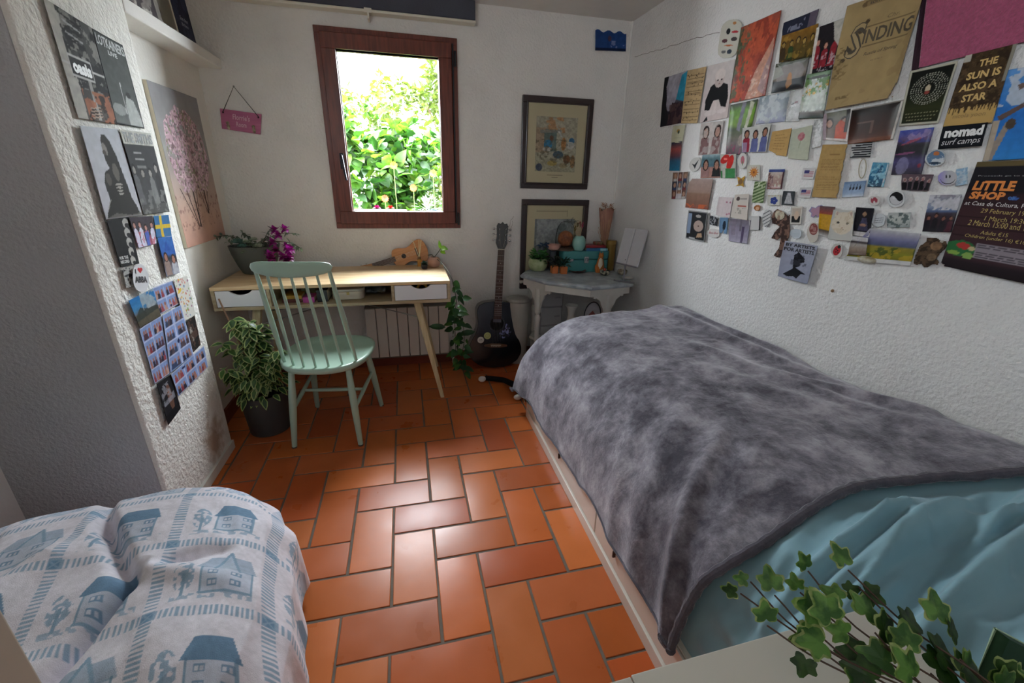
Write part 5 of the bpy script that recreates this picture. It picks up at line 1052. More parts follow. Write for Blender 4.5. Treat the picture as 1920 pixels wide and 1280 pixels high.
# orange and white cat-like candle bottle
x, y = on(1127, 512, TZ)
t = thing('figurine', 'orange and white upright fox-coloured figurine in front of the teal case', 'figurine', (x, y+.03, TZ)); yy = y+.03
mb = MB(); mb.lathe([(.026, 0), (.031, .01), (.032, .04), (.026, .075), (.019, .10), (.016, .11)], 28, (x, yy, TZ), 1, .8); mb.build('body', mat('amber_orange', 'b86a2a', .35), t, world=True)
mb = MB(); mb.lathe([(.002, .015), (.017, .03), (.019, .06), (.012, .098), (.002, .105)], 20, (x-.004, yy-.013, TZ), 1, .7); mb.build('white_front', mat('ivory', 'dcd2c0', .4), t, world=True)
mb = MB(); mb.ball((x+.002, yy, TZ+.122), .019, 20, 12, sz=.9); h_ = mb.build('head', MATS['amber_orange'], t, world=True)
for s in (-1, 1): mb = MB(); mb.lathe([(.007, 0), (.001, .015)], 8, (x+.002+s*.011, yy, TZ+.134)); mb.build('ear', MATS['amber_orange'], h_, world=True)
mb = MB(); mb.tube(bez([(x-.02, yy-.02, TZ+.008), (x-.034, yy-.02, TZ+.01), (x-.036, yy-.01, TZ+.035), (x-.03, yy, TZ+.055)], 4), .007, 8); mb.build('tail', MATS['amber_orange'], t, world=True)
# small patterned bowls at the front right
for px, py, s, lb, c1, c2, dk in ((1137, 517, .036, 'black and cream patterned bowl with dark filling near the front right of the side table', 'b8b49c', '24302c', '14221e'), (1170, 516, .034, 'cream speckled little bowl right of the dark-filled one', 'bcb09a', '7a6a58', '4a4038')):
    x, y = on(px, py, TZ); y += .03; t = thing('small_bowl', lb, 'bowl', (x, y, TZ)); mb = MB(); mb.lathe([(s*.6, 0), (s*.85, .005), (s, .018), (s*.98, .03), (s*.9, .034), (s*.85, .03), (s*.8, .022)], 28, (x, y, TZ), cap=False); mb.build('bowl', mat('bowl_'+c1, c1, .35, col2=c2, vscale=45, contrast=.1), t, world=True); mb = MB(); mb.lathe([(.001, .026), (s*.82, .024)], 20, (x, y, TZ), cap=False); mb.build('filling', mat('fill_'+dk, dk, .7), t, world=True)
t = thing('figurine', 'tiny red and white figure sitting in the dark-filled bowl', 'figurine', on(1137, 512, TZ) + (TZ+.026,)); mb = MB(); x, y = on(1137, 516, TZ); mb.ball((x-.003, y+.03, TZ+.036), .011, 12, 8); mb.build('body', mat('tiny_red', 'b4402c', .4), t, world=True)
x, y = 1.44, 2.60
lathe_thing('saucer', 'flat white saucer at the far right of the side table', 'saucer', x, y, TZ, [(.02, 0), (.034, .004), (.042, .012), (.038, .012), (.03, .006), (.001, .004)], mat('white_ceramic', 'cfcbc4'), cap=False)
# fan-shaped dried bouquet and its glass
x, y = 1.452, 2.985; x = 1.44
t = thing('dried_bouquet', 'dusty pink paper-wrapped dried bouquet standing in the corner', 'bouquet', (x, y, TZ)); mb = MB()
def cone(u, v): a = 2*PI*u; rr_ = .012 + .046*v**.8; return (x - .01 - .01*v + rr_*math.cos(a)*1.0, y + rr_*math.sin(a)*.5, TZ+.14+.29*v + .012*math.sin(a*3)*v)
mb.grid(cone, 33, 14); mb.build('wrapping', mat('dusty_pink_paper', 'b08070', .7, col2='8a6052', vscale=10), t, world=True, solid=.0012)
mb = MB(); r = random.Random(4)
for k in range(46):
    a = r.uniform(0, 6.28); p0 = Vector((x-.01, y, TZ+.10)); p1 = Vector((x-.03+.045*math.cos(a), y-.01+.022*math.sin(a), TZ+.42+r.uniform(-.16, .03))); mb.tube([p0, p0.lerp(p1, .6)+Vector((r.uniform(-.006, .006), -.012, 0)), p1], .0011, 4)
mb.build('dry_stems', mat('straw', 'c09a7c', .9), t, world=True)
leaves(t, 'dry_tops', (x-.012, y, TZ+.42), .032, 40, .03, .008, mat('rust_dry', '96603a', .8), 8, 1.4)
mb = MB(); mb.lathe([(.016, 0), (.02, .004), (.02, .10), (.017, .12), (.021, .13)], 24, (x-.01, y, TZ), cap=False); mb.build('bottle', mat('smoky_bottle', '5c5650', .2, coat=.4), t, world=True)
# white two-plank board leaning on an easel
A_, B_, C_, D_ = [Vector(hit(px, py, 0, xx)) for px, py, xx in ((1172, 427, 1.435), (1214, 431, 1.492), (1194, 500, 1.40), (1155, 492, 1.345))]
t = thing('plank_sign', 'white two-plank wooden board on a small stand against the right wall', 'board', tuple((C_+D_)/2)); WB = mat('white_plank', 'c4c4ca', .6, var=.05, vscale=30)
ux = ((B_-A_)+(C_-D_))/2; 
def board(f0, f1):
    p = [A_.lerp(B_, f0), A_.lerp(B_, f1), D_.lerp(C_, f1), D_.lerp(C_, f0)]; n = (p[1]-p[0]).cross(p[3]-p[0]).normalized(); n = n if n.dot(Vector((1, 1, 0))) > 0 else -n; return MB().add([tuple(q) for q in p] + [tuple(q+n*.012) for q in p], [(0, 1, 2, 3), (7, 6, 5, 4), (0, 4, 5, 1), (1, 5, 6, 2), (2, 6, 7, 3), (3, 7, 4, 0)])
for f0, f1 in ((0, .482), (.505, 1)): board(f0, f1).build('plank', WB, t, world=True, bevel=.001, smooth=False)
mc = (C_+D_)/2; mb = MB(); mb.tube([mc + Vector((.01, .03, .03)), Vector((mc.x+.0, mc.y+.01, TZ))], .006, 8); mb.tube([Vector((mc.x-.05, mc.y+.05, TZ+.006)), Vector((mc.x+.05, mc.y-.05, TZ+.006))], .006, 8); mb.tube([D_, C_ + Vector((0, 0, -.004))], .005, 8); mb.build('stand', mat('stand_grey', '7a7880', .5), t, world=True)

# ================================================================== PICTURES ON THE BACK WALL
FRM = mat('dark_frame', '30201f', .35, col2='241617', vscale=6, coat=.2)
def art(seed, kind):
    cv = Cv(110, 150, 'b4ae98'); r = random.Random(seed); U, V = cv.U, cv.V
    cv.vgrad([(0, 'a8a48c'), (.4, 'aca894'), (1, 'b0aa96')]); 
    if kind == 0:
        cv.rect(0, .35, .3, .8, 'a88a70', .6); cv.rect(.2, .38, .5, .78, '5e7472', .8); cv.blotch('c08a5c', 6, .56, 3, cv.R(.2, .72, .7, 1), .7); cv.poly([(.1, .76), (.6, .78), (.62, .73), (.1, .7)], '8a8e88', .8); cv.line((.55, .74), (.62, .66), .02, 'c8c8c0')
        for (u, v, ru, rv, c) in ((.3, .5, .1, .09, '3f7ea4'), (.28, .42, .11, .04, 'c4bcb0'), (.38, .62, .05, .05, '7a5a48'), (.68, .52, .06, .12, 'b07c4a'), (.88, .58, .07, .06, '3a6c94'), (.85, .5, .1, .07, 'bcbcb4'), (.56, .32, .13, .07, '4c606c'), (.78, .24, .09, .08, '80583c'), (.42, .16, .12, .05, 'b09c5c'), (.10, .08, .08, .07, '50586a'), (.7, .12, .1, .05, '9c9070'), (.93, .2, .06, .12, '9a7650')): cv.ell(u, v, ru, rv, c, al=.9)
        cv.blotch('5c5848', 16, .6, 8, cv.R(0, .1, 1, .6), .5); cv.noise(.2, 26, 5)
    else:
        cv.vgrad([(0, '8c8a80'), (.3, '9ca09c'), (1, 'a0a6a8')]); cv.rect(.0, 0, .05, 1, '606460', .5)
        for (u, v, ru, rv, c) in ((.7, .86, .12, .06, '70787a'), (.3, .2, .2, .06, 'a05c50'), (.6, .18, .2, .08, 'b88c84'), (.2, .1, .12, .05, '404c64'), (.75, .35, .18, .2, '707a74')): cv.ell(u, v, ru, rv, c, al=.7)
        cv.blotch('7c8286', 9, .56, 4, None, .4); cv.noise(.18, 24, 6)
    return cv
def picture(px, kind, label):
    TL, TR, BR, BL = [Vector(hit(a, b, 1, YB-.02)) for a, b in px]; x0, x1 = (TL.x+BL.x)/2, (TR.x+BR.x)/2; z1, z0 = (TL.z+TR.z)/2, (BL.z+BR.z)/2
    t = thing('framed_picture', label, 'picture', ((x0+x1)/2, YB-.01, z0), group='framed prints on the back wall'); mb = MB(); wd = .04
    frame_mb(mb, x0, x1, z0, z1, wd, YB-.024, YB-.003); frame_mb(mb, x0+.028, x1-.028, z0+.028, z1-.028, .008, YB-.030, YB-.02); mb.build('frame', FRM, t, world=True, smooth=False, bevel=.003)
    xi0, xi1, zi0, zi1 = x0+wd-.002, x1-wd+.002, z0+wd-.002, z1-wd+.002
    mb = MB(); mb.box(xi0, xi1, YB-.012, YB-.008, zi0, zi1); mb.build('mount', mat('cream_mount', 'c8be9c', .8), t, world=True, smooth=False)
    pu0, pu1, pv0, pv1 = (.15, .845, .15, .84) if kind == 0 else (.15, .85, .1, .83)
    fn = lambda U, V, off=0: np.stack([xi0+(xi1-xi0)*(pu0+(pu1-pu0)*np.asarray(U)), np.full(np.shape(U), YB-.0125-off), zi0+(zi1-zi0)*(pv0+(pv1-pv0)*np.asarray(V))], -1) - np.array(t.location[:])
    sheet_mesh('print', art(kind+3, kind), fn, PRINT, t, solid=.0004)
    mb = MB()
    if kind == 0: mb.box(x0+.19, x1-.19, YB-.0128, YB-.012, zi0+.05, zi0+.054); mb.box(x0+.225, x1-.225, YB-.0128, YB-.012, zi0+.036, zi0+.039)
    else: mb.box(x0+.11, x1-.16, YB-.0128, YB-.012, zi1-.045, zi1-.042); mb.box(x1-.161, x1-.158, YB-.0128, YB-.012, zi1-.08, zi1-.035); mb.box(x0+.11, x1-.16, YB-.0128, YB-.012, zi1-.036, zi1-.034)
    mb.build('caption_lines', tmat('8a8068'), t, world=True, smooth=False)
    mb = MB(); mb.box(xi0, xi1, YB-.0185, YB-.017, zi0, zi1); mb.build('glazing', glass('picture_glass', (.97, .97, .97)), t, world=True, smooth=False)
    return t
picture([(979, 177), (1112, 186), (1103, 355), (977, 353)], 0, 'upper dark-framed print of small painted figures on the back wall')
picture([(978, 373), (1102, 375), (1094, 540), (975, 538)], 1, 'lower dark-framed pale print partly hidden by the side table objects')
# pink name sign
sg = [Vector(hit(a, b, 1, YB-.012)) for a, b in ((412, 203), (490, 214), (488, 252), (416, 241))]
t = thing('name_sign', 'little pink wooden name sign hanging from a dark cord on the back wall', 'sign', tuple(sg[3]))
mb = MB(); th = Vector((0, .008, 0)); mb.add([tuple(p) for p in sg] + [tuple(p+th) for p in sg], [(0, 1, 2, 3), (7, 6, 5, 4), (0, 4, 5, 1), (1, 5, 6, 2), (2, 6, 7, 3), (3, 7, 4, 0)]); mb.build('board', mat('pink_board', 'b8698c', .6, col2='a85a80', vscale=6, stretch=(.5, 1, 14)), t, world=True, bevel=.001)
np_ = Vector(hit(438, 162, 1, YB-.006)); mb = MB(); a_, b_ = sg[3].lerp(sg[0], .86).lerp(sg[2].lerp(sg[1], .86), .07), sg[3].lerp(sg[0], .86).lerp(sg[2].lerp(sg[1], .86), .93)
mb.tube([a_, np_, b_], .0022, 6); mb.build('cord', mat('cord_dark', '3a3a36', .8), t, world=True); mb = MB()
for q in (a_, b_): mb.ball(q+Vector((0, -.002, -.004)), .005, 8, 6)
mb.build('cord_knots', mat('knot', '40182c', .8), t, world=True); mb = MB(); mb.ball(np_, .005, 8, 6); mb.build('nail', mat('nail_grey', '8a8a84', .4, .6), t, world=True)
def sfn(U, V, off=0):
    U = np.asarray(U)[:, None]; V = np.asarray(V)[:, None]; TL, TR, BR, BL = [np.array(p[:]) for p in sg]; return (TL*(1-U)+TR*U)*V + (BL*(1-U)+BR*U)*(1-V) + np.array([0, -1, 0])*(off+.0006) - np.array(t.location[:])
text_on(sfn, "Florrie's", .30, .55, .72, .82, 'd8b4c4', t, bold=.01); text_on(sfn, 'Room', .38, .22, .64, .46, 'd8b4c4', t, bold=.01)
for u in (.18, .84):
    mb = MB(); p = sfn(np.array([u]), np.array([.16]))[0]; mb.ball((p[0], -.004, p[2]), .011, 12, 8, sx=.8, sy=.3, sz=1.5); mb.ball((p[0], -.005, p[2]+.018), .009, 12, 8, sy=.4); mb.build('owl_charm', mat('cream_charm', 'b8ac94', .7, col2='6a5a4a', vscale=80), t)

# ================================================================== SHELF CONTENTS AND CANVAS ON THE RECESS
def wallrect(wall, name, label, cat, y0, y1, z0, z1, lean, cv, depth, x, m=PRINT, group=None, pn='cover'):
    """thin volume facing +x, its top leaning back against the recess wall"""
    t = thing(name, label, cat, (x, (y0+y1)/2, z0), group=group)
    fn = lambda U, V, off=0: np.stack([x - lean*np.asarray(V) + off, y0+(y1-y0)*np.asarray(U), z0+(z1-z0)*np.asarray(V)], -1) - np.array(t.location[:])
    sheet_mesh(pn, cv, fn, m, t, solid=.0006)
    mb = MB(); mb.add([tuple(np.array(p)+np.array([-.0008, 0, 0])) for p in ((x, y0, z0), (x, y1, z0), (x-lean, y1, z1), (x-lean, y0, z1))] + [(x-depth, y0, z0), (x-depth, y1, z0), (x-lean-depth, y1, z1), (x-lean-depth, y0, z1)], [(0, 1, 2, 3), (7, 6, 5, 4), (0, 4, 5, 1), (1, 5, 6, 2), (2, 6, 7, 3), (3, 7, 4, 0)]); mb.build('backing', MATS['pages'], t, world=True, smooth=False)
    return t, fn
cv = Cv(70, 90, '26293c'); cv.blotch('3a3e54', 5, .55, 2, None, .6); cv.rect(.75, .75, 1, 1, 'a8827c'); cv.noise(.1, 20)
t, fn = wallrect('C', 'magazine', 'dark navy magazine standing at the right end of the shelf ledge', 'magazine', 2.70, 2.885, 1.9055, 2.20, .02, cv, .006, -.985)
text_on(fn, 'Sanden', .30, .32, .75, .38, 'a8aab8', t, shear=.3); text_on(fn, 'Birkinn', .32, .24, .7, .29, 'a8aab8', t, shear=.3)
cv = Cv(80, 90, '8a8480'); cv.blotch('4a4448', 7, .5, 3, None, .9); cv.blotch('c0bab4', 9, .6, 8, None, .8); cv.rect(.88, 0, 1, 1, '9a948e'); cv.noise(.15, 18)
wallrect('C', 'magazine', 'grey photo magazine standing left of the navy one on the shelf ledge', 'magazine', 2.24, 2.55, 1.9055, 2.20, .02, cv, .006, -.985)
def tree_cv():
    cv = Cv(170, 240); U, V = cv.U, cv.V; cv.vgrad([(0, 'c89c8c'), (.18, 'c8a494'), (.38, 'b8a49a'), (.62, '9c9a98'), (1, '908f92')]); cv.noise(.06, 10, 3)
    for a, b, w_ in (((.42, .12), (.40, .40), .012), ((.38, .12), (.27, .36), .008), ((.36, .13), (.14, .38), .006), ((.68, .20), (.66, .48), .012), ((.66, .20), (.52, .45), .006), ((.70, .22), (.80, .5), .006), ((.40, .12), (.5, .4), .006), ((.45, .35), (.42, .7), .006), ((.66, .45), (.7, .7), .006), ((.27, .36), (.25, .62), .005)): cv.line(a, b, w_, '3a2a2a')
    crown = ((U-.50)/.44)**2 + ((V-.60)/.30)**2 < 1 - .5*(fbm(U*7, V*9, 5) - .5)
    n = fbm(U*26, V*36, 11, 3); low = (V > .30 + .10*fbm(U*8, V*2, 2))
    cv.put(crown & low & (n > .40), 'a88a96', .95); cv.put(crown & low & (n > .5), 'c6a6b2'); cv.put(crown & low & (vn(U*50, V*70, 3) > .70), 'dcc2ca'); cv.put(crown & low & (vn(U*44, V*60, 23) > .76), '7c6468', .8); cv.put(crown & low & (vn(U*36, V*50, 43) > .80), '8a8c70', .7)
    cv.blotch('6a4a44', 30, .66, 6, cv.R(0, .1, 1, .35), .4); return cv
wallrect('C', 'canvas_print', 'canvas print of a pink blossoming tree on the recess wall', 'picture', 2.40, 2.885, .972, 1.682, 0, tree_cv(), .016, XREC+.020, pn='print')

# ================================================================== PAPERS ON THE WALLS
REG = {0: (0, 0, 1.0), 1: (1220, 0, 4.742), 2: (1440, 0, 4.74), 3: (1660, 0, 4.742), 4: (1220, 210, 4.923), 5: (1440, 220, 4.0), 6: (1660, 220, 4.0), 7: (60, 0, 5.12), 8: (120, 220, 3.764), 9: (200, 500, 2.908)}
LAY = {'n': 0}
def paper(wall, reg, quad, name, label, cat, paint, group=None, cell=None, m=PRINT, curl=.004, lay=0, texts=(), base='ffffff'):
    ox, oy, k = REG[reg]; q = [(ox + x/k, oy + y/k) for x, y in quad]; LAY['n'] += 1
    lift = .0045 + .0032*lay + .00004*LAY['n']
    fn0, W, H = quadfn(wall, q, lift, curl); cell = cell or (.003 if W*H > .03 else .0022); cv = make_cv(W, H, cell, base); c2 = paint(cv)
    cv = c2 if isinstance(c2, Cv) else cv
    c = fn0(np.array([.5]), np.array([0.]))[0]; t = thing(name, label, cat, tuple(c), group=group)
    fn = lambda U, V, off=0: fn0(U, V, off) - c
    sheet_mesh('sheet', cv, fn, m, t)
    for tx in texts:
        a = dict(tx[6]) if len(tx) > 6 else {}; text_on(fn, tx[0], tx[1], tx[2], tx[3], tx[4], tx[5], t, **a)
    return t, fn
def oval(cv, ru=.5, rv=.5): return cv.mask(cv.E(.5, .5, ru, rv))
GR = 'photos and cards stuck on the right wall'; GL = 'posters stuck on the buttress'
PH = lambda f: (lambda cv: (f(cv), cv)[1])
def chain(*fs):
    def g(cv):
        for f in fs: f(cv)
        return cv
    return g
def land(stops, *bl, nz=.12): return lambda cv: (cv.vgrad(stops), [cv.blotch(*b[:4], cv.R(*b[4]) if len(b) > 4 else None, .8) for b in bl], cv.noise(nz, 14, 3))
R_ = lambda *a, **k: paper('R', *a, group=GR, **k)
# --- upper row
R_(1, [(135, 692), (345, 625), (285, 1092), (90, 1130)], 'photo_print', 'photo of a pale ice cave with bright turquoise, leftmost of the upper row', 'photo', lambda cv: (cv.vgrad([(0, '16161c'), (.35, '2a2630'), (.6, '8c8a9a'), (1, 'a8a6b2')]), cv.poly([(0, 0), (.35, 0), (.12, .8), (.2, 1), (0, 1)], '1a1a1e'), cv.poly([(.6, .5), (.75, .95), (1, 1), (1, .42)], '2e93b4'), cv.ell(.42, .62, .22, .34, 'a9a7b6', -.3, .8), cv.poly([(.3, 0), (.45, .45), (1, .40), (1, 0)], '3a2a32'), cv.blotch('5c4444', 9, .56, 3, cv.R(.35, 0, 1, .42), .8), cv.noise(.15))[0])
R_(1, [(345, 628), (512, 592), (428, 1095), (280, 1098)], 'music_sheet', 'yellowed sheet of printed music beside the turquoise ice cave photo', 'music sheet', lambda cv: ([cv.rect(.05, v-.004, .95, v+.004, '5c4a34', .7) for v in np.linspace(.06, .92, 30)], [cv.ell(random.Random(i).random()*.9+.05, random.Random(i*7).random()*.9+.04, .022, .012, '3a2c20') for i in range(60)], [cv.rect(0, v, 1, v+.03, 'b49a72') for v in (.14, .30, .46, .62, .78)], cv.noise(.08))[0], base='b49a72', lay=1)
def portrait(cv):
    cv.vgrad([(0, 'c2b4b2'), (1, 'c4bcba')]); cv.poly([(.12, .22), (.1, .40), (.22, .62), (.4, .68), (.62, .66), (.85, .60), (.92, .38), (.88, .2), (.7, .24), (.6, .36), (.4, .36), (.3, .2)], '101014'); cv.ell(.52, .70, .17, .12, 'b8a8a4'); cv.ell(.52, .80, .19, .10, 'd0c4c0', 0, 1); cv.ell(.46, .71, .03, .012, '2a2024'); cv.ell(.60, .71, .03, .012, '2a2024'); cv.ell(.53, .645, .04, .01, '8a5a58'); cv.ell(.53, .67, .012, .02, '9a8884')
    cv.ell(.45, .26, .1, .1, 'cbbebc'); cv.ell(.35, .15, .22, .05, 'cfc4c2'); cv.ell(.75, .15, .16, .04, 'cfc4c2'); cv.poly([(.1, .0), (.25, .1), (.3, .02)], '16161a'); return cv.noise(.05)
R_(1, [(522, 588), (765, 525), (690, 1048), (442, 1095)], 'photo_print', 'pink-toned photo of a pale-haired person in a black jumper leaning forward', 'photo', portrait, lay=0)
def stickersheet(cv):
    cv.mask((cv.E(.5, .78, .5, .22) | cv.E(.5, .22, .5, .22) | cv.R(0, .22, 1, .78)))
    for u, v, a, b, c in ((.6, .9, .09, .04, 'b07a4a'), (.36, .70, .1, .08, '222426'), (.7, .68, .17, .03, 'b03038'), (.26, .46, .14, .05, '5c3a40'), (.72, .50, .15, .055, '4a4040'), (.5, .34, .22, .018, 'c07048'), (.3, .18, .12, .04, '6a6a6a'), (.6, .18, .12, .06, '3c4450')): cv.ell(u, v, a, b, c)
    return cv
R_(1, [(655, 175), (838, 165), (765, 520), (595, 525)], 'sticker_sheet', 'white rounded sheet of small stickers, highest on the left of the collage', 'stickers', stickersheet, base='c2c0b4')
def redforest(cv):
    cv.vgrad([(0, 'a84a40'), (.5, 'a04230'), (1, '9a4a38')]); cv.poly([(0, 0), (.1, .3), (.08, .55), (.22, 1), (0, 1)], '3e4a34', .9); cv.blotch('c25a3a', 7, .52, 3, None, .7, .5); cv.blotch('7a2c24', 9, .60, 9, None, .6, .5); cv.blotch('506048', 9, .62, 12, cv.R(0, 0, .35, 1), .8)
    cv.poly([(.45, 0), (.6, .35), (.95, .72), (1, .5), (.92, 0)], 'cba894', .75); cv.poly([(.75, .1), (.85, .4), (1, .6), (1, 0)], '9a8a98', .6); cv.blotch('e0c8b8', 12, .62, 5, cv.R(.5, 0, 1, .4), .6); return cv.noise(.15, 20)
R_(1, [(822, 248), (1182, 92), (1032, 850), (712, 920)], 'poster', 'large orange-red glossy poster of a fiery forest canyon', 'poster', redforest, m=GLOSSY, lay=1)
R_(2, [(155, 205), (468, 80), (430, 228), (133, 325)], 'card', 'dark navy card with faint white print and a grey-violet side strip', 'card', lambda cv: (cv.rect(.76, 0, 1, 1, '5c5464'), cv.blotch('8c90a4', 9, .60, 4, cv.R(.15, .2, .65, .8), .8), cv.noise(.08))[0], base='23263a')
R_(2, [(145, 322), (470, 210), (405, 505), (110, 560)], 'photo_print', 'golden-brown photo of riders and green figures under the navy card', 'photo', lambda cv: (cv.vgrad([(0, '3a3018'), (.5, '6a5020'), (1, '8a6424')]), cv.people(5, 3, .05, .7, ['2c4424', '8a7a30', '40301c', '5a4a20'], 'a08448'), cv.blotch('b08c38', 8, .62, 4, None, .5), cv.noise(.2))[0], lay=1)
def beachsun(cv):
    cv.vgrad([(0, '0e1016'), (.35, '23252c'), (.42, '6a5c50'), (.6, '98908c'), (1, '4a4c44')]); cv.ell(.5, .55, .42, .42, '9a9494', 0, .7); cv.rect(0, 0, 1, .36, '15181e', .85); cv.poly([(.45, .55), (.5, .62), (.56, .55), (.62, .2), (.5, .05), (.42, .2)], 'c08048', .75); cv.poly([(0, .45), (.3, .6), (.1, 1), (0, 1)], 'a8aaa4', .8); cv.put(cv.V > .88+.06*cv.U, '3c4028'); return cv.noise(.1)
R_(2, [(98, 572), (395, 505), (335, 778), (48, 832)], 'photo_print', 'photo of a low sun shining over a dark beach', 'photo', beachsun, m=GLOSSY, lay=2)
R_(2, [(455, 250), (712, 155), (592, 618), (385, 660)], 'photo_print', 'white-edged photo of children in red jackets in the dark', 'photo', lambda cv: (cv.people(3, 8, .1, .62, ['8c2430', 'a8343c', '7a2028'], 'b88a78'), cv.poly([(.6, 1), (1, 1), (1, .45), (.75, .62)], 'b8b6b0'), cv.blotch('c8c4c8', 9, .64, 2, cv.R(.1, .0, 1, .4), .7), cv.rect(0, 0, .09, 1, 'cfccc4'), cv.noise(.15))[0], base='1e191f', lay=1)
def kraft(cv):
    cv.noise(.07, 9, 2); cv.mask(~cv.P([(.93, 0), (1, 0), (1, .16)]) if True else cv.m); cv.blotch('7c6444', 3, .68, 5, None, .25)
    cv.poly([(.25, .93), (.62, .93), (.66, .955), (.62, .98), (.25, .98), (.2, .955)], '5a4a34', .8); cv.poly([(.28, .94), (.6, .94), (.6, .97), (.28, .97)], '8a7450', .9)
    for cu, cv_, ru, rv in ((.27, .72, .045, .034), (.14, .545, .05, .038), (.10, .47, .03, .02), (.33, .79, .025, .02)):
        for i in range(50): a = i*.22; k = 1 - i/60; cv.ell(cu+ru*k*math.cos(a), cv_+rv*k*math.sin(a), .010, .007, '4c4030')
    for i in range(14): cv.ell(.05+.03*math.sin(i*1.3), .60-.022*i, .022, .010, '6a583c', 0, .8)
    for i in range(12): cv.ell(.12+.05*math.cos(i), .42-.012*i, .03, .008, '75603f', 0, .6)
    cv.rect(.32, .735, .95, .74, '5a4a34', .8); cv.rect(.34, .56, .94, .566, '5a4a34', .8); cv.textlines(.12, .08, .34, .12, 3, '6a5638', 3)
    return cv
R_(0, [(1601, 13), (1755, -42), (1684, 183), (1555, 207)], 'music_cover', 'big brown antique sheet music cover with an ornate capital letter', 'music cover', kraft, base='a08a62', lay=4, curl=.012,
   texts=[('S', .11, .475, .345, .80, '3e3426', {'bold': .05, 'shear': .12}), ('S', .125, .485, .33, .79, 'a08a60', {'bold': -.005, 'shear': .12, 'off': .0014}), ('INDING', .33, .585, .97, .715, '4a3e2c', {'bold': .02}), ('Rustle of Spring', .40, .46, .84, .50, '4a3e2c', {'shear': .3}), ('Op.32 No.3', .52, .40, .68, .415, '5c4c34'), ('EDITION', .32, .945, .56, .968, '3c3224', {'bold': .02}), ('Chr.', .6, .765, .75, .80, '6a5838', {'shear': .3})])
R_(0, [(1738, -30), (1765, -60), (1728, 128), (1705, 190)], 'poster', 'dark maroon poster edge showing between the brown music cover and the pink cloth', 'poster', lambda cv: cv.noise(.2), base='33202a', lay=1)
def pinkcloth(cv): return cv.noise(.14, 60, 3)
t, fn = R_(0, [(1752, -60), (2010, -150), (1965, 70), (1728, 128)], 'felt_banner', 'large magenta-pink felt sheet at the top right corner of the collage', 'banner', pinkcloth, base='a3506f', lay=2, m=mat('felt_print', rough=.95, attr=True, bump=.6, bscale=220, sheen=.4))
def mandala(cv):
    cv.vgrad([(0, '1c1e12'), (.3, '2c3018'), (.6, '14160f'), (1, '0f110e')]); 
    for rr, n in ((.40, 40), (.35, 36), (.29, 30), (.23, 24), (.17, 18)):
        for i in range(n):
            a = 2*PI*i/n; cv.ell(.52+rr*math.cos(a), .62+rr*.66*math.sin(a), .014, .011, 'a4a496')
    cv.ell(.5, .63, .06, .06, 'b8aa90'); cv.ell(.5, .56, .07, .03, '8c4038')
    for r0 in range(3):
        for i in range(11 - r0): cv.ell(.12+.075*i+.03*r0, .21-.06*r0, .02, .012, '8a8868')
    cv.border(.045, 'b0ae9e'); return cv
R_(3, [(255, 635), (682, 542), (500, 1095), (145, 1122)], 'print_card', 'black-green card printed with a round wheel of tiny pale marks', 'card', mandala, lay=2)
def sunstar(cv):
    cv.noise(.1, 6); cv.vgrad([(0, 'b4935a'), (.26, 'b89a60'), (.3, '4a3a28'), (1, '40301f')]); cv.a *= 1
    for i in range(40): u = i/39; cv.poly([(u-.03, .31), (u+.03, .31), (u+.04*math.sin(i*5), .20+.05*math.sin(i*2.3))], '40301f')
    cv.blotch('5a4630', 14, .56, 3, cv.R(0, .28, 1, 1), .7); cv.blotch('2c2018', 10, .6, 6, cv.R(0, .28, 1, 1), .8); cv.put((cv.V > .9) & (cv.U < .14), 'b0aea4'); cv.put((cv.V > .55) & (cv.U > .93), '8a867a'); return cv
R_(3, [(758, 500), (1215, 392), (985, 1092), (545, 1130)], 'book_cover', 'brown book cover print with gold capitals over dark feathery hair', 'print', sunstar, lay=3,
   texts=[('THE', .35, .80, .72, .895, 'c8a868', {'bold': .035}), ('SUN IS', .17, .64, .85, .745, 'c8a868', {'bold': .035}), ('ALSO A', .10, .485, .86, .59, 'c8a868', {'bold': .035}), ('STAR', .22, .33, .72, .435, 'c8a868', {'bold': .035}), ('nicola yoon', .16, .09, .82, .17, '8a6e40')])
R_(6, [(475, 72), (812, 40), (762, 215), (428, 242)], 'sticker', 'black rectangular sticker with white surf camp lettering', 'sticker', lambda cv: cv, base='14161c', lay=4, cell=.006, texts=[('nomad', .08, .48, .95, .92, 'dcdcdc', {'bold': .05}), ('surf camps', .06, .08, .94, .42, 'c4c4c8', {'shear': .2})])
def gulls(cv):
    cv.vgrad([(0, '2f7abf'), (.5, '2668b4'), (1, '5a90cc')]); cv.blotch('b4bcc8', 3, .5, 4, cv.R(0, .6, 1, 1), .9); cv.poly([(.0, .0), (.16, .0), (.3, .35), (.22, .42)], '8a8078'); cv.poly([(.05, .5), (.45, .62), (.5, .58), (.1, .44)], '5c4c48'); cv.poly([(.25, .82), (.7, .9), (.6, .84), (.3, .76)], '6a5850'); cv.ell(.32, .40, .09, .06, '4a4038'); cv.put((cv.U < .12) & (cv.V < .45), 'a89c8c'); return cv.noise(.08)
R_(0, [(1898, 132), (2010, 112), (1960, 296), (1848, 302)], 'photo_print', 'bright blue sky photo with seagull wings at the right edge', 'photo', gulls, m=GLOSSY, lay=2)
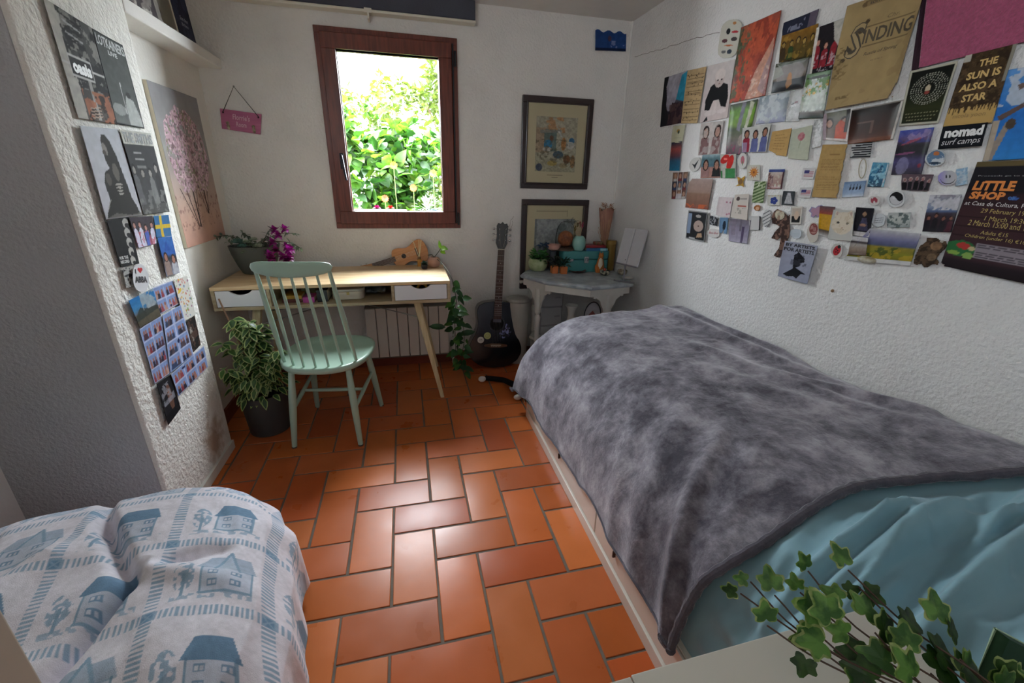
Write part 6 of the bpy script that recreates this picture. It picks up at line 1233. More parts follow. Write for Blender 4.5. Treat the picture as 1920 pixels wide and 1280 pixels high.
# --- second row
R_(0, [(1373, 197), (1424, 186), (1400, 288), (1362, 292)], 'photo_print', 'photo of a child and dog on bright green grass', 'photo', lambda cv: (cv.vgrad([(0, '4a2a3a'), (.25, '6a5c58'), (.5, '3c4a24'), (.6, '6a8a30'), (.85, '62902c'), (1, '2c3424')]), cv.poly([(.45, 1), (.6, 1), (.5, .45), (.35, .5)], '6c6c78'), cv.poly([(.75, 1), (.9, .95), (.8, .5), (.68, .5)], 'b0b098'), cv.ell(.7, .28, .2, .12, '8a7a70'), cv.blotch('8c1f50', 8, .62, 3, cv.R(0, 0, .7, .2)), cv.noise(.2))[0], m=GLOSSY)
R_(0, [(1428, 182), (1485, 171), (1474, 228), (1419, 233)], 'photo_print', 'foggy blue-grey washed-out photo under the red poster', 'photo', lambda cv: (cv.vgrad([(0, '8a8ea8'), (.5, '8c949c'), (1, '6e7c84')]), cv.blotch('a4aab0', 5, .52, 3), cv.noise(.08))[0], m=GLOSSY)
R_(2, [(215, 818), (352, 778), (287, 1080), (160, 1085)], 'photo_print', 'narrow photo whitened by painted glare, with a red and black speck', 'photo', lambda cv: (cv.vgrad([(0, 'b4b4b4'), (.5, 'c8c8c8'), (1, '9a9898')]), cv.ell(.45, .62, .25, .04, '6c2c34'), cv.ell(.25, .6, .12, .04, '26222a'), cv.blotch('a8a8a8', 6, .55, 3), cv.noise(.08))[0], m=GLOSSY)  # whitish tones are glare painted into the print
R_(2, [(378, 665), (590, 622), (515, 1048), (290, 1058)], 'photo_print', 'green and white photo of a splashing waterfall', 'photo', lambda cv: (cv.vgrad([(0, '263430'), (.12, '4a3c34'), (.2, 'b4bcb8'), (.4, 'b8c4b8'), (.55, '5c8a50'), (.7, '6a8c54'), (1, '5c7a58')]), cv.blotch('c4ccc4', 6, .52, 3, cv.R(0, .15, 1, .9)), cv.ell(.5, .9, .5, .03, '2c2c24'), cv.blotch('c8a050', 9, .68, 5, cv.R(0, .5, 1, .8)), cv.noise(.15))[0], m=GLOSSY, lay=2)
R_(0, [(1548, 214), (1606, 203), (1593, 266), (1547, 262)], 'photo_print', 'white-edged photo of a person in a bright orange-red top', 'photo', lambda cv: (cv.vgrad([(0, '5c4440'), (1, '6a6a5c')]), cv.people(2, 4, .05, .75, ['b03a20', '6c5a50'], 'a07868'), cv.poly([(.45, .05), (.8, .05), (.78, .6), (.6, .7), (.45, .5)], 'b8401f', .9), cv.put(cv.U > .9, 'c8c4c4'), cv.rect(0, 0, 1, .08, 'c8bcb8'), cv.put(cv.U < .12, 'a4949c'), cv.rect(.78, .3, .9, 1, '241e20'), cv.noise(.12))[0], m=GLOSSY, lay=1)
R_(0, [(1604, 206), (1702, 187), (1680, 261), (1594, 271)], 'photo_print', 'dark brown dim interior photo with a pale right border', 'photo', lambda cv: (cv.vgrad([(0, '5a3020'), (.3, '3c1f16'), (.7, '2c1714'), (1, '16100f')]), cv.rect(.15, .55, .5, .6, '6a5048'), cv.rect(.45, .25, .5, .6, '6a5048', .8), cv.rect(0, .0, 1, .12, '6a3c28'), cv.put(cv.U > .95, 'b4aea8'), cv.put(cv.V > .96, '8c8680'), cv.noise(.15))[0], m=GLOSSY, lay=2)
R_(6, [(128, 102), (382, 75), (283, 428), (52, 432)], 'photo_print', 'violet and blue night photo of a glowing volcano', 'photo', lambda cv: (cv.vgrad([(0, '28222e'), (.3, '4a4470'), (.5, '26242c'), (.65, '2c2a30'), (.78, '5a4a70'), (1, '4a5aa8')]), cv.ell(.6, .88, .35, .1, '9a86b0', .2, .7), cv.ell(.4, .74, .3, .03, 'a84858', .3, .7), cv.ell(.3, .48, .3, .025, '9c5080', .1, .7), cv.ell(.3, .2, .2, .2, '8684a8', 0, .6), cv.ell(.85, .2, .06, .05, '7c2c40'), cv.blotch('3c4490', 6, .56, 4, cv.R(0, .7, 1, 1), .6), cv.noise(.15))[0], m=GLOSSY)
R_(4, [(875, 150), (1138, 108), (1088, 368), (862, 375)], 'photo_print', 'white-backed photo of three friends, two wearing red', 'photo', lambda cv: (cv.people(3, 12, .0, .85, ['2e3870', '5a6090', '8c2238'], '9c6c58'), cv.rect(0, .0, .2, .4, '9cb0cc', .6), cv.noise(.1))[0], base='bcbcb8', lay=2)
R_(4, [(1145, 182), (1325, 150), (1270, 410), (1100, 385)], 'note_card', 'small tan handwritten note beside the three-friends photo', 'note', lambda cv: (cv.textlines(.2, .2, .85, .85, 6, '7a5a34', 2, .25), cv.mask(~cv.P([(0, 0), (.55, 0), (0, .14)])), cv.noise(.06))[0], base='b4925c', lay=1)
R_(4, [(480, 105), (690, 80), (640, 385), (445, 400)], 'photo_print', 'pale photo of two blurred walking people', 'photo', lambda cv: (cv.people(2, 5, .0, .8, ['7a5c5c', '6a6470'], 'a88478'), cv.blotch('b0aca8', 7, .5, 4, None, .6), cv.noise(.1))[0], base='b8aeaa')
R_(4, [(222, 132), (335, 115), (303, 285), (196, 285)], 'card', 'cream card with a tiny bird drawing near the left edge of the collage', 'card', lambda cv: (cv.ell(.45, .7, .13, .1, 'a8864a'), cv.ell(.5, .62, .08, .1, '3c4a3c'), cv.rect(.2, .28, .8, .3, '9a9a88', .7))[0], base='c2c0a6')
R_(4, [(205, 282), (300, 270), (275, 542), (178, 542)], 'photo_print', 'tall strip photo fading from red dusk to blue sea', 'photo', land([(0, '1f6a8c'), (.35, '2a5a78'), (.5, '5c3a48'), (.75, '9c4a44'), (1, '2c3448')]), m=GLOSSY)
R_(4, [(370, 430), (480, 405), (465, 540), (365, 560)], 'sticker', 'white oval sticker with a black bird in flight', 'sticker', lambda cv: (oval(cv), cv.poly([(.2, .6), (.45, .5), (.8, .8), (.6, .4), (.5, .2), (.4, .35)], '2c3032'))[0], base='c0beba', cell=.0015)
R_(4, [(492, 395), (662, 390), (650, 605), (468, 610)], 'photo_print', 'photo of two people in black standing on a pink beach', 'photo', lambda cv: (cv.vgrad([(0, '9c7468'), (.45, '9a7068'), (.5, '4a6a78'), (.8, '4c6a72'), (1, '8ca0a8')]), cv.people(2, 3, .05, .6, ['141418', '8a6a68'], '9a7060'), cv.noise(.15))[0])
R_(4, [(662, 392), (810, 388), (802, 608), (665, 610)], 'photo_print', 'photo of shiny red boots above a green stem', 'photo', lambda cv: (cv.ell(.28, .8, .3, .16, 'b02420', .5), cv.ell(.6, .65, .18, .35, 'b8241e', -.5), cv.rect(.3, 0, .95, .4, '3a7c48'), cv.rect(0, 0, .1, .3, '2c6c3c'), cv.ell(.3, .8, .12, .05, 'd87068'), cv.noise(.1))[0], base='a8a8a0', lay=1)
R_(4, [(822, 378), (912, 372), (905, 525), (818, 528)], 'sticker', 'white oval sticker with a pink blossom', 'sticker', lambda cv: (oval(cv), cv.ell(.5, .55, .2, .25, 'b06a74'), cv.ell(.5, .35, .05, .15, '5c7a50'))[0], base='c4c2be', cell=.0015, lay=1)
def sunst(cv):
    for i in range(12): a = i*PI/6; cv.poly([(.5+.2*math.cos(a-.3), .52+.2*math.sin(a-.3)), (.5+.2*math.cos(a+.3), .52+.2*math.sin(a+.3)), (.5+.42*math.cos(a), .52+.42*math.sin(a))], 'b86a2c')
    cv.ell(.5, .52, .24, .24, 'c07c38'); cv.ell(.5, .52, .08, .08, '8a4a28'); return cv
R_(4, [(908, 490), (1025, 488), (1020, 628), (900, 632)], 'sticker', 'orange-brown sun sticker on a white square', 'sticker', sunst, base='bebcb0', cell=.0013)
R_(4, [(808, 592), (890, 586), (872, 700), (785, 698)], 'sticker', 'yellow star-shaped sticker with a brown middle', 'sticker', lambda cv: (cv.mask(cv.P([(0, .1), (.3, .3), (.05, .95), (.5, .8), (.95, 1), (.8, .5), (1, .05), (.6, .2)])), cv.ell(.5, .5, .25, .25, '7a5a38'))[0], base='b48c34', cell=.0013)
def booth(cv):
    for i in range(3):
        for j in range(3): u, v = i/3, j/3; cv.rect(u, v, u+.32, v+.32, ['5c4038', '3c3a44', '7a6050', '48505c'][(i*2+j) % 4]); cv.ell(u+.16, v+.18, .08, .09, 'a07c68'); cv.rect(u+.05, v, u+.27, v+.09, ['6a2c30', '2c3a5a', 'b0aca8'][(i+j) % 3])
    cv.rect(.3, .0, .7, .2, 'b4b0b4'); return cv.noise(.1)
R_(4, [(220, 556), (360, 548), (332, 800), (200, 802)], 'photo_collage', 'small grid of nine tiny group snapshots', 'photo', booth)
R_(4, [(375, 615), (596, 618), (545, 900), (332, 880)], 'photo_print', 'hazy brown-pink dusk photo with orange lights along its foot', 'photo', lambda cv: (cv.vgrad([(0, '8c4c3c'), (.15, '7c5a4c'), (.5, '866858'), (.55, '967c72'), (1, '9a8680')]), cv.blotch('b85c38', 9, .56, 3, cv.R(0, 0, 1, .14)), cv.mask(~cv.P([(0, 1), (.12, 1), (0, .85)])), cv.noise(.06))[0], lay=1)
def vinyl(cv):
    cv.vgrad([(0, '1c1c20'), (1, '26262a')]); cv.rect(.03, .2, .2, .9, '7c8ea8'); cv.ell(.6, .5, .25, .19, 'a8948c'); cv.ell(.6, .5, .04, .03, '5a4440'); cv.ell(.55, .83, .14, .05, 'a09c98'); cv.poly([(.55, .1), (.85, .14), (.8, .28), (.6, .25)], 'a88c70'); cv.rect(.18, .04, .5, .08, 'a4a4a4'); cv.border(.035, '8c8c8c'); return cv
R_(4, [(372, 905), (548, 925), (515, 1200), (340, 1165)], 'card', 'black card printed with a beige record player', 'card', vinyl, lay=2)
R_(4, [(565, 955), (640, 975), (622, 1052), (550, 1035)], 'photo_print', 'tiny dark photo right of the black record player card', 'photo', lambda cv: (cv.blotch('8c8c90', 5, .55, 3), cv.noise(.2))[0], base='24242a')
R_(4, [(655, 972), (732, 975), (712, 1125), (642, 1112)], 'sticker', 'cut-out picture of blue denim shorts', 'sticker', lambda cv: (cv.ell(.55, .5, .2, .3, '1c2634'), cv.mask(~cv.P([(.4, 0), (.6, 0), (.5, .35)])))[0], base='6484a4', cell=.0016)
R_(4, [(532, 1070), (652, 1080), (648, 1165), (540, 1158)], 'sticker', 'white oval sticker with red script under the tiny dark photo', 'sticker', lambda cv: (oval(cv), cv)[1], base='c8c4c2', cell=.0013, texts=[('Bon Bon', .12, .42, .88, .66, 'a84050', {'shear': .4})])
R_(4, [(645, 782), (775, 790), (742, 978), (610, 950)], 'card', 'very pale pink card with little rosy marks', 'card', lambda cv: ([cv.ell(u, v, .06, .05, 'a06878') for u, v in ((.6, .75), (.85, .75), (.75, .15), (.9, .2))], cv.noise(.04))[0], base='c6babc')
R_(4, [(800, 762), (932, 755), (908, 1000), (752, 970)], 'photo_print', 'white card with dark sketch and a red caption', 'card', lambda cv: (cv.ell(.25, .82, .12, .09, '4a3c3c'), cv.rect(.4, .78, .85, .84, '8a8480', .8), cv.rect(.3, .5, .85, .56, 'a05044', .9), cv.blotch('8c8880', 6, .58, 3, cv.R(.2, .2, .9, .45), .7))[0], base='c4bcb4', lay=1)
R_(4, [(745, 980), (940, 1000), (902, 1215), (730, 1190)], 'photo_print', 'glossy violet-grey photo with a dark vertical stripe', 'photo', lambda cv: (cv.vgrad([(0, '9a94a8'), (.5, '8c869c'), (1, '6a6470')]), cv.rect(.62, 0, .74, .7, '3a2c4c', .8), cv.rect(.1, .3, .3, 1, '7a7080', .6), cv.rect(.5, .5, .6, 1, '5a5460', .7), cv.noise(.1))[0], m=GLOSSY)
R_(4, [(978, 640), (1084, 640), (1052, 836), (945, 835)], 'photo_print', 'photo of green and cream striped leaves', 'photo', lambda cv: ([cv.line((0, v), (1, v+.25), .05, '4c6438') for v in np.arange(-.2, 1, .16)], cv.blotch('c4ccb0', 6, .6, 3, cv.R(.2, .7, 1, 1)), cv.noise(.15))[0], base='9caa84')
R_(4, [(1112, 530), (1255, 528), (1222, 708), (1085, 710)], 'photo_print', 'group photo under a blue awning with pink faces', 'photo', lambda cv: (cv.vgrad([(0, '8c5c58'), (.6, '9c8078'), (.85, 'a89890'), (.88, '2c3c7c'), (1, '3c4c88')]), cv.blotch('5c3438', 7, .55, 3, cv.R(0, 0, .3, .8)), cv.blotch('b0a494', 6, .55, 8, cv.R(.3, .1, 1, .7)), cv.rect(.9, 0, 1, .85, '4a2c34'), cv.noise(.1))[0], m=GLOSSY)
R_(4, [(1095, 765), (1212, 762), (1205, 862), (1090, 862)], 'sticker', 'small white sticker with a deep blue flower', 'sticker', lambda cv: ([cv.ell(.5+.17*math.cos(a), .45+.2*math.sin(a), .14, .17, '2c3c80') for a in np.arange(0, 6.2, 1.257)], [cv.ell(u, .9, .03, .04, 'b89c50') for u in (.1, .35, .6, .85)])[0] and cv, base='bebdb6', cell=.0013)
R_(4, [(968, 858), (1028, 856), (1024, 912), (966, 912)], 'sticker', 'tiny round face sticker with ginger hair', 'sticker', lambda cv: (oval(cv), cv.ell(.5, .4, .28, .3, 'c8a080'))[0], base='9c6438', cell=.001)
R_(4, [(925, 958), (1030, 962), (1022, 1090), (925, 1088)], 'card', 'blank white card with a black right edge', 'card', lambda cv: (cv.rect(.88, 0, 1, 1, '2a262c'), cv)[1], base='bebcbc')
R_(4, [(1050, 895), (1135, 898), (1112, 1062), (1040, 1060)], 'sticker', 'oval sticker with black and white zebra strokes', 'sticker', lambda cv: (oval(cv), [cv.line((0, v), (1, v+.3), .04, '5a5a60') for v in np.arange(-.3, 1, .2)])[0], base='c0c0c0', cell=.0013)
# --- middle right
HORSE = [(.30, .98), (.62, .92), (.85, .84), (.98, .88), (.95, .70), (1.0, .6), (.92, .42), (.78, .30), (.7, .05), (.35, 0), (.15, .03), (.42, .2), (.5, .42), (.3, .35), (.02, .38), (.15, .5), (.42, .62), (.30, .66), (.05, .68), (.0, .8), (.1, .92)]
R_(5, [(40, 678), (185, 678), (175, 1060), (30, 1045)], 'cutout', 'tall brown cut-out of a horse head and neck', 'cut-out', lambda cv: (cv.mask(cv.P(HORSE)), cv.ell(.42, .86, .25, .1, 'b8b09c'), cv.blotch('8a6a5c', 8, .55, 3, None, .7), cv.noise(.2))[0], base='3c2a26', cell=.0016)
R_(5, [(188, 668), (276, 668), (258, 802), (175, 800)], 'photo_print', 'white-framed miniature photo of a pale animal on black', 'photo', lambda cv: (cv.rect(.1, .1, .85, .45, '1c1a1e'), cv.rect(.1, .45, .85, .9, 'b0a498'), cv.ell(.5, .5, .2, .25, 'c0a894'), cv)[-1], base='c4c0b8', cell=.0014)
R_(5, [(130, 552), (216, 555), (206, 660), (110, 656)], 'photo_print', 'small black and white photo of a white gown', 'photo', lambda cv: (cv.poly([(.35, .9), (.6, .9), (.85, .1), (.2, .1)], 'a8a8ac'), cv.noise(.2))[0], base='3c4044', cell=.0016)
def flag(cv):
    for i in range(4): cv.rect(.12, .25+.13*i, .88, .31+.13*i, 'a05060')
    cv.rect(.12, .5, .5, .78, '3c3c70'); return cv
R_(5, [(280, 380), (376, 377), (352, 465), (262, 462)], 'sticker', 'white card with a small striped flag, the upper of two', 'sticker', flag, base='c6c4c4', cell=.0014)
R_(5, [(258, 526), (350, 524), (330, 605), (238, 600)], 'sticker', 'white card with a small striped flag, the lower of two', 'sticker', flag, base='c2c0c0', cell=.0014)
R_(5, [(440, 206), (628, 202), (548, 605), (348, 597)], 'letter', 'long tan letter with torn edge and printed paragraphs', 'letter', lambda cv: (cv.rect(.35, .8, .75, .83, '7a5c38', .6), cv.textlines(.1, .52, .92, .74, 7, '7a5c38', 4, .3, .6), cv.textlines(.1, .14, .92, .44, 9, '7a5c38', 5, .3, .6), cv.mask(cv.U < .97 - .03*np.sin(cv.V*30)), cv.noise(.06))[0], base='a98b58', lay=2, curl=.006)
R_(5, [(200, 95), (356, 58), (316, 322), (165, 308)], 'card', 'pale sage card with a pink carnation', 'card', lambda cv: (cv.ell(.5, .72, .17, .13, 'b47c80'), cv.blotch('9c5460', 12, .55, 3, cv.E(.5, .72, .17, .13), .7), cv.line((.5, .6), (.45, .35), .012, '7c8a6c'), cv.noise(.04))[0], base='b0b4a2', lay=1)
R_(5, [(362, 22), (438, 10), (410, 215), (338, 235)], 'photo_print', 'silvery photo strip with painted glare left of the orange-top photo', 'photo', lambda cv: (cv.vgrad([(0, 'b0b0b0'), (1, '9c9c9c')]), cv.blotch('c4c4c4', 6, .5, 3), cv.noise(.08))[0], m=GLOSSY)  # plastic glare painted in as pale greys
R_(5, [(652, 190), (800, 184), (780, 300), (626, 306)], 'card', 'black and white striped brushstroke card', 'card', lambda cv: ([cv.line((.25*((i*3) % 4)/4, v), (1, v+.03), .035, '2c2c30') for i, v in enumerate(np.arange(.05, 1, .15))], cv)[1], base='b4b4b4', cell=.0016)
R_(5, [(805, 338), (926, 340), (882, 522), (755, 520)], 'photo_print', 'shiny blue photo of a figure in a wetsuit', 'photo', lambda cv: (cv.vgrad([(0, '1c3a50'), (.5, '2c6c90'), (1, '5a94b0')]), cv.ell(.5, .5, .15, .4, '1c4a6c', -.2), cv.poly([(.85, 0), (1, 0), (1, 1), (.9, 1)], 'bcc4c8'), cv.blotch('7cacc0', 6, .58, 3), cv.noise(.15))[0], m=GLOSSY)
R_(5, [(592, 486), (755, 474), (728, 592), (566, 602)], 'photo_print', 'photo of jumping silhouettes against blue-grey sky', 'photo', lambda cv: (cv.vgrad([(0, 'b0b8c4'), (.3, '8ca0bc'), (1, '6c84a4')]), [cv.poly([(u-.05, .45), (u, .85), (u+.06, .5)], '20222c') for u in (.3, .45, .6, .75)], cv.noise(.08))[0], m=GLOSSY)
R_(5, [(772, 585), (862, 585), (860, 662), (770, 662)], 'badge', 'round white badge with a dull red crest', 'badge', lambda cv: (oval(cv), cv.blotch('94404c', 4, .45, 3, cv.E(.48, .52, .3, .3)))[0], base='c4c0be', cell=.0013, lay=1)
R_(6, [(40, 548), (180, 545), (175, 675), (35, 678)], 'badge', 'round black and white swirl badge with two dots', 'badge', lambda cv: (oval(cv), cv.ell(.5, .52, .37, .38, '141416'), cv.put(cv.E(.5, .52, .35, .36) & (((cv.V < .52 - .16*np.sin((cv.U-.5)*8)))), 'b8b8bc'), cv.ell(.36, .55, .06, .06, 'c8c8cc'), cv.ell(.64, .47, .05, .05, '141416'))[0], base='c4c6c8', cell=.0011, lay=2)
R_(6, [(340, 238), (492, 240), (478, 368), (312, 372)], 'badge', 'round badge with a wave and an orange sun', 'badge', lambda cv: (oval(cv), cv.put(cv.E(.5, .5, .42, .42), '5a7490'), cv.ell(.5, .75, .15, .12, 'b06c40'), cv.blotch('b8c0c8', 4, .5, 4, cv.E(.5, .4, .4, .3)), cv.ell(.5, .2, .3, .07, '2c3c50'))[0], base='b0b4b8', cell=.0013, lay=2)
def smile(cv):
    oval(cv); cv.vgrad([(0, '8c84c0'), (.25, '9a94b8'), (.5, 'a8a8b0'), (1, 'b4b4b8')], hor=True); cv.put(cv.E(.5, .46, .38, .36) & ~cv.E(.5, .52, .38, .36) & (cv.V < .42), '303038'); cv.ell(.42, .6, .035, .12, '26262c'); cv.ell(.6, .6, .035, .12, '26262c'); return cv
R_(6, [(430, 398), (580, 398), (572, 512), (428, 515)], 'badge', 'round grey and lilac smiley badge beside the light blue scrap', 'badge', smile, cell=.0012, lay=3)
R_(6, [(560, 388), (642, 374), (640, 500), (545, 518)], 'note', 'light blue scribbled scrap behind the smiley badge', 'note', lambda cv: (cv.blotch('b0c0cc', 6, .5, 3), cv.noise(.08))[0], base='86a6c0', lay=1)
R_(6, [(362, 582), (602, 578), (518, 860), (296, 855)], 'photo_print', 'photo of friends in front of mountains and clouds', 'photo', lambda cv: (cv.vgrad([(0, '241e26'), (.3, '2c2028'), (.5, '3c3440'), (.55, '4c5c7c'), (.65, '7c88a0'), (1, '8a8690')]), cv.blotch('b4b4bc', 4, .52, 3, cv.R(0, .6, 1, 1)), cv.people(4, 7, 0, .5, ['1c1820', '4a2430', '201c24'], '7c5248'), cv.noise(.12))[0], m=GLOSSY, lay=1)
R_(6, [(150, 425), (388, 430), (345, 552), (140, 545)], 'photo_print', 'dark photo of singers in a row in black clothes', 'photo', lambda cv: (cv.people(5, 9, 0, .8, ['141216', '1c1a20'], '8c6060', 'a49490'), cv.noise(.15))[0], base='5c4c54', lay=1)
R_(6, [(42, 715), (212, 714), (196, 824), (24, 826)], 'photo_print', 'misty grey photo with dark tree shapes', 'photo', lambda cv: (cv.vgrad([(0, '8c9494'), (.6, 'b0b4b0'), (1, 'a8acac')]), cv.blotch('586464', 4, .56, 3), cv.noise(.08))[0])
R_(0, [(1637, 428), (1733, 438), (1712, 498), (1585, 487)], 'photo_print', 'wide white-bordered photo of a yellow-green field under hills', 'photo', lambda cv: (cv.vgrad([(0, '5c5420'), (.3, '7c7c28'), (.5, '8a7c34'), (.56, '4c5470'), (.72, '6c6c90'), (.85, '8c8ca0'), (1, 'b4b4b8')]), cv.blotch('a48c2c', 8, .55, 4, cv.R(0, .1, 1, .5), .8), cv.blotch('3c4c24', 9, .6, 6, cv.R(0, .1, 1, .5), .8), cv.rect(0, 0, 1, .12, 'bcbcbc'), cv.noise(.1))[0], m=GLOSSY, lay=1)
R_(5, [(662, 890), (780, 905), (760, 1036), (622, 1028)], 'photo_print', 'brown and white photo overlapping the left of the field photo', 'photo', lambda cv: (cv.vgrad([(0, '5c4a40'), (.3, '8c7c70'), (.6, 'a09c98'), (.72, '2c2428'), (.8, 'b8b6b8'), (1, 'c0bec0')]), cv.noise(.1))[0], m=GLOSSY, lay=2)
R_(5, [(686, 674), (820, 682), (778, 900), (655, 885)], 'photo_print', 'dark portrait of a seated person with a white lower border', 'photo', lambda cv: (cv.ell(.5, .78, .12, .08, '8c7058'), cv.poly([(.2, .2), (.4, .65), (.65, .65), (.85, .2)], '3c3a50'), cv.ell(.5, .4, .2, .05, '8c6a5c'), cv.rect(0, 0, 1, .15, 'b8b4b4'), cv.noise(.15))[0], base='1a181e', lay=1)
R_(5, [(803, 716), (908, 722), (882, 828), (788, 820)], 'sticker', 'white cut-out scribble of a little face', 'sticker', lambda cv: (cv.mask(cv.E(.5, .5, .55, .48)), [cv.line((.2, v), (.8, v+.1), .02, '6a6e74') for v in (.3, .45, .6)])[0], base='b8bcc0', cell=.0013)
CATF = [(.1, .72), (.12, .98), (.3, .9), (.45, .93), (.68, .93), (.88, 1), (.95, .8), (1, .6), (.9, .35), (.7, .22), (.5, .18), (.25, .25), (.05, .42), (.02, .6)]
def catc(cv):
    cv.put(~cv.P(CATF), 'b4b4b0'); cv.put(cv.P(CATF), 'cabfae'); cv.ell(.3, .58, .07, .04, '3c3a38'); cv.ell(.72, .57, .06, .035, '3c3a38'); cv.ell(.52, .42, .04, .02, 'a87870'); cv.line((.52, .4), (.45, .34), .008, '8a7468'); cv.line((.52, .4), (.6, .34), .008, '8a7468'); cv.blotch('b8a890', 10, .6, 3, cv.P(CATF), .6); cv.ell(.2, .88, .05, .06, 'b09890'); cv.ell(.85, .88, .05, .06, 'b09890'); return cv
R_(5, [(520, 692), (678, 698), (655, 928), (470, 912)], 'card', 'card with a cream kitten face', 'card', catc, cell=.0016, lay=2)
R_(5, [(412, 664), (526, 672), (478, 905), (395, 880)], 'photo_print', 'photo with a big amber yellow block', 'photo', lambda cv: (cv.vgrad([(0, 'b0b0b0'), (.2, '4a3c34'), (.24, 'b4881c'), (.72, 'b88c22'), (.76, '8c4038'), (1, '5c4a50')]), cv.noise(.12))[0], m=GLOSSY, lay=1)
BUT = [(.5, .3), (.3, .1), (.1, .15), (.15, .4), (.0, .6), (.15, .9), (.45, .8), (.6, .95), (.9, 1), (1, .75), (.85, .5), (.8, .2), (.6, .1)]
R_(5, [(322, 660), (432, 655), (425, 765), (322, 760)], 'sticker', 'small mauve butterfly-shaped sticker', 'sticker', lambda cv: (cv.mask(cv.P(BUT)), cv.a.__setitem__(cv.P([(u*.8+.1, v*.8+.1) for u, v in BUT]), rgb('a88498')))[0] or cv, base='8c84a8', cell=.0011)
R_(5, [(312, 785), (400, 785), (392, 945), (300, 935)], 'sticker', 'pale oval sticker with a dark red emblem', 'sticker', lambda cv: (oval(cv), cv.ell(.52, .66, .36, .28, '7c4040'), cv.blotch('b08c84', 6, .55, 3, cv.E(.52, .66, .3, .22), .8))[0], base='beb8b0', cell=.0012)
R_(5, [(182, 832), (268, 836), (264, 912), (180, 908)], 'sticker', 'plain bluish-white oval sticker under the miniature animal photo', 'sticker', lambda cv: (oval(cv), cv.rect(.2, .45, .8, .5, '9aa8b4', .8))[0], base='b4bcc4', cell=.0013)
R_(5, [(490, 945), (580, 940), (572, 1055), (485, 1050)], 'sticker', 'small sticker of a red ladybird', 'sticker', lambda cv: (oval(cv), cv.ell(.48, .5, .3, .36, 'a42830', -.5), cv.ell(.66, .75, .14, .12, '1c181c'), [cv.ell(u, v, .05, .05, '1c181c') for u, v in ((.4, .4), (.55, .5), (.42, .6), (.58, .34))])[0], base='b8b6b2', cell=.0011)
def artists(cv):
    cv.vgrad([(0, '8c90a4'), (1, '9ca0b0')]); cv.poly([(.42, .30), (.38, .5), (.36, .66), (.48, .76), (.7, .62), (.72, .52), (.6, .48), (.62, .40), (.5, .34), (.85, .22), (.7, .2), (.62, .06), (.5, .1), (.3, .06), (.15, .1)], '16161c'); cv.blotch('3c3c48', 9, .6, 3, cv.R(.3, .4, .8, .7), .5); return cv.noise(.05)
R_(5, [(165, 925), (412, 962), (326, 1248), (98, 1188)], 'card', 'grey-blue card with black capitals and a dark upside-down figure', 'card', artists, lay=3, curl=.008, texts=[('BY ARTISTS,', .04, .86, .96, .96, '1c1c24', {'bold': .04}), ('FOR ARTISTS.', .02, .745, .97, .845, '1c1c24', {'bold': .04})])
MAR = [(.0, .15), (.05, .45), (.12, .7), (.3, .85), (.32, .98), (.6, 1), (.72, .92), (.92, .88), (1, .75), (.92, .62), (.8, .5), (.72, .3), (.8, .2), (.78, .1), (.6, .12), (.5, .02), (.4, .0), (.3, .12), (.1, .1)]
R_(6, [(262, 895), (500, 900), (470, 1128), (222, 1128)], 'cutout', 'cut-out of a hunched dark brown cat seen from the side', 'cut-out', lambda cv: (cv.mask(cv.P(MAR)), cv.blotch('5a4634', 8, .52, 3, None, .8), cv.ell(.65, .72, .18, .14, '8c6c50', 0, .7), cv.ell(.8, .88, .06, .05, 'b4b0a4'), cv.ell(.55, .35, .15, .12, '7a644e', 0, .7), cv.noise(.2))[0], base='33281f', cell=.0018, lay=1)
def show(cv):
    cv.vgrad([(0, '1a1216'), (.08, '241a20'), (.12, '3a262c'), (.55, '3a2428'), (.72, '2a1c22'), (.74, '18161c'), (1, '1c1a20')])
    for v in np.arange(.14, .74, .045): cv.rect(0, v, 1, v+.004, '22161a', .8)
    cv.vgrad([(0, '8a828a'), (1, '6c646c')], cv.R(.27, .13, 1, .27)); cv.textlines(.29, .14, 1.0, .265, 7, '3a343c', 3, .35, .9)
    cv.ell(.13, .20, .15, .075, '2c6438'); cv.ell(.16, .225, .07, .03, 'a03430', -.2); cv.ell(.08, .15, .06, .02, '7c9c48'); cv.ell(.22, .14, .05, .03, '7c9c50'); cv.ell(.24, .21, .03, .02, 'b8a880')
    cv.poly([(.72, .27), (.72, .42), (.8, .48), (1, .55), (1, .27), (.85, .27)], 'a8504a'); cv.poly([(.9, .27), (.95, .42), (1, .5), (1, .27)], '8c1f30'); cv.rect(0, .955, 1, 1, '6a5c38', .8)
    cv.poly([(.66, .66), (.7, .80), (.78, .81), (.8, .76), (.84, .81), (1, .82), (1, .66), (.93, .76), (.90, .66), (.86, .76), (.78, .66), (.74, .75), (.71, .66)], '9c2030'); cv.ell(.52, .685, .05, .012, '3c5c9c')
    cv.ell(.62, .905, .035, .022, 'b0b0b4'); cv.ell(.78, .905, .035, .022, 'b0b0b4'); cv.mask(~cv.P([(0, 0), (.06, 0), (0, .03)])); return cv
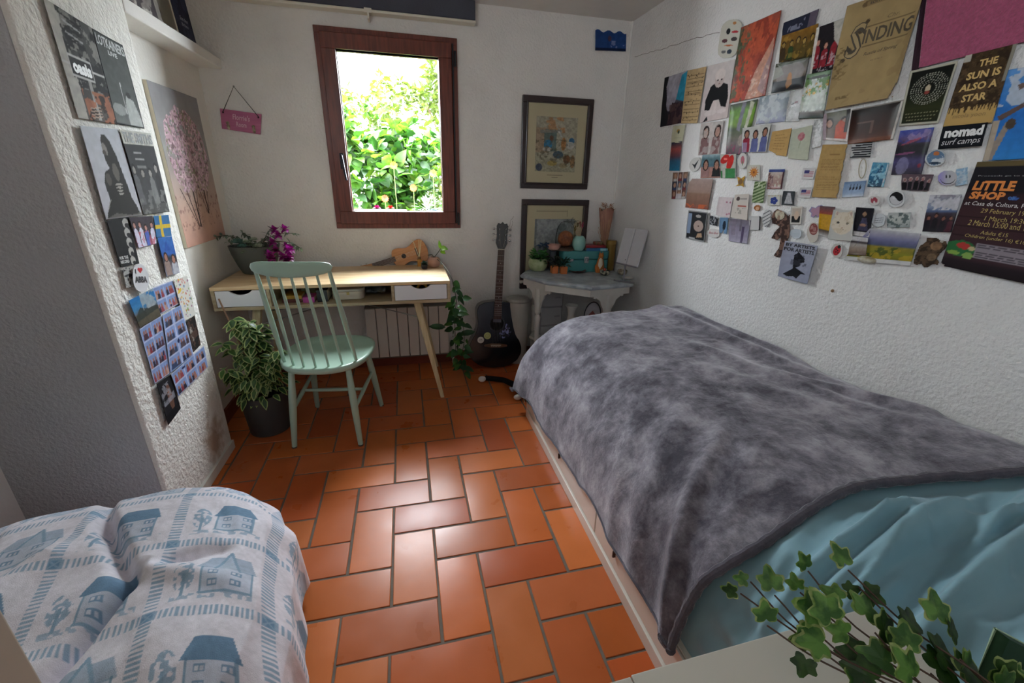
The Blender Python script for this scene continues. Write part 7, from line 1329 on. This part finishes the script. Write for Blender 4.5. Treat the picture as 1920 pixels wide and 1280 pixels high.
R_(0, [(1843, 304), (2015, 297), (2000, 545), (1771, 497)], 'poster', 'dark theatre poster with orange title and yellow show dates at the right edge', 'poster', show, lay=3, cell=.0028,
   texts=[('LiTTLE', .05, .745, .52, .83, 'd07c34', {'bold': .05, 'shear': .15}), ('SHOP', .05, .665, .43, .735, 'd07c34', {'bold': .05, 'shear': .15}), ('OF', .46, .67, .53, .70, '3c6cb0', {'bold': .04}), ('HORRORS', .66, .70, .99, .80, 'a82434', {'bold': .05}), ('at Casa de Cultura, Plaça de Baix', .03, .60, .98, .645, 'd8d4d4', {'shear': .2}),
          ('29 February 19:30', .22, .535, .74, .585, 'b09c5c', {'shear': .2}), ('1 March 19:30', .28, .48, .68, .52, 'b09c5c', {'shear': .2}), ('2 March 15:00 and 19:30', .13, .425, .80, .475, 'b09c5c', {'shear': .2}), ('Adults €15', .28, .355, .54, .39, 'b09c5c', {'shear': .2}), ('Children (under 16) €10', .14, .305, .70, .345, 'b09c5c', {'shear': .2}), ('Proceeds go to a local charity', .07, .865, .98, .88, '8a8a8c')])
# small things stuck among the papers
mb = MB(); p = [Vector(hit(1440+x/4, 220+y/4, 0, XR-.006)) for x, y in ((690, 1050), (700, 1040), (745, 1048), (800, 1050), (835, 1075), (800, 1095), (740, 1100), (705, 1085))]
t = thing('shell', 'small white shell-like keepsake on the lower border of the field photo', 'shell', tuple(p[0])); c = sum(p, Vector())/8; mb.ball(c, 1, 16, 10); mb.v = [((x-c.x)*.014+c.x-.006, (y-c.y)*.032+c.y, (z-c.z)*.012+c.z) for x, y, z in mb.v]; mb.build('body', mat('shell_white', 'c4c0b4', .35, col2='8c8060', vscale=50), t, world=True)
for px, py, lb in ((1561, 545, 'tiny brown nail hole plug low on the right wall'), (1312, 85, None)):
    if lb: c = Vector(hit(px, py, 0, XR-.001)); t = thing('wall_nail', lb, 'nail', tuple(c)); mb = MB(); mb.ball(c, .006, 10, 6); mb.build('head', mat('rusty', '8a6a4c', .7), t, world=True)
c = Vector(hit(1617, 316, 0, XR-.004)); t = thing('hair_clip', 'thin beige wire loop right of the long tan letter', 'clip', tuple(c)); mb = MB(); mb.tube([(c.x, c.y + .012*math.cos(2*PI*i/24)+.006*math.sin(2*PI*i/24), c.z + .030*math.sin(2*PI*i/24)) for i in range(25)], .0016, 5); mb.build('wire', mat('beige_wire', 'a49c88', .5), t, world=True)
# blue card by the corner
c_, f_ = paper('B', 0, [(1115, 55), (1173, 60), (1172, 97), (1115, 95)], 'postcard', 'deep blue ocean postcard high on the back wall by the corner', 'postcard', lambda cv: (cv.ell(.47, .60, .06, .14, '4a3a4c'), cv.blotch('8c94b8', 5, .55, 3, cv.R(.5, .1, 1, .5), .7), cv.rect(0, 0, 1, .14, '141c34', .8), cv.mask(cv.V < .94 + .06*np.sin(cv.U*18)), cv.noise(.12))[0], base='24447c', cell=.0016)
# --- buttress posters (facing the window side)
L_ = lambda *a, **k: paper('L', *a, group=GL, curl=.002, **k)
def street(cv):
    cv.vgrad([(0, '58504c'), (.4, '3a3a3a'), (1, '4a4a4a')]); cv.poly([(0, 0), (.25, 0), (.28, .35), (.2, .7), (.28, 1), (0, 1)], 'a8a6a0'); cv.blotch('202022', 6, .52, 3, cv.R(.2, .3, 1, 1), .9); cv.blotch('8c8a86', 9, .6, 5, cv.R(.25, .3, 1, 1), .8)
    for i in range(5): cv.line((.32, .95-.05*i), (.66, .92-.05*i), .015, '9a9a9a' if i % 2 else '1c1c1e')
    cv.rect(.52, .02, .60, .62, 'b4b2ae', .8); cv.rect(0, .49, 1, .515, 'b8b8b8'); cv.rect(.18, .40, .72, .60, 'b8b8b8'); cv.rect(.2, .415, .70, .585, '2c2c2e')
    cv.blotch('a8684c', 8, .5, 7, cv.R(.3, 0, 1, .3), .85); cv.blotch('2c2220', 8, .56, 9, cv.R(.3, 0, 1, .34), .9); [cv.line((.38, .03+.03*i), (.66, .06+.03*i), .008, 'b8a090') for i in range(4)]; return cv.noise(.12)
L_(7, [(60, -35), (535, 262), (785, 1195), (415, 1135)], 'poster', 'black and white street-scene band poster with boxed white logo, top left of the buttress', 'poster', street, texts=[('oasis', .24, .435, .67, .56, 'd0d0d0', {'bold': .05})])
L_(7, [(540, 266), (840, 432), (1055, 1235), (785, 1185)], 'poster', 'dark grey band poster with a white-clad player and tall condensed title', 'poster', lambda cv: (cv.vgrad([(0, '6a6e6c'), (.3, '4a4e4c'), (1, '444846')]), cv.ell(.25, .18, .22, .07, '8c908e'), cv.poly([(.5, 0), (.52, .25), (.62, .38), (.85, .32), (.98, .1), (.98, 0)], 'a4a8a6'), cv.line((.48, .15), (.5, .5), .012, 'b0b0b0'), cv.ell(.7, .38, .08, .04, '2c2c2c'), cv.border(.02, '26282a'), cv.noise(.1))[0], lay=0, texts=[('LOTKAINERS', .05, .86, .97, .97, '9ea2a0', {'bold': .02}), ('LIVE', .36, .79, .66, .84, '9ea2a0', {'bold': .03})])
def torso(cv):
    cv.vgrad([(0, '9a9aa0'), (.1, 'b8b8c0'), (1, 'b4b8c0')]); D = '2c2a28'
    cv.poly([(.42, .86), (.40, .66), (.46, .56), (.30, .52), (.22, .40), (.24, .22), (.12, .10), (.05, .02), (.95, .02), (.92, .12), (.84, .22), (.82, .36), (.78, .52), (.74, .70), (.66, .86), (.56, .93), (.48, .93)], D)
    cv.ell(.47, .77, .06, .07, '8a8480', .2, .9); cv.ell(.44, .73, .05, .03, '4c4642'); cv.ell(.60, .52, .08, .10, '6c6660', 0, .8); cv.ell(.35, .44, .07, .07, '5c5652', 0, .8)
    for i in range(4): cv.ell(.58, .38-.035*i, .10-.01*i, .012, 'a8a29c', 0, .9)
    cv.poly([(.0, .0), (.3, .06), (.7, .02), (1, .04), (1, 0)], '6a6662', .8); cv.poly([(.08, .06), (.28, .22), (.22, .2)], 'b8b4b0', .7); return cv.noise(.06)
L_(8, [(75, 57), (350, 82), (527, 690), (268, 722)], 'poster', 'black and white poster of a bare-shouldered figure hugging itself on white', 'poster', torso, lay=1)
L_(8, [(352, 82), (578, 112), (715, 665), (530, 688)], 'poster', 'band poster with white title strip above four men seated in a dim room', 'poster', lambda cv: (cv.vgrad([(0, '4c4c4a'), (.5, '343436'), (1, '28282a')]), cv.people(4, 14, .12, .5, ['3c3c3e', '5c5c5e', '2a2a2c', '707070'], '8c8884', '1c1c1c'), cv.rect(.25, .74, .5, .76, '8c8c8c'), cv.rect(.25, .66, .55, .68, '8c8c8c'), cv.rect(.25, .56, .55, .60, '6c6c6c'), cv.rect(0, .84, 1, 1, 'b4b4ac'), cv.blotch('7a7a78', 8, .6, 5, cv.R(0, 0, 1, .3), .7), cv.noise(.12))[0], lay=2, texts=[('THE SMITHS', .04, .86, .98, .98, '1c1c1e', {'bold': .03})])
L_(8, [(275, 728), (432, 700), (512, 1032), (380, 1055)], 'poster', 'small black poster with a column of pale faces and white block letters', 'poster', lambda cv: ([cv.ell(.8-.02*i, .88-.2*i, .14, .10, 'a8a6a2') for i in range(5)], [cv.ell(.84-.02*i, .83-.2*i, .1, .05, '2a2a2c') for i in range(5)], cv.noise(.1))[0], base='1e1e20', lay=0, texts=[('FOR THE', .06, .15, .5, .22, 'b8b8b8', {'bold': .05}), ('RECORD', .06, .06, .5, .13, 'b8b8b8', {'bold': .05})])
L_(8, [(428, 708), (598, 694), (628, 890), (500, 925)], 'photo_print', 'colourful group photo in red and blue outfits right of the small black poster', 'photo', lambda cv: (cv.people(4, 17, 0, .85, ['9c3c50', '3c4ca8', 'c8c4d8', '4c60b0'], 'b08078'), cv.blotch('b85c6c', 8, .62, 3, cv.R(0, 0, 1, .5), .7), cv.noise(.1))[0], base='3c343c', lay=1)
L_(8, [(605, 696), (712, 688), (736, 836), (628, 848)], 'flag_card', 'small blue card with a yellow cross like a flag', 'flag', lambda cv: (cv.rect(.34, 0, .5, 1, 'c4a82c'), cv.rect(0, .40, 1, .58, 'c4a82c'), cv.noise(.05))[0], base='2c6494', lay=1, cell=.0016)
L_(8, [(632, 850), (735, 838), (794, 1096), (700, 1125)], 'photo_print', 'tall blue photo of players walking out, under the flag card', 'photo', lambda cv: (cv.vgrad([(0, '7c8aa0'), (.3, '584c50'), (.45, '1c2430'), (.55, '2454a0'), (1, '2c64a8')]), cv.people(2, 6, 0, .55, ['a4a4ac', '8c7870'], '9c6c5c'), cv.poly([(.3, .65), (.5, .9), (.75, .65)], '1c4c98'), cv.noise(.12))[0], lay=1)
L_(8, [(385, 1062), (452, 1052), (480, 1195), (418, 1205)], 'tape_card', 'grey-white tag half covered by the oval sticker', 'tag', lambda cv: (cv.blotch('2c2c30', 5, .6, 3), cv.noise(.1))[0], base='a4a4a0', lay=0)
t, fn = L_(8, [(438, 1035), (552, 1030), (575, 1235), (455, 1238)], 'sticker', 'white oval sticker with a red heart and black capitals', 'sticker', lambda cv: (oval(cv), cv.ell(.44, .80, .09, .06, 'b03038'), cv.ell(.58, .80, .09, .06, 'b03038'), cv.poly([(.35, .79), (.67, .79), (.51, .66)], 'b03038'))[0], base='ccccd0', cell=.0013, lay=2, texts=[('I', .2, .66, .25, .82, '2c2c34', {'bold': .05}), ('ABBA', .15, .34, .88, .56, '24242c', {'bold': .05})])
L_(9, [(95, 187), (230, 118), (276, 268), (160, 335)], 'photo_print', 'mountain photo with bright blue sky on the lower buttress', 'photo', lambda cv: (cv.vgrad([(0, '4c4638'), (.4, '5c5444'), (.46, '5a6878'), (.6, '3c7cac'), (1, '2470b0')]), cv.poly([(0, .35), (.3, .62), (.5, .5), (1, .42), (1, .3), (0, .2)], '2e3430', .8), cv.blotch('a4a8a8', 4, .5, 3, cv.R(.4, .45, 1, 1), .8), cv.noise(.12))[0], lay=1)
def strips(rows, cols, seed, bg='7c90bc', red=True):
    def g(cv):
        r = random.Random(seed); cv.rect(0, 0, 1, 1, 'a8b0cc')
        for i in range(cols):
            for j in range(rows):
                u, v, du, dv = i/cols, j/rows, 1/cols, 1/rows; cv.rect(u+du*.04, v+dv*.05, u+du*.96, v+dv*.95, bg)
                for k in range(3): c = r.choice(['8c4048', '2c2838', '9c6c60', 'b08c80', '4c3440', '7c3038'] if red else ['2c2838', '34405c', '8c6c64', '4c4048']); uu = u+du*(.25+.25*k+r.uniform(-.05, .05)); cv.poly([(uu-du*.14, v+dv*.06), (uu+du*.14, v+dv*.06), (uu+du*.09, v+dv*.5), (uu-du*.09, v+dv*.5)], c); cv.ell(uu, v+dv*.58, du*.08, dv*.14, '96685c')
        for k in range(max(1, rows*cols//6)): cv.ell(r.uniform(.1, .9), r.uniform(.1, .9), .05, .045, '23264c')
        return cv.noise(.1)
    return g
L_(9, [(232, 118), (345, 75), (385, 200), (267, 266)], 'photo_sheet', 'sheet of small sky-backed snapshots beside the mountain photo', 'photo', strips(2, 2, 1), lay=0)
def floral(cv):
    r = random.Random(5)
    for i in range(60): cv.ell(r.random(), r.random()**.8, r.uniform(.02, .055), r.uniform(.015, .035), r.choice(['c48440', 'b85c50', 'c8a048', '7c9c5c', '9c7088', '6c84a4', 'c06c5c']))
    cv.ell(.25, .72, .16, .04, 'd0b040', .4); return cv
L_(9, [(345, 75), (420, 48), (467, 262), (405, 300)], 'card', 'white card of watercolour flowers and a yellow bird', 'card', floral, base='c8c6be', lay=1, cell=.0018)
L_(9, [(410, 305), (466, 266), (501, 425), (446, 480)], 'photo_print', 'dark photo of a white long-haired figure right of the flower card', 'photo', lambda cv: (cv.ell(.45, .55, .12, .3, '9c948c', .1, .9), cv.blotch('4c3830', 6, .56, 3), cv.noise(.15))[0], base='1e1a18', lay=0)
L_(9, [(160, 342), (280, 268), (332, 580), (248, 640)], 'photo_sheet', 'long sheet of sky-backed couple snapshots under the mountain photo', 'photo', strips(4, 2, 2), lay=0)
L_(9, [(282, 266), (386, 208), (456, 480), (330, 580)], 'photo_sheet', 'long sheet of sky-backed snapshots in the middle of the lower buttress', 'photo', strips(4, 2, 3, red=False), lay=1)
L_(9, [(325, 588), (508, 432), (531, 548), (368, 708)], 'photo_sheet', 'slanting lowest sheet of snapshots with a crowd at its right end', 'photo', strips(2, 3, 4), lay=2)
L_(9, [(250, 640), (328, 588), (385, 772), (317, 865)], 'photo_print', 'dark photo of a brown-haired person at the foot of the snapshots', 'photo', lambda cv: (cv.ell(.6, .5, .16, .35, '6c4a3c', 0, .9), cv.ell(.6, .6, .07, .07, '9c7060'), cv.blotch('8c8c94', 6, .54, 3, cv.R(.1, .4, .9, .9), .8), cv.rect(0, 0, 1, .2, '0e0c10', .8), cv.noise(.15))[0], base='1c1a1e', lay=1)
